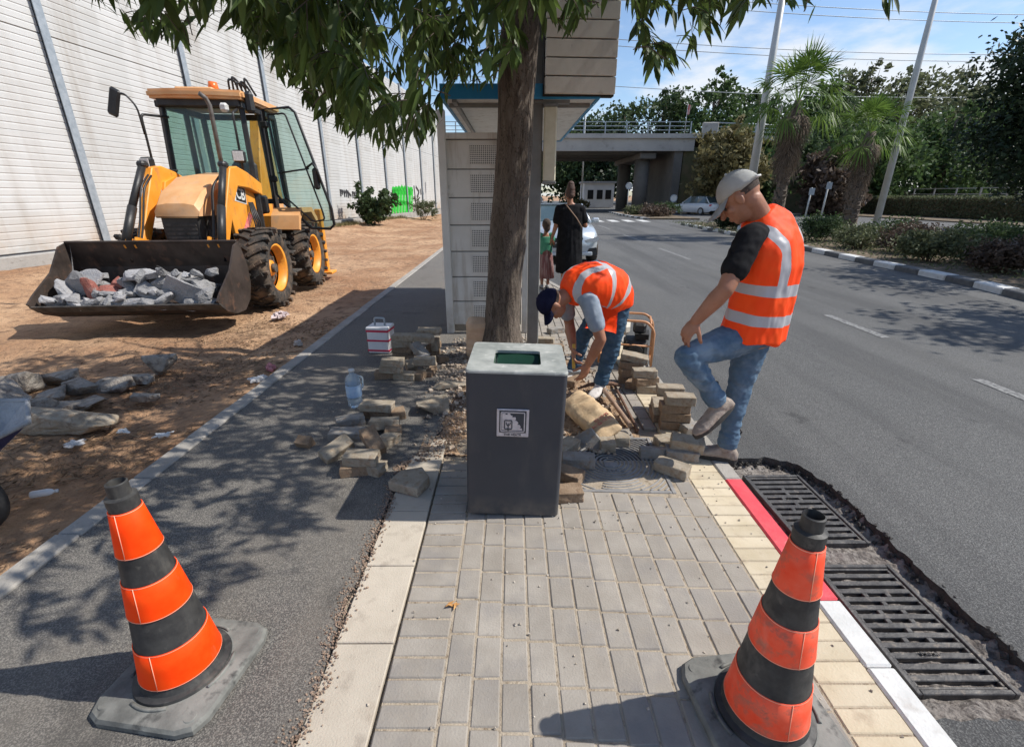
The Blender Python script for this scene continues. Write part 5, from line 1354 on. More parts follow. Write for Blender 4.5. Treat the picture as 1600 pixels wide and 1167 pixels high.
# dry twigs / straw over the dirt strip
rr = random.Random(55); bm = NB()
for _ in range(5200):
    if rr.random() < .75: x = -2.34 - abs(rr.gauss(0, .75)); y = rr.uniform(.9, 6.2)
    else: x = rr.uniform(-5.5, -2.4); y = rr.uniform(2.0, 6.5)
    if noise.noise(V((x * 1.3, y * 1.3, 5))) < -.12: continue
    L = rr.uniform(.02, .11) * (2 if rr.random() < .05 else 1); a = rr.uniform(0, 6.28); z = dz(x, y) + .004; e = V((math.cos(a), math.sin(a), rr.uniform(-.02, .25))) * L
    p = V((x, y, z)); tube(bm, [p, p + e * .5 + V((rr.gauss(0, L * .12), rr.gauss(0, L * .12), .003)), p + e], rr.uniform(.0009, .0024), 3, cap=False)
tag(mk(bm, 'dry_twigs', pm('twigs', (.16, .10, .06), (.36, .25, .15), 3, .9, island=.5)), 'dry twigs, straw and dead leaves on the dirt strip', 'twigs', kind='stuff')
rr = random.Random(56); vs, fs = [], []
for _ in range(3800):
    x = -2.34 - abs(rr.gauss(0, 1.0)); y = rr.uniform(.9, 6.8)
    if noise.noise(V((x * 1.1, y * 1.1, 8))) < -.1: continue
    leaf_quads(vs, fs, V((x, y, dz(x, y) + .008)), rr, rr.uniform(.02, .06), .012, V((rr.gauss(0, 1), rr.gauss(0, 1), rr.gauss(0, .25))).normalized())
me = bpy.data.meshes.new('dead_leaves'); me.from_pydata(vs, [], fs); tag(link_mesh(me, 'dead_leaves', pm('dead_leaf', (.17, .10, .055), (.33, .22, .13), 3, .9, island=.5)), 'dead leaves on the dirt strip', 'leaves', kind='stuff')
# small brown leaf on the pavement
rr = random.Random(57); vs, fs = [], []
for k in range(4): leaf_quads(vs, fs, V((0, 0, .006)) + V((rr.gauss(0, .01), rr.gauss(0, .01), 0)), rr, .05, .016, V((rr.gauss(0, 1), rr.gauss(0, 1), .15)).normalized())
me = bpy.data.meshes.new('fallen_leaf'); me.from_pydata(vs, [], fs); o = link_mesh(me, 'fallen_leaf', pm('tan_leaf', (.42, .2, .06), (.5, .3, .12), 20, .8)); o.location = G(706, 947, .002); tag(o, 'dry tan fallen leaf lying on the grey paving in front of the bin', 'leaf')
# ================================================================ BACKHOE LOADER
M['jcb'] = pm('loader_yellow', (.78, .29, .025), (.86, .36, .05), 4, .45, .1, 80, c3=(.5, .25, .08), s3=16, a3=.24, dist=.002)
M['jcb_faded'] = pm('faded_tan_yellow', (.66, .33, .13), (.76, .43, .20), 3, .5, .1, 80, c3=(.58, .33, .17), s3=9, a3=.3, dist=.002)
layer(M['jcb'], (.36, .19, .09), 7, (1, 1, .5), .55, .7, .6); layer(M['jcb'], (.12, .08, .05), 16, (1, 1, 1), .62, .7, .6); layer(M['jcb_faded'], (.42, .22, .11), 5, (1, 1, 1), .55, .7, .5); layer(M['jcb_faded'], (.72, .5, .32), 2.5, (1, 1, 1), .5, .6, .35)
M['blk'] = pm('loader_black', (.016, .016, .017), (.035, .034, .033), 6, .45, .1, 60, c3=(.09, .08, .07), s3=14, a3=.25)
M['dirty_blk'] = pm('dusty_black', (.035, .033, .03), (.10, .09, .08), 8, .8, .3, 60, c3=(.16, .12, .08), s3=11, a3=.33)
M['tyre'] = pm('dusty_tyre', (.022, .021, .02), (.06, .052, .045), 8, .85, .4, 50, c3=(.14, .10, .07), s3=9, a3=.35)
layer(M['tyre'], (.22, .15, .10), 5, (1, 1, 1), .48, .68, .7)
M['bucket'] = pm('worn_bucket_steel', (.035, .026, .022), (.085, .065, .055), 3, .6, .4, 30, metal=.3, c3=(.14, .08, .055), s3=7, a3=.36, dist=.004)
M['chrome'] = pm('ram_rod', (.6, .6, .62), None, rough=.15, metal=1.0)
def glass(name, tint, alpha):
    m = bpy.data.materials.new(name); m.use_nodes = True; n, l = m.node_tree.nodes, m.node_tree.links; n.clear()
    o = n.new('ShaderNodeOutputMaterial'); t = n.new('ShaderNodeBsdfTransparent'); t.inputs[0].default_value = (*tint, 1)
    g = n.new('ShaderNodeBsdfGlossy'); g.inputs['Roughness'].default_value = .04; g.inputs[0].default_value = (.9, .95, .93, 1)
    d = n.new('ShaderNodeBsdfDiffuse'); d.inputs[0].default_value = (.25, .33, .30, 1)
    fz = n.new('ShaderNodeFresnel'); fz.inputs[0].default_value = 1.45
    m1 = n.new('ShaderNodeMixShader'); m1.inputs[0].default_value = alpha; l.new(t.outputs[0], m1.inputs[1]); l.new(d.outputs[0], m1.inputs[2])
    m2 = n.new('ShaderNodeMixShader'); l.new(fz.outputs[0], m2.inputs[0]); l.new(m1.outputs[0], m2.inputs[1]); l.new(g.outputs[0], m2.inputs[2])
    l.new(m2.outputs[0], o.inputs[0]); return m
M['cab_glass'] = glass('greenish_glass', (.58, .76, .70), .16)
M['lamp_glass'] = pm('lamp_lens', (.55, .55, .52), (.7, .7, .68), 40, .15, .3, 60)
bh = empty('backhoe_loader', (-4.6, 7.0, 0), R(5), 'yellow and black backhoe loader with its cab door open and a wide front bucket', 'backhoe loader')
def wheel(x, y, r, wd, side):
    w_ = empty('wheel', (x, y, r), 0); w_.parent = bh
    Mx = E3(0, 90, 0)
    bm = NB(); h = wd / 2
    lathe(bm, [(r * .56, -h * .8), (r * .62, -h * .95), (r * .78, -h * 1.0), (r * .9, -h * .93), (r * .945, -h * .7), (r * .955, 0), (r * .945, h * .7), (r * .9, h * .93), (r * .78, h), (r * .62, h * .95), (r * .56, h * .8)], M=Mx, n=48)
    n = 20
    for k in range(n):
        for s in (-1, 1):
            a = 2 * math.pi * (k + (.5 if s > 0 else 0)) / n
            m_ = Matrix.Rotation(a, 3, 'X')
            for (xx, tt, ang_, rr_) in ((.18, .0, 34, .975), (.62, .055, 26, .965), (.93, .09, 8, .90)):
                c = m_ @ V((s * h * xx, tt * r * 1.6, r * rr_)); box(bm, c, (h * .5, r * .085, r * .045 if xx < .9 else r * .12), m_ @ E3(0, 0, s * ang_), bev=.006)
    mk(bm, 'tyre', M['tyre'], w_)
    bm = NB(); q = side
    lathe(bm, [(r * .58, -h * .85), (r * .60, -h * .9), (r * .54, -h * .82), (r * .50, -h * .3), (r * .50, q * h * .2), (r * .2, q * h * .25), (r * .19, q * h * .45), (0, q * h * .47)], M=Mx, n=36)
    lathe(bm, [(r * .50, h * .3), (r * .54, h * .82), (r * .60, h * .9), (r * .58, h * .85)], M=Mx, n=36); mk(bm, 'rim', M['jcb'], w_)
    bm = NB()
    for k in range(8):
        a = 2 * math.pi * k / 8; c = V((q * h * .24, math.cos(a) * r * .33, math.sin(a) * r * .33)); cyl(bm, c, c + V((q * .03, 0, 0)), .016, n=8)
    cyl(bm, (q * h * .2, 0, 0), (q * h * .27, 0, 0), r * .4, n=24); cyl(bm, (q * h * .4, 0, 0), (q * (h * .47 + .05), 0, 0), r * .11, n=16); mk(bm, 'hub', M['dirty_blk'], w_)
for s in (-1, 1): wheel(s * .92, 0, .585, .42, s); wheel(s * .92, 1.78, .585, .42, s)
bm = NB(); cyl(bm, (-.8, 0, .58), (.8, 0, .58), .09); box(bm, (0, 0, .58), (.3, .3, .3), bev=.05); cyl(bm, (-.8, 1.78, .58), (.8, 1.78, .58), .1); box(bm, (0, 1.78, .58), (.36, .36, .36), bev=.05); mk(bm, 'axle', M['dirty_blk'], bh)
bm = NB(); box(bm, (0, 1.1, .72), (.62, 3.2, .3), bev=.03); mk(bm, 'chassis', M['dirty_blk'], bh)
# bonnet: tan sloping cover over a black grille
bm = NB(); rows = []
for (y, z, w_, r_) in ((-.52, 1.42, .31, .02), (-.50, 1.50, .33, .03), (-.30, 1.66, .36, .05), (.2, 1.86, .39, .05), (.75, 1.92, .40, .05)):
    rows.append([bm.verts.new(p) for p in ((-w_, y, 1.34), (-w_, y, z - .10), (-w_ + .06, y, z - .02), (-w_ * .4, y, z), (w_ * .4, y, z), (w_ - .06, y, z - .02), (w_, y, z - .10), (w_, y, 1.34))])
for a, b_ in zip(rows, rows[1:]):
    for i in range(7): bm.faces.new((a[i], a[i + 1], b_[i + 1], b_[i]))
bm.faces.new(rows[0][::-1]); bmesh.ops.recalc_face_normals(bm, faces=bm.faces[:]); mk(bm, 'bonnet', M['jcb_faded'], bh, smooth=35)
bm = NB(); box(bm, (0, -.40, .98), (.60, .16, .78), bev=.04); gr = mk(bm, 'grille', M['blk'], bh)
bm = NB()
for k in range(11): box(bm, (0, -.484, .68 + k * .055), (.46, .012, .03))
mk(bm, 'slats', M['dirty_blk'], gr)
bm = NB(); box(bm, (0, .25, 1.0), (.6, 1.1, .84), bev=.02); mk(bm, 'engine_cover', M['dirty_blk'], bh)
# side tower panels
for s in (-1, 1):
    bm = NB(); prism(bm, [(-.02, 1.0), (-.06, 1.35), (.15, 1.78), (.42, 1.86), (.82, 1.62), (.9, 1.3), (.62, 1.1), (.35, .8), (.05, .8)], s * .50 if s > 0 else -.56, .56 if s > 0 else -.50, 'x')
    bmesh.ops.bevel(bm, geom=bm.edges[:], offset=.008, segments=1, affect='EDGES'); mk(bm, 'side_panel', M['jcb'], bh)
# logo on the camera side panel: white plate and letters
bm = NB(); box(bm, (.563, .30, 1.62), (.004, .42, .24), E3(-9, 0, 0), bev=.001); lg = mk(bm, 'logo_plate', M['white_paint'], bh)
bm = NB(); box(bm, (.566, .30, 1.62), (.004, .385, .205), E3(-9, 0, 0)); mk(bm, 'logo_ground', M['blk'], lg)
Mt = Matrix.Translation((.569, .30, 1.618)) @ Matrix.Rotation(R(-9), 4, 'X') @ Matrix.Rotation(R(90), 4, 'Z') @ Matrix.Rotation(R(90), 4, 'X')
text_obj("JCB", .215, Mt, M['white_paint'], lg, ext=.002, bold=.006)
bm = NB(); prism(bm, [(.10, 1.02), (.52, 1.36), (.62, 1.30), (.22, .96)], .562, .566, 'x'); mk(bm, 'decal', pm('pink_red_decal', (.62, .09, .11), (.75, .3, .25), 14, .6), bh)
# loader arms and rams
for s in (-1, 1):
    bm = NB(); pa = [(.95, 1.60), (.98, 1.78), (.55, 1.92), (.22, 1.99), (.0, 1.96), (-.30, 1.50), (-.64, .95), (-.62, .52), (-.52, .46), (-.48, .70), (-.43, 1.0), (-.08, 1.48), (.14, 1.72), (.5, 1.70)]
    x0 = s * .60; prism(bm, pa, x0 - .055, x0 + .055, 'x'); bmesh.ops.bevel(bm, geom=bm.edges[:], offset=.012, segments=1, affect='EDGES'); ar = mk(bm, 'loader_arm', M['jcb'], bh)
    bm = NB(); cyl(bm, (s * .61, -.10, 1.99), (s * .66, -.50, 1.42), .050, n=14); cyl(bm, (s * .655, -.47, 1.46), (s * .70, -.74, 1.0), .060, n=14); box(bm, (s * .61, -.10, 1.99), (.13, .14, .09), bev=.03); rm = mk(bm, 'tilt_ram', M['blk'], bh)
    bm = NB(); cyl(bm, (s * .70, -.72, 1.06), (s * .69, -.70, .78), .028, n=12); mk(bm, 'ram_rod', M['chrome'], rm)
    bm = NB(); 
    for dx in (-.075, .075): prism(bm, [(-.50, 1.04), (-.74, 1.10), (-.80, 1.0), (-.64, .70), (-.5, .6)], s * .6 + dx - .012, s * .6 + dx + .012, 'x')
    mk(bm, 'bucket_link', M['jcb'], bh)
    bm = NB(); cyl(bm, (s * .46, .65, 1.05), (s * .46, -.1, 1.22), .055, n=14); lr = mk(bm, 'lift_ram', M['dirty_blk'], bh)
    bm = NB(); pts = fillet([(s * .52, -.1, 1.85), (s * .50, -.35, 1.7), (s * .52, -.55, 1.2), (s * .54, -.72, .9)], .2); tube(bm, pts, .014, 7); pts = [p + V((s * .03, -.02, .01)) for p in pts]; tube(bm, pts, .013, 7); mk(bm, 'hose', M['blk'], bh)
bm = NB(); cyl(bm, (-.6, -.54, .62), (.6, -.54, .62), .05); mk(bm, 'cross_tube', M['jcb'], bh)
# bucket
bk = [(-1.55, .37), (-1.42, .26), (-1.2, .18), (-.95, .17), (-.76, .28), (-.66, .48), (-.66, .72), (-.78, 1.04)]
bi_ = [(-.805, 1.03), (-.69, .72), (-.69, .49), (-.785, .30), (-.96, .20), (-1.2, .21), (-1.41, .29), (-1.54, .385)]
bm = NB(); prism(bm, bk + bi_, -1.17, 1.17, 'x', o=(.0, 0, 0)); bt = mk(bm, 'bucket', M['bucket'], bh, tri=True)
for s in (-1, 1):
    bm = NB(); prism(bm, bk + [(-.92, 1.0), (-1.15, .72), (-1.50, .50), (-1.60, .42)], s * 1.171, s * 1.196, 'x', o=(0, 0, 0)); mk(bm, 'side_plate', M['bucket'], bt, tri=True)
bm = NB(); box(bm, (0, -.795, 1.045), (2.36, .05, .03), bev=.008); mk(bm, 'top_edge', M['bucket'], bt)
bm = NB(); box(bm, (0, -1.52, .345), (2.40, .13, .022), E3(-40, 0, 0), bev=.006); mk(bm, 'cutting_edge', M['dirty_blk'], bt)
# cab (local centre x = -.1, y from .82 to 2.1)
cx0, cx1, cy0, cy1, cz0, cz1 = -.80, .60, .86, 2.15, .95, 2.86
def pil(name, a, b_, t=.075, mat='blk'):
    bm = NB(); a, b_ = V(a), V(b_); d = b_ - a; q = d.to_track_quat('Z', 'X').to_matrix(); box(bm, (a + b_) / 2, (t, t, d.length), q, bev=.012); return mk(bm, name, M[mat], cab)
cab = empty('cab', (0, 0, 0), 0); cab.parent = bh
for (a, b_) in (((cx0, cy0, 1.7), (cx0 + .03, cy0 + .08, cz1)), ((cx1, cy0 - .02, 1.0), (cx1 - .04, cy0 + .08, cz1)), ((cx1, cy0 + .74, 1.0), (cx1 - .03, cy0 + .70, cz1)), ((cx0, cy1, 1.1), (cx0, cy1, cz1)), ((cx1, cy1, 1.1), (cx1 - .03, cy1, cz1)), ((cx0, cy0 + .7, 1.1), (cx0 + .02, cy0 + .72, cz1))): pil('pillar', a, b_, .085)
for (a, b_) in (((cx0, cy0 + .08, cz1), (cx1, cy0 + .08, cz1)), ((cx1 - .03, cy0, cz1), (cx1 - .03, cy1, cz1)), ((cx0, cy0, cz1), (cx0, cy1, cz1)), ((cx0, cy1, cz1), (cx1, cy1, cz1)), ((cx0, cy0, 1.72), (cx1, cy0, 1.72)), ((cx1, cy0 + .0, 1.05), (cx1, cy1, 1.05)), ((cx0, cy1, 1.5), (cx1, cy1, 1.5)), ((cx0, cy0, 1.2), (cx0, cy1, 1.2))): pil('frame_rail', a, b_, .09)
bm = NB(); prism(bm, [(cx0 - .10, cy0 - .08), (cx0 + .35, cy0 - .16), (cx1 - .35, cy0 - .16), (cx1 + .08, cy0 - .08), (cx1 + .10, cy1 + .05), (cx0 - .10, cy1 + .05)], 2.92, 3.04); bmesh.ops.bevel(bm, geom=bm.edges[:], offset=.035, segments=2, affect='EDGES')
box(bm, (-.1, 1.6, 3.05), (1.0, .9, .06), bev=.025); box(bm, (-.1, .95, 3.045), (.62, .36, .05), bev=.02); mk(bm, 'roof', M['jcb_faded'], cab, smooth=35)
bm = NB(); box(bm, (-.1, cy0 + .0, 2.88), (1.36, .07, .10), bev=.01); mk(bm, 'visor', M['blk'], cab)
bm = NB(); addvf(bm, [(cx0 + .02, cy0 + .0, 1.74), (cx1 - .02, cy0 + .0, 1.74), (cx1 - .05, cy0 + .07, 2.85), (cx0 + .05, cy0 + .07, 2.85)], [(0, 1, 2, 3)]); mk(bm, 'windscreen', M['cab_glass'], cab)
bm = NB(); addvf(bm, [(cx1 - .01, cy0 + .06, 1.2), (cx1 - .01, cy0 + .70, 1.2), (cx1 - .04, cy0 + .68, 2.82), (cx1 - .04, cy0 + .12, 2.82)], [(0, 1, 2, 3)]); mk(bm, 'quarter_glass', M['cab_glass'], cab) if False else bm.free()
bm = NB(); addvf(bm, [(cx0, cy0 + .06, 1.25), (cx0, cy1, 1.25), (cx0, cy1, 2.82), (cx0, cy0 + .12, 2.82)], [(0, 1, 2, 3)]); mk(bm, 'side_glass', M['cab_glass'], cab)
bm = NB(); addvf(bm, [(cx0, cy1, 1.55), (cx1, cy1, 1.55), (cx1, cy1, 2.82), (cx0, cy1, 2.82)], [(0, 1, 2, 3)]); mk(bm, 'rear_glass', M['cab_glass'], cab)
bm = NB(); box(bm, (-.1, 1.5, .98), (1.3, 1.25, .06), bev=.01); box(bm, (-.1, .95, 1.35), (1.1, .12, .7), bev=.04); mk(bm, 'floor_panel', M['dirty_blk'], cab)
bm = NB(); box(bm, (-.1, 1.72, 1.42), (.52, .5, .14), bev=.05); box(bm, (-.1, 1.97, 1.80), (.5, .13, .72), E3(-8, 0, 0), bev=.06); box(bm, (-.1, 1.75, 1.2), (.3, .3, .34), bev=.02); mk(bm, 'seat', M['blk'], cab)
bm = NB(); lathe(bm, [(.165, 0), (.175, .012), (.185, 0), (.175, -.012), (.165, 0)], (-.1, 1.28, 1.80), E3(-35, 0, 0), 28); tube(bm, [(-.1, 1.28, 1.8), (-.1, 1.1, 1.3)], .03, 8); box(bm, (-.1, 1.28, 1.8), (.34, .03, .02), E3(-35, 0, 0)); mk(bm, 'steering_wheel', M['blk'], cab)
bm = NB(); box(bm, (.3, 1.55, 1.45), (.12, .5, .3), bev=.03); tube(bm, [(.3, 1.4, 1.6), (.28, 1.35, 1.86)], .014, 6); tube(bm, [(.36, 1.5, 1.6), (.36, 1.46, 1.82)], .014, 6); ball(bm, (.28, 1.35, 1.88), .028); ball(bm, (.36, 1.46, 1.84), .028); mk(bm, 'control_console', M['blk'], cab)
# open door, hinged on the rear pillar, standing square to the machine
dr = empty('door', (.63, 1.52, 0), 0); dr.parent = cab; dr.rotation_euler = (0, 0, R(-4))
D0 = [(.03, 2.90), (.42, 2.93), (.50, 2.86), (.86, 1.38), (.87, 1.12), (.80, 1.05), (.50, 1.06), (.10, 1.50), (.03, 1.62)]
bm = NB(); pts = [V((x, 0, z)) for x, z in D0]; tube(bm, pts, .022, 8, closed=True); 
mk(bm, 'door_frame', M['blk'], dr)
bm = NB(); addvf(bm, [V((x, 0, z)) for x, z in D0], [tuple(range(len(D0)))]); mk(bm, 'door_glass', M['cab_glass'], dr, tri=True)
bm = NB(); tube(bm, fillet([(.10, -.03, 2.82), (.36, -.03, 2.84), (.72, -.03, 1.35), (.74, -.03, 1.2), (.55, -.03, 1.17), (.16, -.03, 1.58), (.10, -.03, 2.82)], .05), .014, 8); tube(bm, [(.12, -.03, 1.95), (.60, -.03, 2.02)], .014, 8); mk(bm, 'inner_frame', M['blk'], dr)
bm = NB(); box(bm, (.70, -.05, 1.86), (.10, .07, .34), bev=.03); tube(bm, [(.58, -.04, 2.04), (.68, -.08, 2.1), (.74, -.08, 2.0), (.76, -.06, 1.8)], .02, 8); mk(bm, 'door_handle', M['blk'], dr)
for z in (2.68, 1.86):
    bm = NB(); box(bm, (.02, -.02, z), (.12, .08, .1), bev=.02); mk(bm, 'hinge', M['blk'], dr)
# exhaust, lights, mirrors, rails, steps
bm = NB(); tube(bm, [(.24, .55, 1.7), (.24, .55, 2.80), (.22, .51, 2.88), (.17, .44, 2.93)], [.034, .034, .034, .03], 12); mk(bm, 'exhaust_pipe', pm('exhaust', (.10, .09, .085), (.2, .18, .16), 8, .6, metal=.4), bh)
bm = NB(); tube(bm, fillet([(-.98, .42, 1.5), (-.98, .42, 2.66), (-.82, .84, 2.68)], .06), .018, 8); tube(bm, [(-.98, .42, 1.95), (-.82, .75, 1.95)], .015, 8); mk(bm, 'grab_rail', M['blk'], bh)
bm = NB(); tube(bm, fillet([(-.98, .40, 2.4), (-.98, .38, 2.75), (-1.1, .34, 2.9), (-1.22, .3, 2.88)], .1), .014, 8); mk(bm, 'mirror_arm', M['blk'], bh)
bm = NB(); box(bm, (-1.24, .28, 2.78), (.16, .06, .36), E3(0, 24, 0), bev=.05); mk(bm, 'mirror', M['blk'], bh)
def wlamp(x, y, z, rz=0):
    bm = NB(); box(bm, (x, y, z), (.2, .12, .17), E3(0, 0, rz), bev=.03); l_ = mk(bm, 'work_lamp', M['blk'], bh)
    bm = NB(); box(bm, V((x, y, z)) + E3(0, 0, rz) @ V((0, -.062, 0)), (.16, .01, .13), E3(0, 0, rz), bev=.004); mk(bm, 'lens', M['lamp_glass'], l_)
wlamp(-.98, .3, 2.02, -8); wlamp(.56, .55, 2.14, 10)
bm = NB(); tube(bm, fillet([(.56, .6, 1.8), (.56, .6, 2.72), (.52, .86, 2.8)], .06), .02, 8); mk(bm, 'lamp_stalk', M['blk'], bh)
bm = NB(); box(bm, (.38, .72, 2.80), (.13, .1, .12), bev=.03); mk(bm, 'roof_lamp', M['lamp_glass'], bh)
bm = NB(); box(bm, (.72, .92, 2.90), (.16, .10, .30), bev=.05); mk(bm, 'side_mirror', M['blk'], bh)
bm = NB(); cyl(bm, (.12, 1.0, 3.05), (.12, 1.0, 3.17), .085, .07, 20); mk(bm, 'beacon', pm('amber_beacon', (.75, .12, .02), (.8, .2, .04), 5, .25), bh)
bm = NB()
for k in range(5):
    x = .26 + k * .07; tube(bm, fillet([(x, 1.25, 3.05), (x + .02, 1.22, 3.26 + .05 * math.sin(k * 2)), (x + .09, 1.3, 3.26 - .03 * k), (x + .12, 1.36, 3.06)], .12, 5), .018, 8)
mk(bm, 'hose', M['blk'], bh)
for (x, y, z) in ((.93, .82, .42), (.86, .86, .72)):
    bm = NB(); box(bm, (x, y, z), (.34, .36, .03), bev=.008); box(bm, (x - .12, y, z + .14), (.03, .3, .28)); mk(bm, 'step', M['dirty_blk'], bh)
bm = NB(); box(bm, (.62, .95, .74), (.34, .55, .42), bev=.05); mk(bm, 'battery_box', M['dirty_blk'], bh)
bm = NB(); tube(bm, [(.62, .35, .95), (.78, .3, 1.02), (.95, .2, 1.08), (1.0, .05, 1.10)], .05, 10); mk(bm, 'intake_tube', pm('dusty_green_grey', (.16, .17, .14), (.24, .25, .21), 9, .8), bh)
bm = NB(); 
for k in range(4): tube(bm, [(.6, .5 + k * .04, 1.5), (.68 + k * .01, .42 + k * .05, 1.2), (.64, .5 + .04 * k, .95), (.7, .6 + .03 * k, .8)], .014, 6)
mk(bm, 'hose', M['blk'], bh)
for s in (-1, 1):
    bm = NB(); pr = [(1.22, 1.06), (1.30, 1.28), (1.48, 1.40), (2.05, 1.40), (2.3, 1.22), (2.36, 1.1), (2.26, 1.12), (2.0, 1.32), (1.55, 1.32), (1.38, 1.22), (1.30, 1.04)]; prism(bm, pr, min(s * .62, s * 1.08), max(s * .62, s * 1.08), 'x'); mk(bm, 'mudguard', M['jcb_faded'], bh, tri=True)
    bm = NB(); pr = [(1.30, 1.06), (1.38, 1.27), (1.56, 1.38), (2.0, 1.38), (2.0, 1.0)]; prism(bm, pr, min(s * .60, s * .64), max(s * .60, s * .64), 'x'); mk(bm, 'side_cover', M['jcb_faded'], bh, tri=True)
    bm = NB(); box(bm, (s * 1.02, 2.62, .75), (.12, .14, 1.2), E3(0, 0, 0), bev=.015); box(bm, (s * 1.03, 2.62, .13), (.3, .34, .05), bev=.01); mk(bm, 'stabiliser', M['jcb'], bh)
bm = NB(); box(bm, (0, 2.55, 1.0), (1.7, .12, .5), bev=.02); mk(bm, 'rear_frame', M['jcb'], bh)
# folded digger boom behind the cab
bm = NB(); pb_ = [(2.65, .95), (2.6, 1.4), (2.85, 2.3), (3.15, 3.05), (3.4, 3.0), (3.2, 2.1), (3.05, 1.3), (2.95, .95)]; prism(bm, pb_, -.36, -.14, 'x'); bmesh.ops.bevel(bm, geom=bm.edges[:], offset=.02, segments=1, affect='EDGES'); mk(bm, 'digger_boom', M['jcb'], bh)
bm = NB(); prism(bm, [(3.2, 2.95), (3.45, 3.0), (3.72, 1.6), (3.65, .9), (3.5, .9), (3.45, 1.6)], -.34, -.16, 'x'); mk(bm, 'dipper', M['jcb_faded'], bh)
bm = NB(); prism(bm, [(3.4, .95), (3.8, .95), (3.9, .55), (3.6, .25), (3.2, .35), (3.3, .5), (3.5, .55)], -.5, .0, 'x'); mk(bm, 'digger_bucket', M['dirty_blk'], bh, tri=True)
for o in list(bh.children):
    if o.name.startswith('wheel'):
        if o.location.x < 0: o.location.x = -.66
    elif o.name.startswith(('stabiliser', 'step', 'mudguard', 'axle')): pass
    elif o.name.startswith('bucket') and o is bt: o.scale = (.885, 1, 1); o.location.x = -.10
    else:
        o.scale = (.85, 1, 1); o.location.x = .13 + (.15 if o.name.startswith(('mirror', 'grab_rail')) or o.name == 'work_lamp' else 0)
dr.scale = (1.28, 1, 1)
bt.name = 'bucket'
# rubble in the bucket: each lump its own thing
rr = random.Random(21)
rub = []
lab = [('rubble', 'light grey'), ('rubble_light', 'pale grey'), ('rubble_red', 'dull red')]
items = [ # local x, y, z, size, rot, mat, label
 (-1.00, -1.22, .50, (.34, .20, .12), (20, 60, 20), 'rubble_light', 'pale slab standing steeply at the left end of the bucket'),
 (-.86, -1.18, .62, (.30, .10, .26), (10, 30, 10), 'rubble', 'grey slab piece topping the left of the bucket heap'),
 (-.72, -1.10, .66, (.30, .22, .06), (50, 22, -20), 'rubble_light', 'thin pale slab leaning back at the left of the heap'),
 (-.66, -1.25, .52, (.14, .12, .30), (8, -8, 0), 'rubble_red', 'large dull red block left of the heap middle'),
 (-.93, -1.36, .42, (.30, .12, .14), (0, 0, 10), 'rubble', 'grey chunk low at the left front lip of the bucket'),
 (-.75, -1.42, .40, (.30, .14, .10), (0, 16, -12), 'rubble_light', 'pale flat piece at the left front lip of the bucket'),
 (-.52, -1.42, .40, (.26, .14, .08), (0, -8, 15), 'rubble', 'grey flat piece just right of the left lip pieces'),
 (-1.05, -1.40, .40, (.18, .14, .12), (0, 10, 35), 'rubble', 'small grey chunk in the left corner of the bucket'),
 (-.48, -1.18, .50, (.20, .15, .12), (20, 10, 40), 'rubble_red', 'dull red chunk in the hollow of the heap'),
 (-.40, -1.08, .56, (.14, .12, .14), (10, 40, 10), 'rubble_red', 'small reddish chunk at the back of the bucket'),
 (-.36, -1.28, .45, (.22, .14, .12), (0, 20, 0), 'rubble_red', 'reddish grey chunk low in the heap middle'),
 (-.22, -1.12, .54, (.26, .12, .12), (20, 50, 30), 'rubble', 'dark grey piece tilted in the heap middle'),
 (-.30, -1.42, .40, (.26, .12, .08), (4, 6, -6), 'rubble_light', 'pale flat shard at the middle front lip of the bucket'),
 (-.12, -1.28, .46, (.30, .18, .12), (14, 14, -12), 'rubble', 'grey chunk right of the reddish ones'),
 (.00, -1.12, .66, (.46, .24, .11), (14, 8, 4), 'rubble_light', 'largest pale slab lying on the middle of the heap'),
 (-.03, -1.44, .40, (.34, .14, .08), (4, -4, 10), 'rubble_light', 'pale shard at the front lip right of the middle'),
 (.12, -1.30, .50, (.40, .20, .08), (30, 26, -18), 'rubble', 'grey slab sloping down in front of the largest one'),
 (.22, -1.45, .39, (.24, .12, .09), (0, 14, 0), 'rubble', 'small grey piece under the sloping slab'),
 (.30, -1.14, .60, (.30, .20, .14), (10, -20, 20), 'rubble', 'purplish grey chunk right of the largest slab'),
 (.44, -1.20, .58, (.28, .18, .16), (26, 30, 0), 'rubble', 'rough grey chunk with a tilted top in the right half'),
 (.40, -1.42, .43, (.24, .16, .12), (0, -12, 30), 'rubble_light', 'light chunk at the lip in the right half'),
 (.62, -1.34, .50, (.44, .10, .34), (24, 36, 8), 'rubble_light', 'big flat grey slab sliding over the lip at the right'),
 (.80, -1.22, .54, (.26, .20, .16), (0, 12, 0), 'rubble', 'grey chunk behind the big sliding slab'),
 (.92, -1.32, .44, (.24, .20, .16), (8, 0, 24), 'rubble', 'rightmost grey chunk in the bucket'),
 (.20, -.98, .58, (.40, .2, .2), (0, 0, 0), 'rubble', 'dark chunk buried at the back under the largest slab'),
 (-.75, -1.0, .50, (.46, .24, .24), (0, 10, 5), 'rubble', 'grey chunk buried at the back left of the heap'),
 (.65, -1.0, .50, (.46, .24, .24), (0, 10, -5), 'rubble', 'grey chunk buried at the back right of the heap'),
 (-.25, -1.0, .42, (.46, .24, .2), (0, -10, 5), 'rubble', 'grey chunk buried at the back middle of the heap'),
 (-.6, -1.3, .34, (.6, .3, .16), (0, 0, 5), 'rubble', 'broad grey piece at the bottom left of the bucket'),
 (.1, -1.3, .34, (.7, .3, .16), (0, 0, -5), 'rubble', 'broad grey piece at the bottom middle of the bucket'),
 (.75, -1.3, .34, (.5, .3, .16), (0, 0, 8), 'rubble', 'broad grey piece at the bottom right of the bucket')]
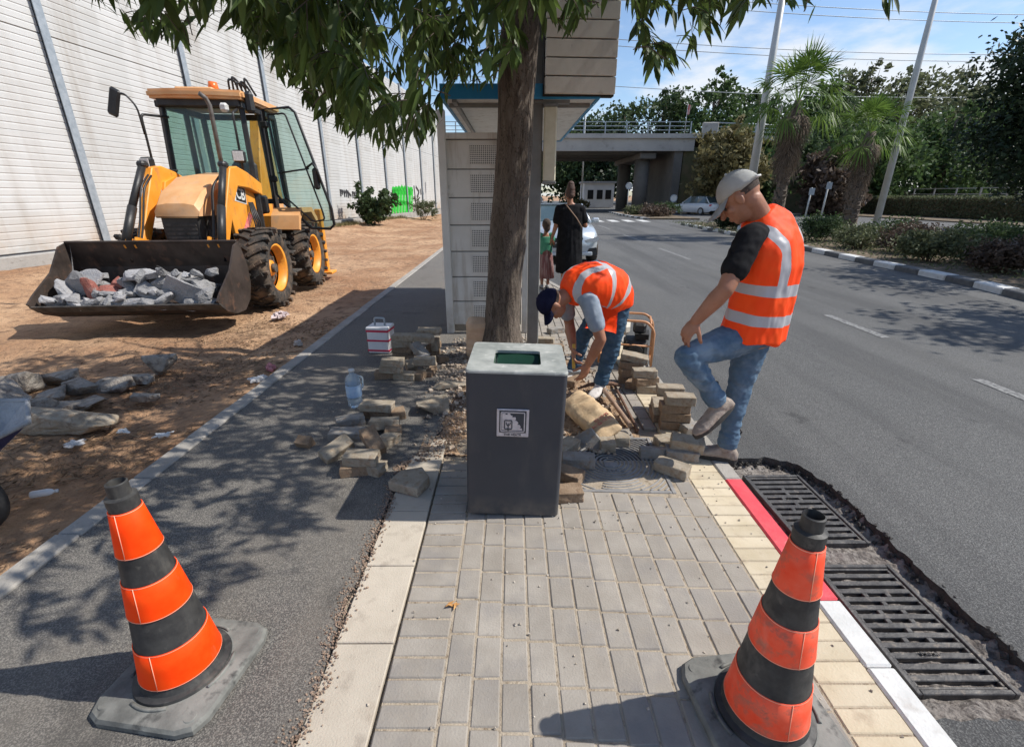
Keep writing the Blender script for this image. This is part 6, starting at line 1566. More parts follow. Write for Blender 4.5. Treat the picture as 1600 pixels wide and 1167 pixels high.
for k in range(26):
    ad = ['small', 'tiny', 'sharp', 'flat', 'dusty'][k % 5]; x = -1.05 + 2.0 * ((k * 7) % 26) / 26
    where = ['left end', 'left part', 'left middle', 'middle', 'right middle', 'right part', 'right end'][min(6, int((x + 1.06) / .30))]
    row = ['front lip', 'front slope', 'crest', 'back slope'][k % 4]; y = [-1.46, -1.36, -1.2, -1.02][k % 4]; z = [.44, .50, .70, .66][k % 4]
    ti = ['tilted left', 'tilted right', 'lying flat', 'tipped up', 'half buried', 'leaning back'][k % 6]
    items.append((x, y + rr.uniform(-.03, .03), z + rr.uniform(-.03, .02), (rr.uniform(.08, .17), rr.uniform(.07, .12), rr.uniform(.05, .10)), (rr.uniform(-40, 40), rr.uniform(-40, 40), rr.uniform(0, 90)), 'rubble' if k % 3 else 'rubble_light', '%s grey fragment %s on the %s of the bucket heap, %s' % (ad, ti, row, where)))
bmw = Matrix.Translation((-4.6, 7.0, 0)) @ Matrix.Rotation(R(5), 4, 'Z')
for i, (x, y, z, s, ro, mt_, lb) in enumerate(items):
    bm = NB(); rock(bm, (0, 0, 0), tuple(q * 1.08 for q in s), random.Random(400 + i), n=16); o = mk(bm, 'rubble_chunk', M[mt_]); o.location = bmw @ V((x * .87 - .10, y, z)); o.rotation_euler = tuple(R(a) for a in ro)
    tag(o, lb, 'rubble', 'rubble heaped in the loader bucket')

# ================================================================ CARS
def car(x, y, rz, paint, label, glass_m, L=4.4, hW=.9, grp=None, H=1.44):
    c = empty('parked_car', (x, y, ZR), rz, label, 'car', grp)
    # front faces -y; stations along y : (y, half width, z bottom, z belt)
    st_ = [(-L / 2, hW * .62, .32, .58), (-L / 2 + .06, hW * .80, .24, .70), (-L / 2 + .25, hW * .93, .20, .80), (-L / 2 + .7, hW * .985, .19, .88), (-L * .18, hW, .19, .96), (L * .1, hW, .19, .99), (L * .33, hW * .99, .2, 1.0), (L / 2 - .18, hW * .93, .24, .98), (L / 2, hW * .80, .36, .85)]
    bm = NB(); rows = []
    for (yy, w_, z0, z1) in st_:
        zm = (z0 + z1) / 2
        rows.append([bm.verts.new(p) for p in ((-w_ * .86, yy, z0), (-w_ * .97, yy, z0 + .12), (-w_, yy, zm), (-w_ * .985, yy, z1 - .10), (-w_ * .90, yy, z1), (-w_ * .45, yy, z1 + .045), (0, yy, z1 + .06), (w_ * .45, yy, z1 + .045), (w_ * .90, yy, z1), (w_ * .985, yy, z1 - .10), (w_, yy, zm), (w_ * .97, yy, z0 + .12), (w_ * .86, yy, z0))])
    for a, b_ in zip(rows, rows[1:]):
        for i in range(12): bm.faces.new((a[i], a[i + 1], b_[i + 1], b_[i]))
    bm.faces.new(rows[0][::-1]); bm.faces.new(rows[-1])
    bmesh.ops.recalc_face_normals(bm, faces=bm.faces[:]); mk(bm, 'body', paint, c, smooth=50)
    bm = NB(); g_ = [(-L * .20, .80, .965, .80), (-L * .02, .72, H - .02, .60), (L * .16, .72, H, .61), (L * .34, .70, H - .06, .58), (L * .46, .80, 1.0, .74)]
    R0 = []
    zb = .96
    yb = [-L * .24, -L * .03, L * .16, L * .36, L * .47]
    for i, (yy, _, zt, wt) in enumerate(g_): R0.append(([bm.verts.new((s * hW * .88, yb[i], zb)) for s in (-1, 1)], [bm.verts.new((s * hW * wt / .82, yy + (0 if 0 < i < 4 else 0), zt)) for s in (-1, 1)]))
    for (a, t), (a2, t2) in zip(R0, R0[1:]):
        bm.faces.new((a[0], a2[0], t2[0], t[0])); bm.faces.new((a[1], t[1], t2[1], a2[1])); bm.faces.new((t[0], t2[0], t2[1], t[1]))
    bmesh.ops.recalc_face_normals(bm, faces=bm.faces[:]); mk(bm, 'windows', glass_m, c)
    bm = NB(); pts = [(-L * .03 - .02, H - .015, .66), (L * .16, H + .012, .67), (L * .34, H - .05, .64)]
    rw = [[bm.verts.new((s * hW * w_ / .78 * .92, yy, z + (0 if abs(s) < 1 else -.02))) for s in (-1, -.6, 0, .6, 1)] for yy, z, w_ in pts]
    for a, b_ in zip(rw, rw[1:]):
        for i in range(4): bm.faces.new((a[i], a[i + 1], b_[i + 1], b_[i]))
    bmesh.ops.solidify(bm, geom=bm.faces[:], thickness=.03); mk(bm, 'roof', paint, c, smooth=40)
    for s in (-1, 1):
        bm = NB(); tube(bm, [(s * hW * .88, -L * .235, .97), (s * hW * .74, -L * .03, H - .02)], .03, 6); tube(bm, [(s * hW * .80, L * .16, .97), (s * hW * .74, L * .16, H - .02)], .03, 6); tube(bm, [(s * hW * .86, L * .46, .98), (s * hW * .72, L * .34, H - .06)], .045, 6); mk(bm, 'pillar', paint, c)
        bm = NB(); box(bm, (s * (hW + .08), -L * .17, 1.02), (.2, .1, .14), bev=.04); mk(bm, 'mirror', paint, c)
        bm = NB(); prism(bm, [(s * hW * .50, .60), (s * hW * .86, .70), (s * hW * .92, .66), (s * hW * .86, .56), (s * hW * .55, .54)], -L / 2 + .0, -L / 2 + .16, 'y'); mk(bm, 'headlight', M['lamp_glass'], c)
        bm = NB(); prism(bm, [(s * hW * .5, .24), (s * hW * .9, .24), (s * hW * .86, .42), (s * hW * .58, .40)], -L / 2 + .02, -L / 2 + .2, 'y'); mk(bm, 'air_intake', M['machine_black'], c)
        bm = NB(); box(bm, (s * hW * .78, L / 2 - .05, .82), (.3, .1, .16), bev=.03); mk(bm, 'tail_light', M['red_paint'], c)
        for yy in (-L * .32, L * .29):
            bm = NB(); cyl(bm, (s * (hW - .22), yy, .32), (s * (hW + .005), yy, .32), .32, n=28); w_ = mk(bm, 'wheel', M['tyre'], c)
            bm = NB(); cyl(bm, (s * (hW - .02), yy, .32), (s * (hW + .012), yy, .32), .2, n=20); mk(bm, 'rim', M['galv'], w_)
    bm = NB(); prism(bm, [(-.34, .42), (.34, .42), (.42, .66), (-.42, .66)], -L / 2 - .012, -L / 2 + .1, 'y'); gg = mk(bm, 'grille', M['machine_black'], c)
    bm = NB(); box(bm, (0, -L / 2 - .02, .54), (.8, .02, .025)); cyl(bm, (0, -L / 2 - .012, .54), (0, -L / 2 - .034, .54), .08, n=20); mk(bm, 'grille_bar', M['chrome'], gg)
    bm = NB(); box(bm, (0, -L / 2 - .02, .34), (.5, .02, .11)); mk(bm, 'number_plate', pm('plate_yellow', (.7, .5, .05), None, rough=.5), c)
    bm = NB(); box(bm, (0, -L / 2 + .04, .27), (hW * 1.5, .1, .1), bev=.02); mk(bm, 'bumper', paint, c)
    return c
silver = pm('silver_paint', (.50, .55, .58), (.56, .60, .63), 2, .28, metal=.45, coat=.6)
white = pm('white_car_paint', (.68, .70, .72), (.74, .75, .77), 2, .3, coat=.5)
dglass = pm('dark_car_glass', (.05, .08, .085), (.08, .11, .115), 1, .06, spec=.9, coat=.5)
car(1.34, 14.4, R(1), silver, 'silver hatchback stopped at the bus bay, facing the camera behind the woman in black', dglass, grp=None)
car(17.3, 46.5, R(-150), white, 'white estate car parked on the far side of the median, seen small in the distance', dglass, H=1.6)
car(4.6, 88, R(0), pm('dark_car', (.05, .05, .06), None, rough=.3), 'tiny dark car far down the road under the bridge', dglass)
# ================================================================ PEOPLE
def cloth(name, a, b_, **k):
    kw = dict(scale=14, rough=.9, spec=.12, bump=.35, bscale=420, dist=.0015); kw.update(k); return pm(name, a, b_, **kw)
M['skin'] = pm('tanned_skin', (.30, .135, .08), (.38, .18, .11), 12, .5, .15, 160, c3=(.32, .13, .08), s3=20, a3=.3, sss=.12, dist=.001)
M['jeans'] = cloth('blue_denim', (.075, .125, .185), (.11, .17, .245), c3=(.20, .27, .34), s3=4.5, a3=.42)
M['jeans_dark'] = cloth('dark_denim', (.03, .065, .11), (.07, .12, .18), c3=(.14, .2, .27), s3=9, a3=.3)
M['tee_black'] = cloth('black_tee', (.010, .010, .011), (.018, .018, .02))
M['tee_grey'] = cloth('blue_grey_tee', (.22, .27, .33), (.30, .35, .41))
M['cap_grey'] = cloth('pale_cap', (.60, .60, .58), (.70, .70, .67))
M['cap_navy'] = cloth('navy_cap', (.018, .02, .05), (.03, .032, .075))
M['boot'] = pm('tan_nubuck', (.25, .20, .165), (.37, .31, .26), 18, .85, .3, 150, c3=(.16, .11, .085), s3=24, a3=.35)
M['boot_pale'] = pm('dusty_shoe', (.52, .49, .46), (.62, .59, .56), 18, .85, .3, 150)
M['sole'] = pm('rubber_sole', (.025, .022, .02), (.05, .045, .04), 18, .8)
M['hair_short'] = pm('cropped_hair', (.05, .035, .028), (.10, .07, .055), 120, .8, .6, 400)
M['hair_brown'] = pm('brown_hair', (.045, .02, .014), (.09, .045, .03), 30, .6, .6, 120, stretch=(1, 1, .2))
M['dress_black'] = cloth('black_dress', (.008, .008, .009), (.016, .016, .018))
M['stripe_skirt'] = cloth('pink_striped_skirt', (.38, .17, .17), (.55, .38, .37), scale=34, stretch=(1, 1, .06), lo=.45, hi=.55)
M['green_top'] = cloth('green_top', (.06, .24, .15), (.10, .30, .20))
def vest_mat(name, bands, strips, top):
    m = pm(name, (1.0, .062, .006), (1.0, .09, .012), 9, .62, .3, 380, dist=.0015, spec=.25); n, l, b = nodes_of(m)
    at = n.new('ShaderNodeAttribute'); at.attribute_name = 'vest'; s = n.new('ShaderNodeSeparateXYZ'); l.new(at.outputs['Vector'], s.inputs[0])
    def mm(op, a, c=None):
        q = n.new('ShaderNodeMath'); q.operation = op
        for i, x in enumerate((a, c)):
            if x is None: continue
            if isinstance(x, (int, float)): q.inputs[i].default_value = x
            else: l.new(x, q.inputs[i])
        return q.outputs[0]
    def within(x, a, c): return mm('MULTIPLY', mm('GREATER_THAN', x, a), mm('LESS_THAN', x, c))
    acc = None
    for a, c in bands:
        w_ = within(s.outputs[0], a, c); acc = w_ if acc is None else mm('MAXIMUM', acc, w_)
    for a, c in strips:
        w_ = mm('MULTIPLY', within(s.outputs[1], a, c), mm('GREATER_THAN', s.outputs[0], top)); acc = mm('MAXIMUM', acc, w_)
    q = n.new('ShaderNodeMix'); q.data_type = 'RGBA'; l.new(acc, q.inputs[0]); l.new(b.inputs['Base Color'].links[0].from_socket, q.inputs[6]); q.inputs[7].default_value = (.43, .43, .45, 1); l.new(q.outputs[2], b.inputs['Base Color'])
    r_ = n.new('ShaderNodeMapRange'); r_.inputs[3].default_value = .62; r_.inputs[4].default_value = .38; l.new(acc, r_.inputs[0]); l.new(r_.outputs[0], b.inputs['Roughness'])
    return m
def seg(bm, a, b_, ra, rb, n=14):
    a, b_ = V(a), V(b_); ball(bm, a, ra, n=n); ball(bm, b_, rb, n=n); cyl(bm, a, b_, ra, rb, n=n)
def limb(bm, pts, rs, n=14):
    for i in range(len(pts) - 1): seg(bm, pts[i], pts[i + 1], rs[i], rs[i + 1], n)
def tframe(spine, lat):
    """sample frames along a smooth spine"""
    out_ = []; pts = fillet([V(p) for p in spine], .2, 6); L = [0]
    for a, b_ in zip(pts, pts[1:]): L.append(L[-1] + (b_ - a).length)
    def at(t):
        d = t * L[-1]; i = max(k for k in range(len(L)) if L[k] <= d + 1e-9); i = min(i, len(pts) - 2)
        p = pts[i].lerp(pts[i + 1], (d - L[i]) / max(1e-6, L[i + 1] - L[i])); j0, j1 = max(0, i - 3), min(len(pts) - 1, i + 4); dr_ = (pts[j1] - pts[j0]).normalized()
        x = (V(lat) - dr_ * V(lat).dot(dr_)).normalized(); return p, x, dr_, x.cross(dr_)
    return at, L[-1]
def torso(bm, at, prof, g=0.0, n=36, p=2.35):
    loft(bm, [(at(t)[0] + at(t)[3] * (o if len(q) else 0), at(t)[1], at(t)[3], a + g, b_ + g) for (t, a, b_, *q) in prof for o in [q[0] if q else 0]], n, p=p)
def head(bm, c, f, u, s=1.0):
    f = V(f).normalized(); u = (V(u) - f * V(u).dot(f)).normalized(); x = f.cross(u); Mx = Matrix((x, f, u)).transposed(); c = V(c)
    def P_(a, b_, d): return c + Mx @ V((a * s, b_ * s, d * s))
    ball(bm, P_(0, -.012, .03), (.076 * s, .096 * s, .088 * s), Mx, 24); ball(bm, P_(0, .022, -.03), (.060 * s, .070 * s, .082 * s), Mx, 20)
    ball(bm, P_(0, .058, -.082), (.026 * s, .026 * s, .022 * s), Mx, 12); ball(bm, P_(0, .085, .018), (.048 * s, .014 * s, .014 * s), Mx, 12)
    seg(bm, P_(0, .088, .008), P_(0, .112, -.026), .009 * s, .014 * s, 10); ball(bm, P_(0, .086, -.056), (.024 * s, .012 * s, .006 * s), Mx, 10); ball(bm, P_(0, .084, -.066), (.021 * s, .012 * s, .006 * s), Mx, 10)
    for q in (-1, 1):
        ball(bm, P_(q * .078, -.008, -.004), (.009 * s, .020 * s, .031 * s), Mx, 12); ball(bm, P_(q * .05, .055, -.02), (.018 * s, .02 * s, .02 * s), Mx, 10)
    return P_, Mx
def hand(bm, wr, d, pn, side, curl=.5, s=1.0, spread=1.0, thumb_out=1.0):
    """wrist, direction towards fingers, palm normal, side=+1 if the thumb leaves towards d x pn"""
    wr, d = V(wr), V(d).normalized(); pn = (V(pn) - d * V(pn).dot(d)).normalized(); x = d.cross(pn) * side
    Mx = Matrix((x, d, pn)).transposed(); pc = wr + d * .048 * s
    ball(bm, pc, (.042 * s, .054 * s, .0155 * s), Mx, 16); ball(bm, wr, (.027 * s, .03 * s, .021 * s), Mx, 14); ball(bm, pc - x * .02 * s + d * .02 * s, (.022 * s, .036 * s, .015 * s), Mx, 12); ball(bm, pc + x * .022 * s - d * .012 * s + pn * .006 * s, (.019 * s, .032 * s, .015 * s), Mx, 12)
    for k, (o, L, r_) in enumerate(((.031, .072, .0088), (.0105, .081, .0092), (-.0105, .076, .0088), (-.031, .060, .0078))):
        b0 = wr + d * (.088 - abs(k - 1.3) * .004) * s + x * o * s; dd = (d + x * o * 4.2 * spread).normalized(); p = b0 - d * .02 * s; pts = [p, b0]
        for j, (fr_, a) in enumerate(((.42, .35), (.32, .8), (.26, 1.1))):
            an = curl * a * (1 + .12 * k); q = (dd * math.cos(an) + pn * math.sin(an)); b0 = b0 + q * L * fr_ * s; pts.append(b0)
        limb(bm, pts, [r_ * s, r_ * 1.02 * s, r_ * .95 * s, r_ * .88 * s, r_ * .74 * s], 10)
    t0 = wr + d * .022 * s + x * .030 * s + pn * .004 * s; td = (d * .72 + x * .72 * thumb_out + pn * .35).normalized(); t1 = t0 + td * .034 * s; td2 = (d * .9 + x * .38 * thumb_out + pn * (.3 + curl * .5)).normalized(); t2 = t1 + td2 * .030 * s; t3 = t2 + (td2 + pn * curl * .4).normalized() * .024 * s
    limb(bm, [t0, t1, t2, t3], [.0135 * s, .0115 * s, .0105 * s, .0085 * s], 10)
def wrinkle(me, amp, sc, seed=0, stretch=(1, 1, 1)):
    me.update(); nrm = [v.normal.copy() for v in me.vertices]; co = []
    for v, nn in zip(me.vertices, nrm):
        p = v.co.copy(); q = V((p.x * stretch[0], p.y * stretch[1], p.z * stretch[2])) * sc + V((seed, seed * .7, 0))
        h = 1 - abs(noise.noise(q)) * 2.2; h2 = noise.noise(q * 2.3)
        co.extend(p + nn * amp * (h * .6 + h2 * .5))
    me.vertices.foreach_set('co', co); me.update()
    return me
def shoe(parent, an, toe, upv, mat, s=1.0, name='boot', shaft=.10, kn=None):
    an, toe = V(an), V(toe); upv = V(upv).normalized(); d = (toe - an); d = (d - upv * d.dot(upv)).normalized(); x = d.cross(upv); hgt = .072 * s
    g = an - upv * hgt; bm = NB()                      # g: point under the ankle on the sole
    secs = [(-.065, .028, .036), (-.045, .038, .060), (0, .038, .070), (.05, .040, .056), (.10, .046, .040), (.15, .046, .032), (.185, .036, .026), (.205, .018, .016)]
    loft(bm, [(g + d * y * s + upv * (.016 + h_ * .5) * s, x, upv, w_ * s, (h_ * .62) * s) for y, w_, h_ in secs], 20, p=2.6)
    top_ = an + (V(kn) - an).normalized() * shaft * s if kn is not None else an + upv * shaft * s
    limb(bm, [g + upv * .05 * s - d * .012, an, top_], [.042 * s, .045 * s, .044 * s]); me = fuse(bm, .006, 4); wrinkle(me, .0035, 22)
    o = link_mesh(me, name, mat, parent); bm = NB()
    if kn is not None:
        kd = (V(kn) - an).normalized(); ball(bm, an.lerp(top_, .45) + x * .012 * s, (.037 * s, .026 * s, .040 * s), Matrix((x, kd.cross(x), kd)).transposed(), 14); mk(bm, 'elastic_panel', M['sole'], o); bm = NB(); tube(bm, [top_ - d * .046 * s - kd * .02, top_ - d * .060 * s + kd * .015, top_ - d * .050 * s + kd * .03, top_ - d * .042 * s], .006, 6); mk(bm, 'pull_tab', M['sole'], o); bm = NB()
    po = []
    for k in range(24):
        a = 2 * math.pi * k / 24; yy = .072 + .142 * math.sin(a); w_ = .043 + .006 * math.sin(a); po.append((math.cos(a) * w_ * s, yy * s))
    A = [bm.verts.new(g + x * p[0] + d * p[1]) for p in po]; B = [bm.verts.new(g + x * p[0] * 1.02 + d * p[1] + upv * .024 * s) for p in po]
    bm.faces.new(A[::-1]); bm.faces.new(B)
    for i in range(24): bm.faces.new((A[i], A[(i + 1) % 24], B[(i + 1) % 24], B[i]))
    bmesh.ops.recalc_face_normals(bm, faces=bm.faces[:]); mk(bm, 'sole', M['sole'], o)
    return o
def cap(parent, P_, Mx, mat, s=1.0, brim=.085, up=.0, back=True, dy=0.0, tilt=-8):
    bm = NB()
    R0 = []
    for i in range(9):
        ph = math.pi / 2 * i / 8; z = math.sin(ph); rr_ = math.cos(ph); ring = []
        for k in range(28):
            a = 2 * math.pi * k / 28; ring.append(bm.verts.new(P_(.0835 * rr_ * math.cos(a), -.010 + dy + .104 * rr_ * math.sin(a), .030 + up + .098 * z - .012 * (1 - z) * (math.sin(a) < -.2))))
        R0.append(ring)
    for a, b_ in zip(R0, R0[1:]):
        for k in range(28): f = bm.faces.new((a[k], a[(k + 1) % 28], b_[(k + 1) % 28], b_[k])); f.smooth = True
    bmesh.ops.solidify(bm, geom=bm.faces[:], thickness=.004); o = mk(bm, 'cap', mat, parent, smooth=True)
    if brim:
        bm = NB(); A, B = [], []
        for k in range(13):
            a = R(22 + 136 * k / 12); r0 = P_(.084 * math.cos(a), -.010 + dy + .104 * math.sin(a), .030 + up); e = math.sin(a) ** .8
            r1 = P_(.088 * math.cos(a), -.010 + dy + .104 * math.sin(a) + brim * e, .030 + up - .026 * e - .055 * math.cos(a) ** 2 * e); A.append(bm.verts.new(r0)); B.append(bm.verts.new(r1))
        for k in range(12): bm.faces.new((A[k], A[k + 1], B[k + 1], B[k]))
        bmesh.ops.solidify(bm, geom=bm.faces[:], thickness=.004); mk(bm, 'peak', mat, o, smooth=True)
    bm = NB(); ball(bm, P_(0, -.010 + dy, .13 + up), .007, n=8); mk(bm, 'cap_button', mat, o)
    return o
def eyes(parent, P_, s=1.0):
    for q in (-1, 1):
        bm = NB(); ball(bm, P_(q * .031, .0725, .000), .0105 * s, n=12); mk(bm, 'eye', M['hair_short'], parent)
TP = [(0.0, .175, .125), (.10, .180, .130), (.25, .172, .125), (.42, .170, .122), (.58, .182, .122), (.72, .188, .116), (.84, .168, .095), (.92, .105, .072), (1.0, .058, .058)]
VP = [(.055, .212, .158), (.14, .206, .152), (.28, .198, .146), (.45, .198, .146), (.60, .212, .148), (.72, .212, .142), (.80, .196, .130), (.87, .170, .112), (.93, .130, .092), (.985, .088, .080)]
def trousers(parent, at, hips, knees, ankles, mat, voxel=.007, k=1.0):
    bm = NB(); torso(bm, at, [(-.0, .10, .09), (.03, .178 * k, .128 * k), (.12, .186 * k, .138 * k), (.24, .176 * k, .13 * k)])
    for h, kn, an in zip(hips, knees, ankles):
        h, kn, an = V(h), V(kn), V(an)
        limb(bm, [h, h.lerp(kn, .35), kn.lerp(h, .12), kn, kn.lerp(an, .3), kn.lerp(an, .62), an.lerp(kn, .13)], [.104 * k, .092 * k, .068 * k, .066 * k, .063 * k, .052 * k, .058 * k], 18)
        for j in range(3): # bunched cuff
            c = an.lerp(kn, .14 + .06 * j); x, y, d = frame(kn - an); ball(bm, c, (.061 * k, .061 * k, .016), Matrix((x, y, d)).transposed(), 18)
    me = fuse(bm, voxel, 5)
    wrinkle(me, .009, 8.5, 3, (1, 1, 1.9)); wrinkle(me, .0045, 22, 5, (1, 1, 1.6)); return link_mesh(me, 'trousers', mat, parent)
def put_vest(parent, at, mat, prof=VP, voxel=.007, length=1.0, spl=None):
    bm = NB(); torso(bm, at, prof, n=44); me = fuse(bm, voxel, 4); wrinkle(me, .017, 6.0, 11, (1, 1, .38)); wrinkle(me, .0045, 17, 2, (1, 1, .5))
    S = [at(i / 60) for i in range(61)]; dat = []
    for v in me.vertices:
        i = min(range(61), key=lambda k: (S[k][0] - v.co).length_squared); c, x, d, y = S[i]; dd = v.co - c; dat += [i / 60 + dd.dot(d) / at_len[0], dd.dot(x), dd.dot(y)]
    a = me.attributes.new('vest', 'FLOAT_VECTOR', 'POINT'); a.data.foreach_set('vector', dat); return link_mesh(me, 'vest', mat, parent)
at_len = [1]
# ---------------------------------------------------------------- standing worker
lat = V((.74, .67, 0))       # right hand side of the body
fw = V((-.67, .74, 0))
p1 = empty('person', (1.37, 2.62, 0), 0, 'standing worker in orange vest, jeans and pale cap with one knee raised, looking down', 'person', 'workers in orange vests')
def rel(o, *ps): return [V(p) - o for p in ps]
O = V((1.37, 2.62, 0))
r_ = lambda *p: V(p) - O
spine = [r_(1.39, 2.61, .80), r_(1.41, 2.60, 1.05), r_(1.42, 2.60, 1.27), r_(1.36, 2.61, 1.43), r_(1.30, 2.61, 1.515)]
at, at_len[0] = tframe(spine, lat)
hL, hR = r_(1.32, 2.56, .85), r_(1.44, 2.68, .86); kL, aL, tL = r_(.975, 2.45, .765), r_(1.215, 2.50, .455), r_(1.065, 2.45, .33); kR, aR, tR = r_(1.405, 2.66, .46), r_(1.375, 2.62, .085), r_(1.17, 2.70, .085)
sL, eL, wL = r_(1.215, 2.47, 1.40), r_(1.085, 2.365, 1.155), r_(.985, 2.43, .975); sR, eR, wR = r_(1.50, 2.76, 1.42), r_(1.52, 2.94, 1.18), r_(1.50, 2.95, .97)
hc = r_(1.185, 2.585, 1.585); hf, hu = V((-.60, .42, -.68)), V((-.55, .3, .75))
bm = NB(); torso(bm, at, TP, -.02); P1, MX1 = head(bm, hc, hf, hu, 1.05)
limb(bm, [at(.9)[0], hc - hu.normalized() * .04 - hf.normalized() * .03], [.064, .060], 18)
for s_, e_, w_ in ((sL, eL, wL), (sR, eR, wR)): limb(bm, [at(.86)[0].lerp(s_, .8), s_, s_.lerp(e_, .5), e_, e_.lerp(w_, .3), w_], [.05, .058, .052, .043, .046, .030], 18)
hand(bm, wL, (-.30, .10, -.62), (.75, .35, -.25), 1, .95, 1.05); hand(bm, wR, (0, .1, -1), (-.6, -.6, 0), -1, .7, 1.05)
for h, k_, a_ in ((hL, kL, aL), (hR, kR, aR)): limb(bm, [h, k_, a_], [.08, .05, .036], 14)
me = fuse(bm, .0048, 3); link_mesh(me, 'body', M['skin'], p1)
bm = NB(); torso(bm, at, [(t, a, b_) for t, a, b_ in TP if .1 <= t <= .95], .004)
for s_, e_ in ((sL, eL), (sR, eR)): limb(bm, [at(.84)[0].lerp(s_, .55), s_, s_.lerp(e_, .35), s_.lerp(e_, .62)], [.066, .066, .066, .066], 18)
me = fuse(bm, .007, 4); wrinkle(me, .007, 13, 4); link_mesh(me, 'shirt', M['tee_black'], p1)
put_vest(p1, at, vest_mat('worn_orange_vest', [(.19, .27), (.405, .485)], [(-.16, -.105), (.09, .14)], .44))
tr = trousers(p1, at, (hL, hR), (kL, kR), (aL, aR), M['jeans'])
shoe(p1, aL, tL, V((-.62, 0, .78)), M['boot'], 1.1, kn=kL); shoe(p1, aR, tR, (0, 0, 1), M['boot'], 1.1, kn=kR)
cp1 = cap(p1, P1, MX1, M['cap_grey'], 1.0, .10, up=.006, dy=-.004)
bm = NB(); tube(bm, [P1(-.05, -.112, .035), P1(0, -.124, .028), P1(.05, -.112, .035)], .006, 6); mk(bm, 'cap_strap', M['cap_grey'], cp1)
bm = NB(); ball(bm, P1(0, -.016, .028), (.0795, .0985, .082), MX1, 22)
for v in [v for v in bm.verts if (MX1.transposed() @ (v.co - hc)).z < -.012 or (MX1.transposed() @ (v.co - hc)).y > .05]: bm.verts.remove(v)
mk(bm, 'hair', M['hair_short'], p1, smooth=True); eyes(p1, P1)
# ---------------------------------------------------------------- bending worker
O = V((.75, 3.7, 0))
p2 = empty('person', O, 0, 'worker in orange vest and navy cap bending down over the torn up paving', 'person', 'workers in orange vests')
lat2 = V((-.42, .90, .0))
spine = [r_(.80, 3.80, .70), r_(.80, 3.76, .88), r_(.69, 3.66, .99), r_(.52, 3.57, .955), r_(.41, 3.52, .885)]
at, at_len[0] = tframe(spine, lat2)
hL, hR = r_(.84, 3.70, .74), r_(.79, 3.88, .74); kL, aL, tL = r_(.83, 3.70, .42), r_(.755, 3.70, .085), r_(.66, 3.53, .085); kR, aR, tR = r_(.63, 3.97, .44), r_(.56, 4.02, .085), r_(.42, 3.88, .085)
sL, eL, wL = r_(.575, 3.41, .86), r_(.665, 3.35, .595), r_(.590, 3.41, .375); sR, eR, wR = r_(.42, 3.71, .84), r_(.48, 3.78, .60), r_(.49, 3.58, .455)
hc = r_(.305, 3.465, .835); hf, hu = V((-.30, -.05, -.95)), V((-.90, -.25, .30))
bm = NB(); torso(bm, at, TP, -.02); P2, MX2 = head(bm, hc, hf, hu, 1.03); limb(bm, [at(.9)[0], hc - hu.normalized() * .03 - hf.normalized() * .03], [.062, .058], 18)
for s_, e_, w_ in ((sL, eL, wL), (sR, eR, wR)): limb(bm, [at(.86)[0].lerp(s_, .8), s_, s_.lerp(e_, .5), e_, e_.lerp(w_, .3), w_], [.05, .056, .050, .041, .045, .029], 18)
hand(bm, wL, (-.28, .05, -.9), (-.45, .75, .1), -1, .55, 1.05, 1.3); hand(bm, wR, (.05, -.45, -.8), (.8, -.1, .05), 1, 1.25, 1.05)
for h, k_, a_ in ((hL, kL, aL), (hR, kR, aR)): limb(bm, [h, k_, a_], [.08, .05, .036], 14)
me = fuse(bm, .0048, 3); link_mesh(me, 'body', M['skin'], p2)
bm = NB(); torso(bm, at, [(t, a, b_) for t, a, b_ in TP if .1 <= t <= .95], .004)
for s_, e_ in ((sL, eL), (sR, eR)): limb(bm, [at(.84)[0].lerp(s_, .55), s_, s_.lerp(e_, .35), s_.lerp(e_, .6)], [.072, .070, .068, .064], 18)
me = fuse(bm, .007, 4); wrinkle(me, .004, 15, 4); link_mesh(me, 'shirt', M['tee_grey'], p2)
VP2 = [(.16, .205, .165, -.01), (.26, .208, .19, -.03), (.38, .206, .205, -.05), (.5, .204, .20, -.05), (.62, .205, .18, -.035), (.74, .20, .155, -.015), (.82, .18, .14), (.88, .155, .12), (.94, .122, .10), (.98, .09, .085)]
put_vest(p2, at, vest_mat('bright_orange_vest', [(.33, .39), (.54, .60)], [(-.15, -.10), (.10, .15)], .6), VP2)
# loose front of the vest hanging down
bm = NB(); rows = []
for j in range(9):
    t = .24 + j * .072; c, x, d, y = at(t); ln = .27 + .08 * math.sin(math.pi * (j / 8)); row = []
    for k in range(7):
        z = k / 6; row.append(bm.verts.new(c - x * (.165 - .03 * z + .012 * math.sin(j * 1.7 + z * 4)) + V((0, 0, -.02 - ln * z)) + d * (.015 * math.sin(z * 5 + j))))
    rows.append(row)
for a, b_ in zip(rows, rows[1:]):
    for k in range(6): f = bm.faces.new((a[k], a[k + 1], b_[k + 1], b_[k])); f.smooth = True
bmesh.ops.solidify(bm, geom=bm.faces[:], thickness=.005); mk(bm, 'vest_flap', pm('orange_flap', (1.0, .062, .006), (1.0, .09, .012), 9, .62, .3, 380, dist=.0015, spec=.25), p2, smooth=True)
trousers(p2, at, (hL, hR), (kL, kR), (aL, aR), M['jeans_dark'])
shoe(p2, aL, tL, (0, 0, 1), M['boot_pale'], 1.0, 'shoe', .05); shoe(p2, aR, tR, (0, 0, 1), M['boot_pale'], 1.0, 'shoe', .05)
cap(p2, P2, MX2, M['cap_navy'], 1.0, .07, up=.0, dy=-.0)
bm = NB(); ball(bm, P2(0, -.016, .024), (.078, .0985, .084), MX2, 22)
for v in [v for v in bm.verts if (MX2.transposed() @ (v.co - hc)).z < -.025 or (MX2.transposed() @ (v.co - hc)).y > .05]: bm.verts.remove(v)
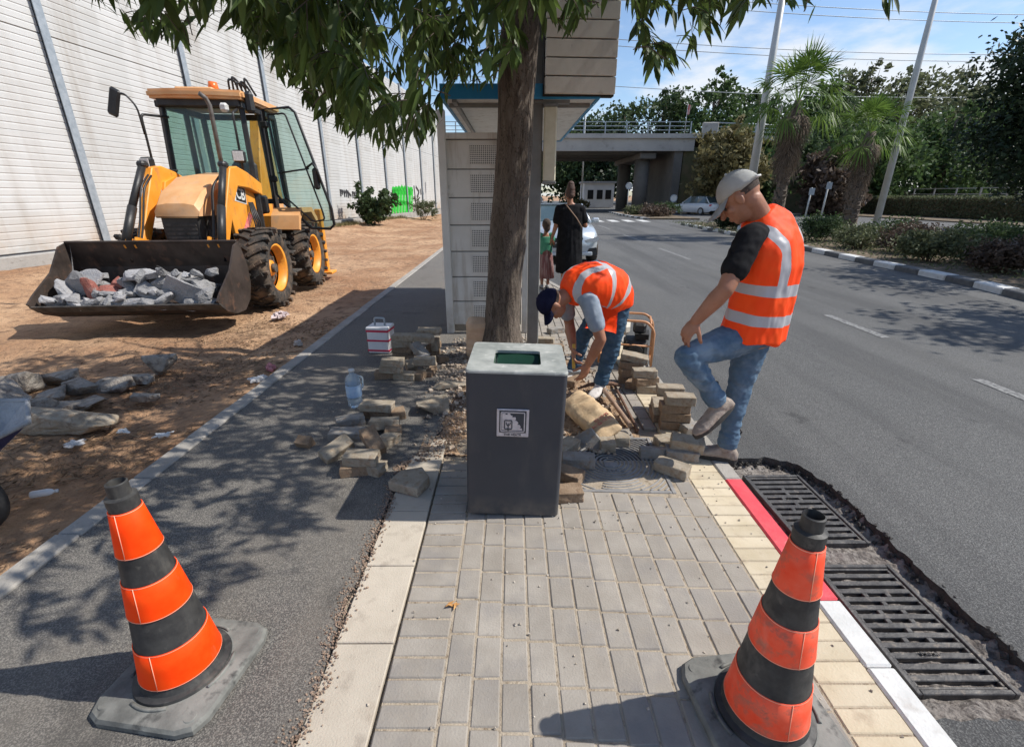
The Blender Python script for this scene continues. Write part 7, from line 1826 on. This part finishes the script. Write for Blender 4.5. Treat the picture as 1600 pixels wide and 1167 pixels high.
mk(bm, 'hair', M['hair_short'], p2, smooth=True); eyes(p2, P2)
# small hammer in his right hand
hm = empty('hammer', (.495, 3.545, .40), 0, 'small hammer with a yellow handle held by the bending worker', 'hammer')
bm = NB(); tube(bm, [(0, .02, .09), (0, 0, 0), (.0, -.035, -.10)], [.013, .015, .012], 10); mk(bm, 'handle', pm('yellow_handle', (.6, .38, .06), (.7, .45, .1), 9, .5), hm)
bm = NB(); box(bm, (0, -.045, -.125), (.12, .032, .036), E3(18, 0, 10), bev=.005); mk(bm, 'hammer_head', M['galv'], hm)
# ---------------------------------------------------------------- woman and child
O = V((1.0, 8.3, 0))
p3 = empty('person', O, 0, 'woman in a long black dress with brown hair in a high bun, seen from behind', 'person')
spine = [r_(.99, 8.3, .86), r_(.99, 8.3, 1.1), r_(.99, 8.31, 1.3), r_(.98, 8.3, 1.44), r_(.97, 8.3, 1.50)]; at, at_len[0] = tframe(spine, (1, .1, 0))
hc = r_(.965, 8.32, 1.615); hf, hu = V((-.15, 1, -.12)), V((0, .1, 1))
sL, eL, wL = r_(.80, 8.3, 1.37), r_(.74, 8.28, 1.10), r_(.70, 8.42, .92); sR, eR, wR = r_(1.16, 8.3, 1.37), r_(1.25, 8.32, 1.12), r_(1.12, 8.5, 1.16)
bm = NB(); torso(bm, at, TP, -.02); P3, MX3 = head(bm, hc, hf, hu, .98); limb(bm, [at(.9)[0], hc - V((0, 0, .05))], [.052, .05], 16)
for s_, e_, w_ in ((sL, eL, wL), (sR, eR, wR)): limb(bm, [at(.86)[0].lerp(s_, .8), s_, e_, w_], [.045, .05, .040, .026], 16)
hand(bm, wL, (-.3, .1, -.9), (.9, .2, 0), 1, .6, .92); hand(bm, wR, (-.8, .4, .2), (0, .3, -.8), -1, .6, .92)
for sx_ in (-1, 1): limb(bm, [r_(.99 + sx_ * .09, 8.3, .85), r_(.99 + sx_ * .09, 8.32, .46), r_(.99 + sx_ * .08, 8.28, .09)], [.08, .05, .036], 14)
link_mesh(fuse(bm, .006, 3), 'body', M['skin'], p3)
bm = NB(); torso(bm, at, [(t, a * 1.16, b_ * 1.1) for t, a, b_ in TP if t <= .95], .010); 
loft(bm, [(r_(1.0, 8.3, .34), V((1, 0, 0)), V((0, 1, 0)), .235, .20), (r_(.99, 8.3, .6), V((1, 0, 0)), V((0, 1, 0)), .225, .185), (r_(.99, 8.3, .86), V((1, 0, 0)), V((0, 1, 0)), .215, .165), (r_(.99, 8.3, 1.08), V((1, 0, 0)), V((0, 1, 0)), .185, .13)], 30)
for s_, e_ in ((sL, eL), (sR, eR)): limb(bm, [at(.84)[0].lerp(s_, .55), s_, s_.lerp(e_, .4), s_.lerp(e_, .62)], [.085, .082, .076, .072], 16)
me = fuse(bm, .009, 5); wrinkle(me, .008, 7, 4, (1.6, 1.6, .4)); link_mesh(me, 'dress', M['dress_black'], p3)
bm = NB(); ball(bm, P3(0, -.018, .028), (.082, .10, .096), MX3, 20); seg(bm, P3(0, -.05, .08), P3(0, -.055, .15), .072, .056, 16); ball(bm, P3(0, -.07, -.02), (.062, .05, .06), MX3, 14)
me = fuse(bm, .007, 4); wrinkle(me, .003, 40); link_mesh(me, 'hair', M['hair_brown'], p3)
bm = NB(); tube(bm, [r_(.885, 8.245, 1.47), r_(.96, 8.165, 1.38), r_(1.08, 8.15, 1.24), r_(1.19, 8.20, 1.08)], .008, 6); mk(bm, 'bag_strap', pm('tan_strap', (.3, .2, .14), None), p3)
for sx_ in (-1, 1): shoe(p3, r_(.99 + sx_ * .08, 8.28, .075), r_(.97 + sx_ * .08, 8.48, .075), (0, 0, 1), M['sole'], .88, 'shoe', .01)
O = V((.60, 8.55, 0))
p4 = empty('person', O, 0, 'small child in a green top and pink striped skirt beside the woman in black', 'person')
spine = [r_(.60, 8.55, .60), r_(.60, 8.55, .78), r_(.60, 8.55, .98)]; at, at_len[0] = tframe(spine, (1, .1, 0)); hc = r_(.60, 8.56, 1.12); hf, hu = V((-.3, 1, 0)), V((0, 0, 1))
CP = [(0, .11, .085), (.3, .108, .085), (.6, .118, .085), (.85, .12, .07), (1, .045, .045)]
bm = NB(); torso(bm, at, CP, -.01); P4, MX4 = head(bm, hc, hf, hu, .88); limb(bm, [at(.9)[0], hc - V((0, 0, .04))], [.038, .036], 14)
sL, eL, wL = r_(.49, 8.55, .95), r_(.45, 8.55, .76), r_(.45, 8.62, .60); sR, eR, wR = r_(.70, 8.55, .95), r_(.74, 8.52, .80), r_(.70, 8.50, .90)
for s_, e_, w_ in ((sL, eL, wL), (sR, eR, wR)): limb(bm, [at(.8)[0].lerp(s_, .8), s_, e_, w_], [.032, .034, .027, .02], 12)
hand(bm, wL, (0, .2, -.9), (.9, 0, 0), 1, .5, .65); hand(bm, wR, (0, .05, .5), (.5, .4, 0), 1, .8, .65)
for sx_ in (-1, 1): limb(bm, [r_(.60 + sx_ * .055, 8.55, .58), r_(.60 + sx_ * .055, 8.56, .32), r_(.60 + sx_ * .055, 8.55, .06)], [.055, .036, .026], 12)
link_mesh(fuse(bm, .0055, 3), 'body', M['skin'], p4)
bm = NB(); torso(bm, at, CP[:4], .008)
for s_, e_ in ((sL, eL), (sR, eR)): limb(bm, [at(.8)[0].lerp(s_, .5), s_, s_.lerp(e_, .6)], [.045, .045, .044], 12)
link_mesh(fuse(bm, .007, 4), 'top', M['green_top'], p4)
bm = NB(); pl = []
for z, a in ((.20, .165), (.4, .15), (.6, .125), (.70, .11)): pl.append([bm.verts.new(r_(.60, 8.55, z) + V((math.cos(2 * math.pi * k / 48), math.sin(2 * math.pi * k / 48) * .85, 0)) * a * (1 + .07 * math.sin(k * 2 * math.pi / 4) * (.9 - z))) for k in range(48)])
for a, b_ in zip(pl, pl[1:]):
    for k in range(48): f = bm.faces.new((a[k], a[(k + 1) % 48], b_[(k + 1) % 48], b_[k])); f.smooth = True
bmesh.ops.solidify(bm, geom=bm.faces[:], thickness=.004); mk(bm, 'skirt', M['stripe_skirt'], p4)
bm = NB(); ball(bm, P4(0, -.02, .02), (.082 * .9, .1 * .9, .1 * .9), MX4, 20); ball(bm, P4(0, -.06, -.05), (.06, .045, .08), MX4, 16); me = fuse(bm, .007, 4); wrinkle(me, .003, 40); link_mesh(me, 'hair', M['hair_short'], p4)
for sx_ in (-1, 1): shoe(p4, r_(.60 + sx_ * .055, 8.55, .06), r_(.58 + sx_ * .055, 8.7, .06), (0, 0, 1), M['rubble_light'], .68, 'shoe', .01)
# ================================================================ THE PAVEMENT TREE
tr_ = empty('tree', (-.06, 4.62, 0), 0, 'leafy street tree with long drooping leaves growing through the pavement beside the shelter', 'tree')
TO = V((-.06, 4.62, 0))
M['trunk'] = pm('grey_brown_bark', (.10, .078, .06), (.20, .165, .135), 5, .95, 1.0, 30, c3=(.055, .04, .03), s3=20, a3=.42, stretch=(1, 1, .2), dist=.045)
layer(M['trunk'], (.04, .03, .024), 7, (1, 1, .22), .0, .0, .8, kind='noise') if False else None
layer(M['trunk'], (.30, .27, .23), 3, (1, 1, .5), .56, .7, .5); layer(M['trunk'], (.035, .027, .02), 9, (1, 1, .3), .05, .012, .85, kind='crack')
bm = NB(); pts = [(-.05, 0, -.15), (-.05, 0, .06), (-.03, 0, .4), (0, 0, .9), (.03, 0, 1.4), (.07, 0, 1.9), (.10, 0, 2.4), (.13, -.02, 2.85), (.15, -.04, 3.2)]
rs = [.30, .235, .182, .170, .172, .162, .150, .155, .115]; ring = 40; rows = []
for i in range(81):
    t = i / 80 * (len(pts) - 1); k = min(int(t), len(pts) - 2); f = t - k; c = V(pts[k]).lerp(V(pts[k + 1]), f); r0 = rs[k] + (rs[k + 1] - rs[k]) * f; row = []
    for j in range(ring):
        a = 2 * math.pi * j / ring; q = V((math.cos(a), math.sin(a), 0)); h = noise.noise(V((q.x * 1.3, q.y * 1.3, c.z * .9))) * .022 + noise.noise(V((q.x * 5, q.y * 5, c.z * 2.2))) * .010 + noise.noise(V((q.x * 14, q.y * 14, c.z * 5))) * .005
        for (ka, kz, kr) in ((-70, .75, .03), (-25, 1.15, .028), (-35, 1.62, .03), (-100, 1.4, .02), (-60, 2.05, .028), (-15, 1.85, .02), (-50, .35, .02)):
            dd = math.hypot((a - R(ka) + math.pi) % (2 * math.pi) - math.pi, (c.z - kz) * 5); h += kr * math.exp(-(dd / .28) ** 2) - kr * .8 * math.exp(-(dd / .11) ** 2)
        if c.z < .3: h += .03 * (1 - c.z / .3) * max(0, math.sin(a * 5 + 1))
        row.append(bm.verts.new(c + q * (r0 + h)))
    rows.append(row)
for a, b_ in zip(rows, rows[1:]):
    for j in range(ring): f = bm.faces.new((a[j], a[(j + 1) % ring], b_[(j + 1) % ring], b_[j])); f.smooth = True
mk(bm, 'trunk', M['trunk'], tr_)
# crown: twigs with hanging lance shaped leaves. envelope = lower outline of the crown as a function of bearing
ENV = [(-200, 20), (175, 30), (200, 60), (240, 92), (290, 112), (330, 55), (370, 70), (430, 125), (460, 170), (500, 205), (540, 238), (580, 246), (620, 248), (655, 240), (690, 225), (715, 150), (760, 150), (800, 125), (830, 95), (860, 75), (900, 60), (935, 40), (962, 0), (975, 10), (985, 110), (1000, 150), (1050, 150), (1080, 118), (1105, 95), (1140, 78), (1172, 45), (1190, 12), (1215, 8), (1240, 45), (1262, 52), (1285, 10), (1300, -30), (1365, -25), (1385, 42), (1408, 42), (1425, -30), (1460, -60), (1900, -120)]
def env(u):
    return env0(u) - 5 - 20 * noise.noise(V((u / 38, 3.3, 0))) - 12 * noise.noise(V((u / 13, 9.1, 0)))
def env0(u):
    for (a, va), (b_, vb) in zip(ENV, ENV[1:]):
        if a <= u <= b_: return va + (vb - va) * (u - a) / (b_ - a)
    return -200
rr = random.Random(99)
vs, fs, tw = [], [], NB()
def add_leaf(p, d, L, W):
    """lance leaf: spine bends downwards, folded along the midrib"""
    d = d.normalized(); s = d.cross(V((0, 0, 1))); s = s.normalized() if s.length > .05 else V((rr.gauss(0, 1), rr.gauss(0, 1), 0)).normalized()
    s = (Matrix.Rotation(rr.uniform(-1.3, 1.3), 3, d) @ s); n_ = s.cross(d); i = len(vs); q = p; dd = d.copy(); sp_ = [p]
    for k in range(3): dd = (dd + V((0, 0, -.22))).normalized(); q = q + dd * L / 3; sp_.append(q)
    vs.extend([sp_[0], sp_[1] + s * W * .5, sp_[1] - n_ * W * .13, sp_[1] - s * W * .5, sp_[2] + s * W * .38, sp_[2] - n_ * W * .10, sp_[2] - s * W * .38, sp_[3]])
    fs.extend([(i, i + 1, i + 2), (i, i + 2, i + 3), (i + 1, i + 4, i + 5, i + 2), (i + 2, i + 5, i + 6, i + 3), (i + 4, i + 7, i + 5), (i + 5, i + 7, i + 6)])
def lit_clear(p):
    """keep the sunlit paving in front of the bin and the sunlit path corner free of crown shade"""
    gx, gy = p.x - p.z * .869, p.y - p.z * .038
    if gy < 2.5 and -.95 < gx < 1.6: return False
    if gy < 1.6 and gx > -1.15: return False
    if -.7 < gx < 1.5 and gy < 2.1: return False
    if 2.5 < gy < 3.6 and .35 < gx < 1.6: return False
    if gx < -6 or (gy > 4.9 and gx < -2.3): return False
    return True
def twig(p, d, n, Lf, spread=.5):
    q = p.copy(); d = d.normalized(); pts = [q.copy()]; step = Lf * .24; miss = 0
    for k in range(n):
        d = (d + V((rr.gauss(0, .08), rr.gauss(0, .08), -.10 + rr.gauss(0, .05)))).normalized(); q = q + d * step
        if PJ(q)[1] > env(PJ(q)[0]) - 14 or not lit_clear(q): break
        pts.append(q.copy())
        for s_ in range(2 if rr.random() < .6 else 1):
            a = rr.uniform(0, 6.28); ld = (d * .5 + V((math.cos(a), math.sin(a), 0)) * spread * 1.25 + V((0, 0, rr.uniform(-.75, .05)))).normalized()
            L = Lf * rr.uniform(.72, 1.15); e = q + ld * L * .72 + V((0, 0, -L * .42)); u, v, dp = PJ(e + TO * 0)
            if dp > .3 and (v > env(u) + 6 * rr.random()): continue
            if not lit_clear(e) and rr.random() < .93: continue
            add_leaf(q, ld, L, L * rr.uniform(.19, .27))
    if len(pts) > 2: tube(tw, [x - TO for x in pts], [.0024] * len(pts), 4, cap=False)
cnt = 0; acc = 0
def zone():
    z = rr.random()
    if z < .44: return rr.uniform(-2.2, .3), rr.uniform(2.0, 4.7), rr.uniform(1.85, 3.6)
    if z < .60: return rr.uniform(-1.6, .9), rr.uniform(3.6, 5.0), rr.uniform(1.85, 3.3)
    if z < .74: return rr.uniform(.2, 2.4), rr.uniform(2.6, 4.6), rr.uniform(2.0, 3.6)
    if z < .83: return rr.uniform(-2.9, -.6), rr.uniform(1.6, 3.4), rr.uniform(2.0, 3.4)
    if z < .93: return rr.uniform(-.4, 1.7), rr.uniform(.8, 2.4), rr.uniform(2.8, 4.0)
    return rr.uniform(-2.4, 2.6), rr.uniform(1.6, 6.6), rr.uniform(2.9, 5.0)
while cnt < 60000 and acc < 1300:
    cnt += 1; x, y, z = zone(); p = V((x, y, z))
    c = p - V((-.1, 4.1, 3.3))
    if (c.x / 2.9) ** 2 + (c.y / 3.9) ** 2 + (c.z / 1.9) ** 2 > 1: continue
    if y > 4.75 and z < 2.85 and -.9 < x < 1.1: continue
    if abs(x) < .5 and 4.3 < y < 5.0 and z < 2.5: continue
    u, v, dp = PJ(p)
    if dp < .9: continue
    if v > env(u) - 18: continue
    if v > env(u) - 110 and noise.noise(V((u / 45, v / 45, 2))) < .05 and rr.random() < .8: continue
    # clumps: leave gaps
    if noise.noise(p * 1.7 + V((3, 1, 7))) < .0 and rr.random() < .9: continue
    if not lit_clear(p) and rr.random() < .95: continue
    out_ = V((p.x + .06, p.y - 4.6, .15)); out_.z = .0
    twig(p, out_.normalized() * .6 + V((rr.gauss(0, .4), rr.gauss(0, .4), rr.uniform(-.5, .15))), rr.randint(4, 7), rr.uniform(.135, .18)); acc += 1
k2 = 0; cnt = 0
while cnt < 20000 and k2 < 620:          # upper crown, above the picture: gives the path its shade
    cnt += 1; p = V((rr.uniform(-1.4, 2.8), rr.uniform(1.3, 5.2), rr.uniform(3.4, 5.0)))
    c = p - V((.3, 3.6, 3.6))
    if (c.x / 2.7) ** 2 + (c.y / 2.9) ** 2 + (c.z / 1.7) ** 2 > 1 or not lit_clear(p) or PJ(p)[2] < .9 or PJ(p)[1] > -60: continue
    twig(p, V((rr.gauss(0, 1), rr.gauss(0, 1), -.1)), rr.randint(4, 7), .16); k2 += 1
# separate hanging sprays in front at the right
for (u, v, Y, n) in ((1246, -30, 2.55, 3), (1262, -28, 2.6, 3), (1392, -38, 2.75, 3), (1400, -45, 2.8, 3), (1170, -20, 2.8, 4), (185, -5, 2.2, 4), (215, 12, 2.25, 5), (250, 20, 2.3, 5), (285, 25, 2.35, 5)):
    p = AY(u, v, Y)
    for k in range(2): twig(p + V((rr.gauss(0, .03), 0, 0)), V((rr.gauss(0, .3), rr.gauss(0, .3), -.8)), n, .15)
me = bpy.data.meshes.new('crown'); me.from_pydata([v - TO for v in vs], [], fs)
m_ = pm('drooping_leaf', (.055, .09, .02), (.105, .16, .04), .8, .42, island=.38, spec=.45, c3=(.17, .19, .04), s3=2.2, a3=.28); n_, l_, b_ = nodes_of(m_)
t_ = n_.new('ShaderNodeBsdfTranslucent'); mxs = n_.new('ShaderNodeMixShader'); mxs.inputs[0].default_value = .42; l_.new(b_.inputs['Base Color'].links[0].from_socket, t_.inputs[0]); l_.new(b_.outputs[0], mxs.inputs[1]); l_.new(t_.outputs[0], mxs.inputs[2]); l_.new(mxs.outputs[0], n_['Material Output'].inputs[0])
link_mesh(me, 'crown', m_, tr_)
print('leaves', len(vs) // 8, 'twigs', acc, cnt)
tob = mk(tw, 'twigs', M['bark_dark'], tr_)
# boughs
for (e, r0) in (((-1.9, 3.0, 3.1), .06), ((-1.2, 2.4, 3.4), .05), ((1.5, 3.4, 3.2), .06), ((2.0, 3.9, 3.5), .045), ((-2.2, 4.4, 3.5), .05), ((.2, 2.6, 4.3), .05), ((.1, 5.6, 4.5), .07), ((-1.3, 5.6, 4.3), .05), ((1.6, 5.4, 4.2), .05), ((-1.4, 3.6, 2.7), .035), ((-.8, 3.0, 2.75), .03)):
    bm = NB(); a = V((.09, 4.58, 3.0)) - TO; b2_ = V(e) - TO; mid = a.lerp(b2_, .5) + V((rr.gauss(0, .1), rr.gauss(0, .1), .22)); tube(bm, fillet([a, a.lerp(mid, .5) + V((0, 0, .1)), mid, b2_], .3, 5), [r0 * 1.2 * (1 - .92 * i / 14) for i in range(14)][:len(fillet([a, a.lerp(mid, .5), mid, b2_], .3, 5))], 8); mk(bm, 'bough', M['trunk'], tr_)
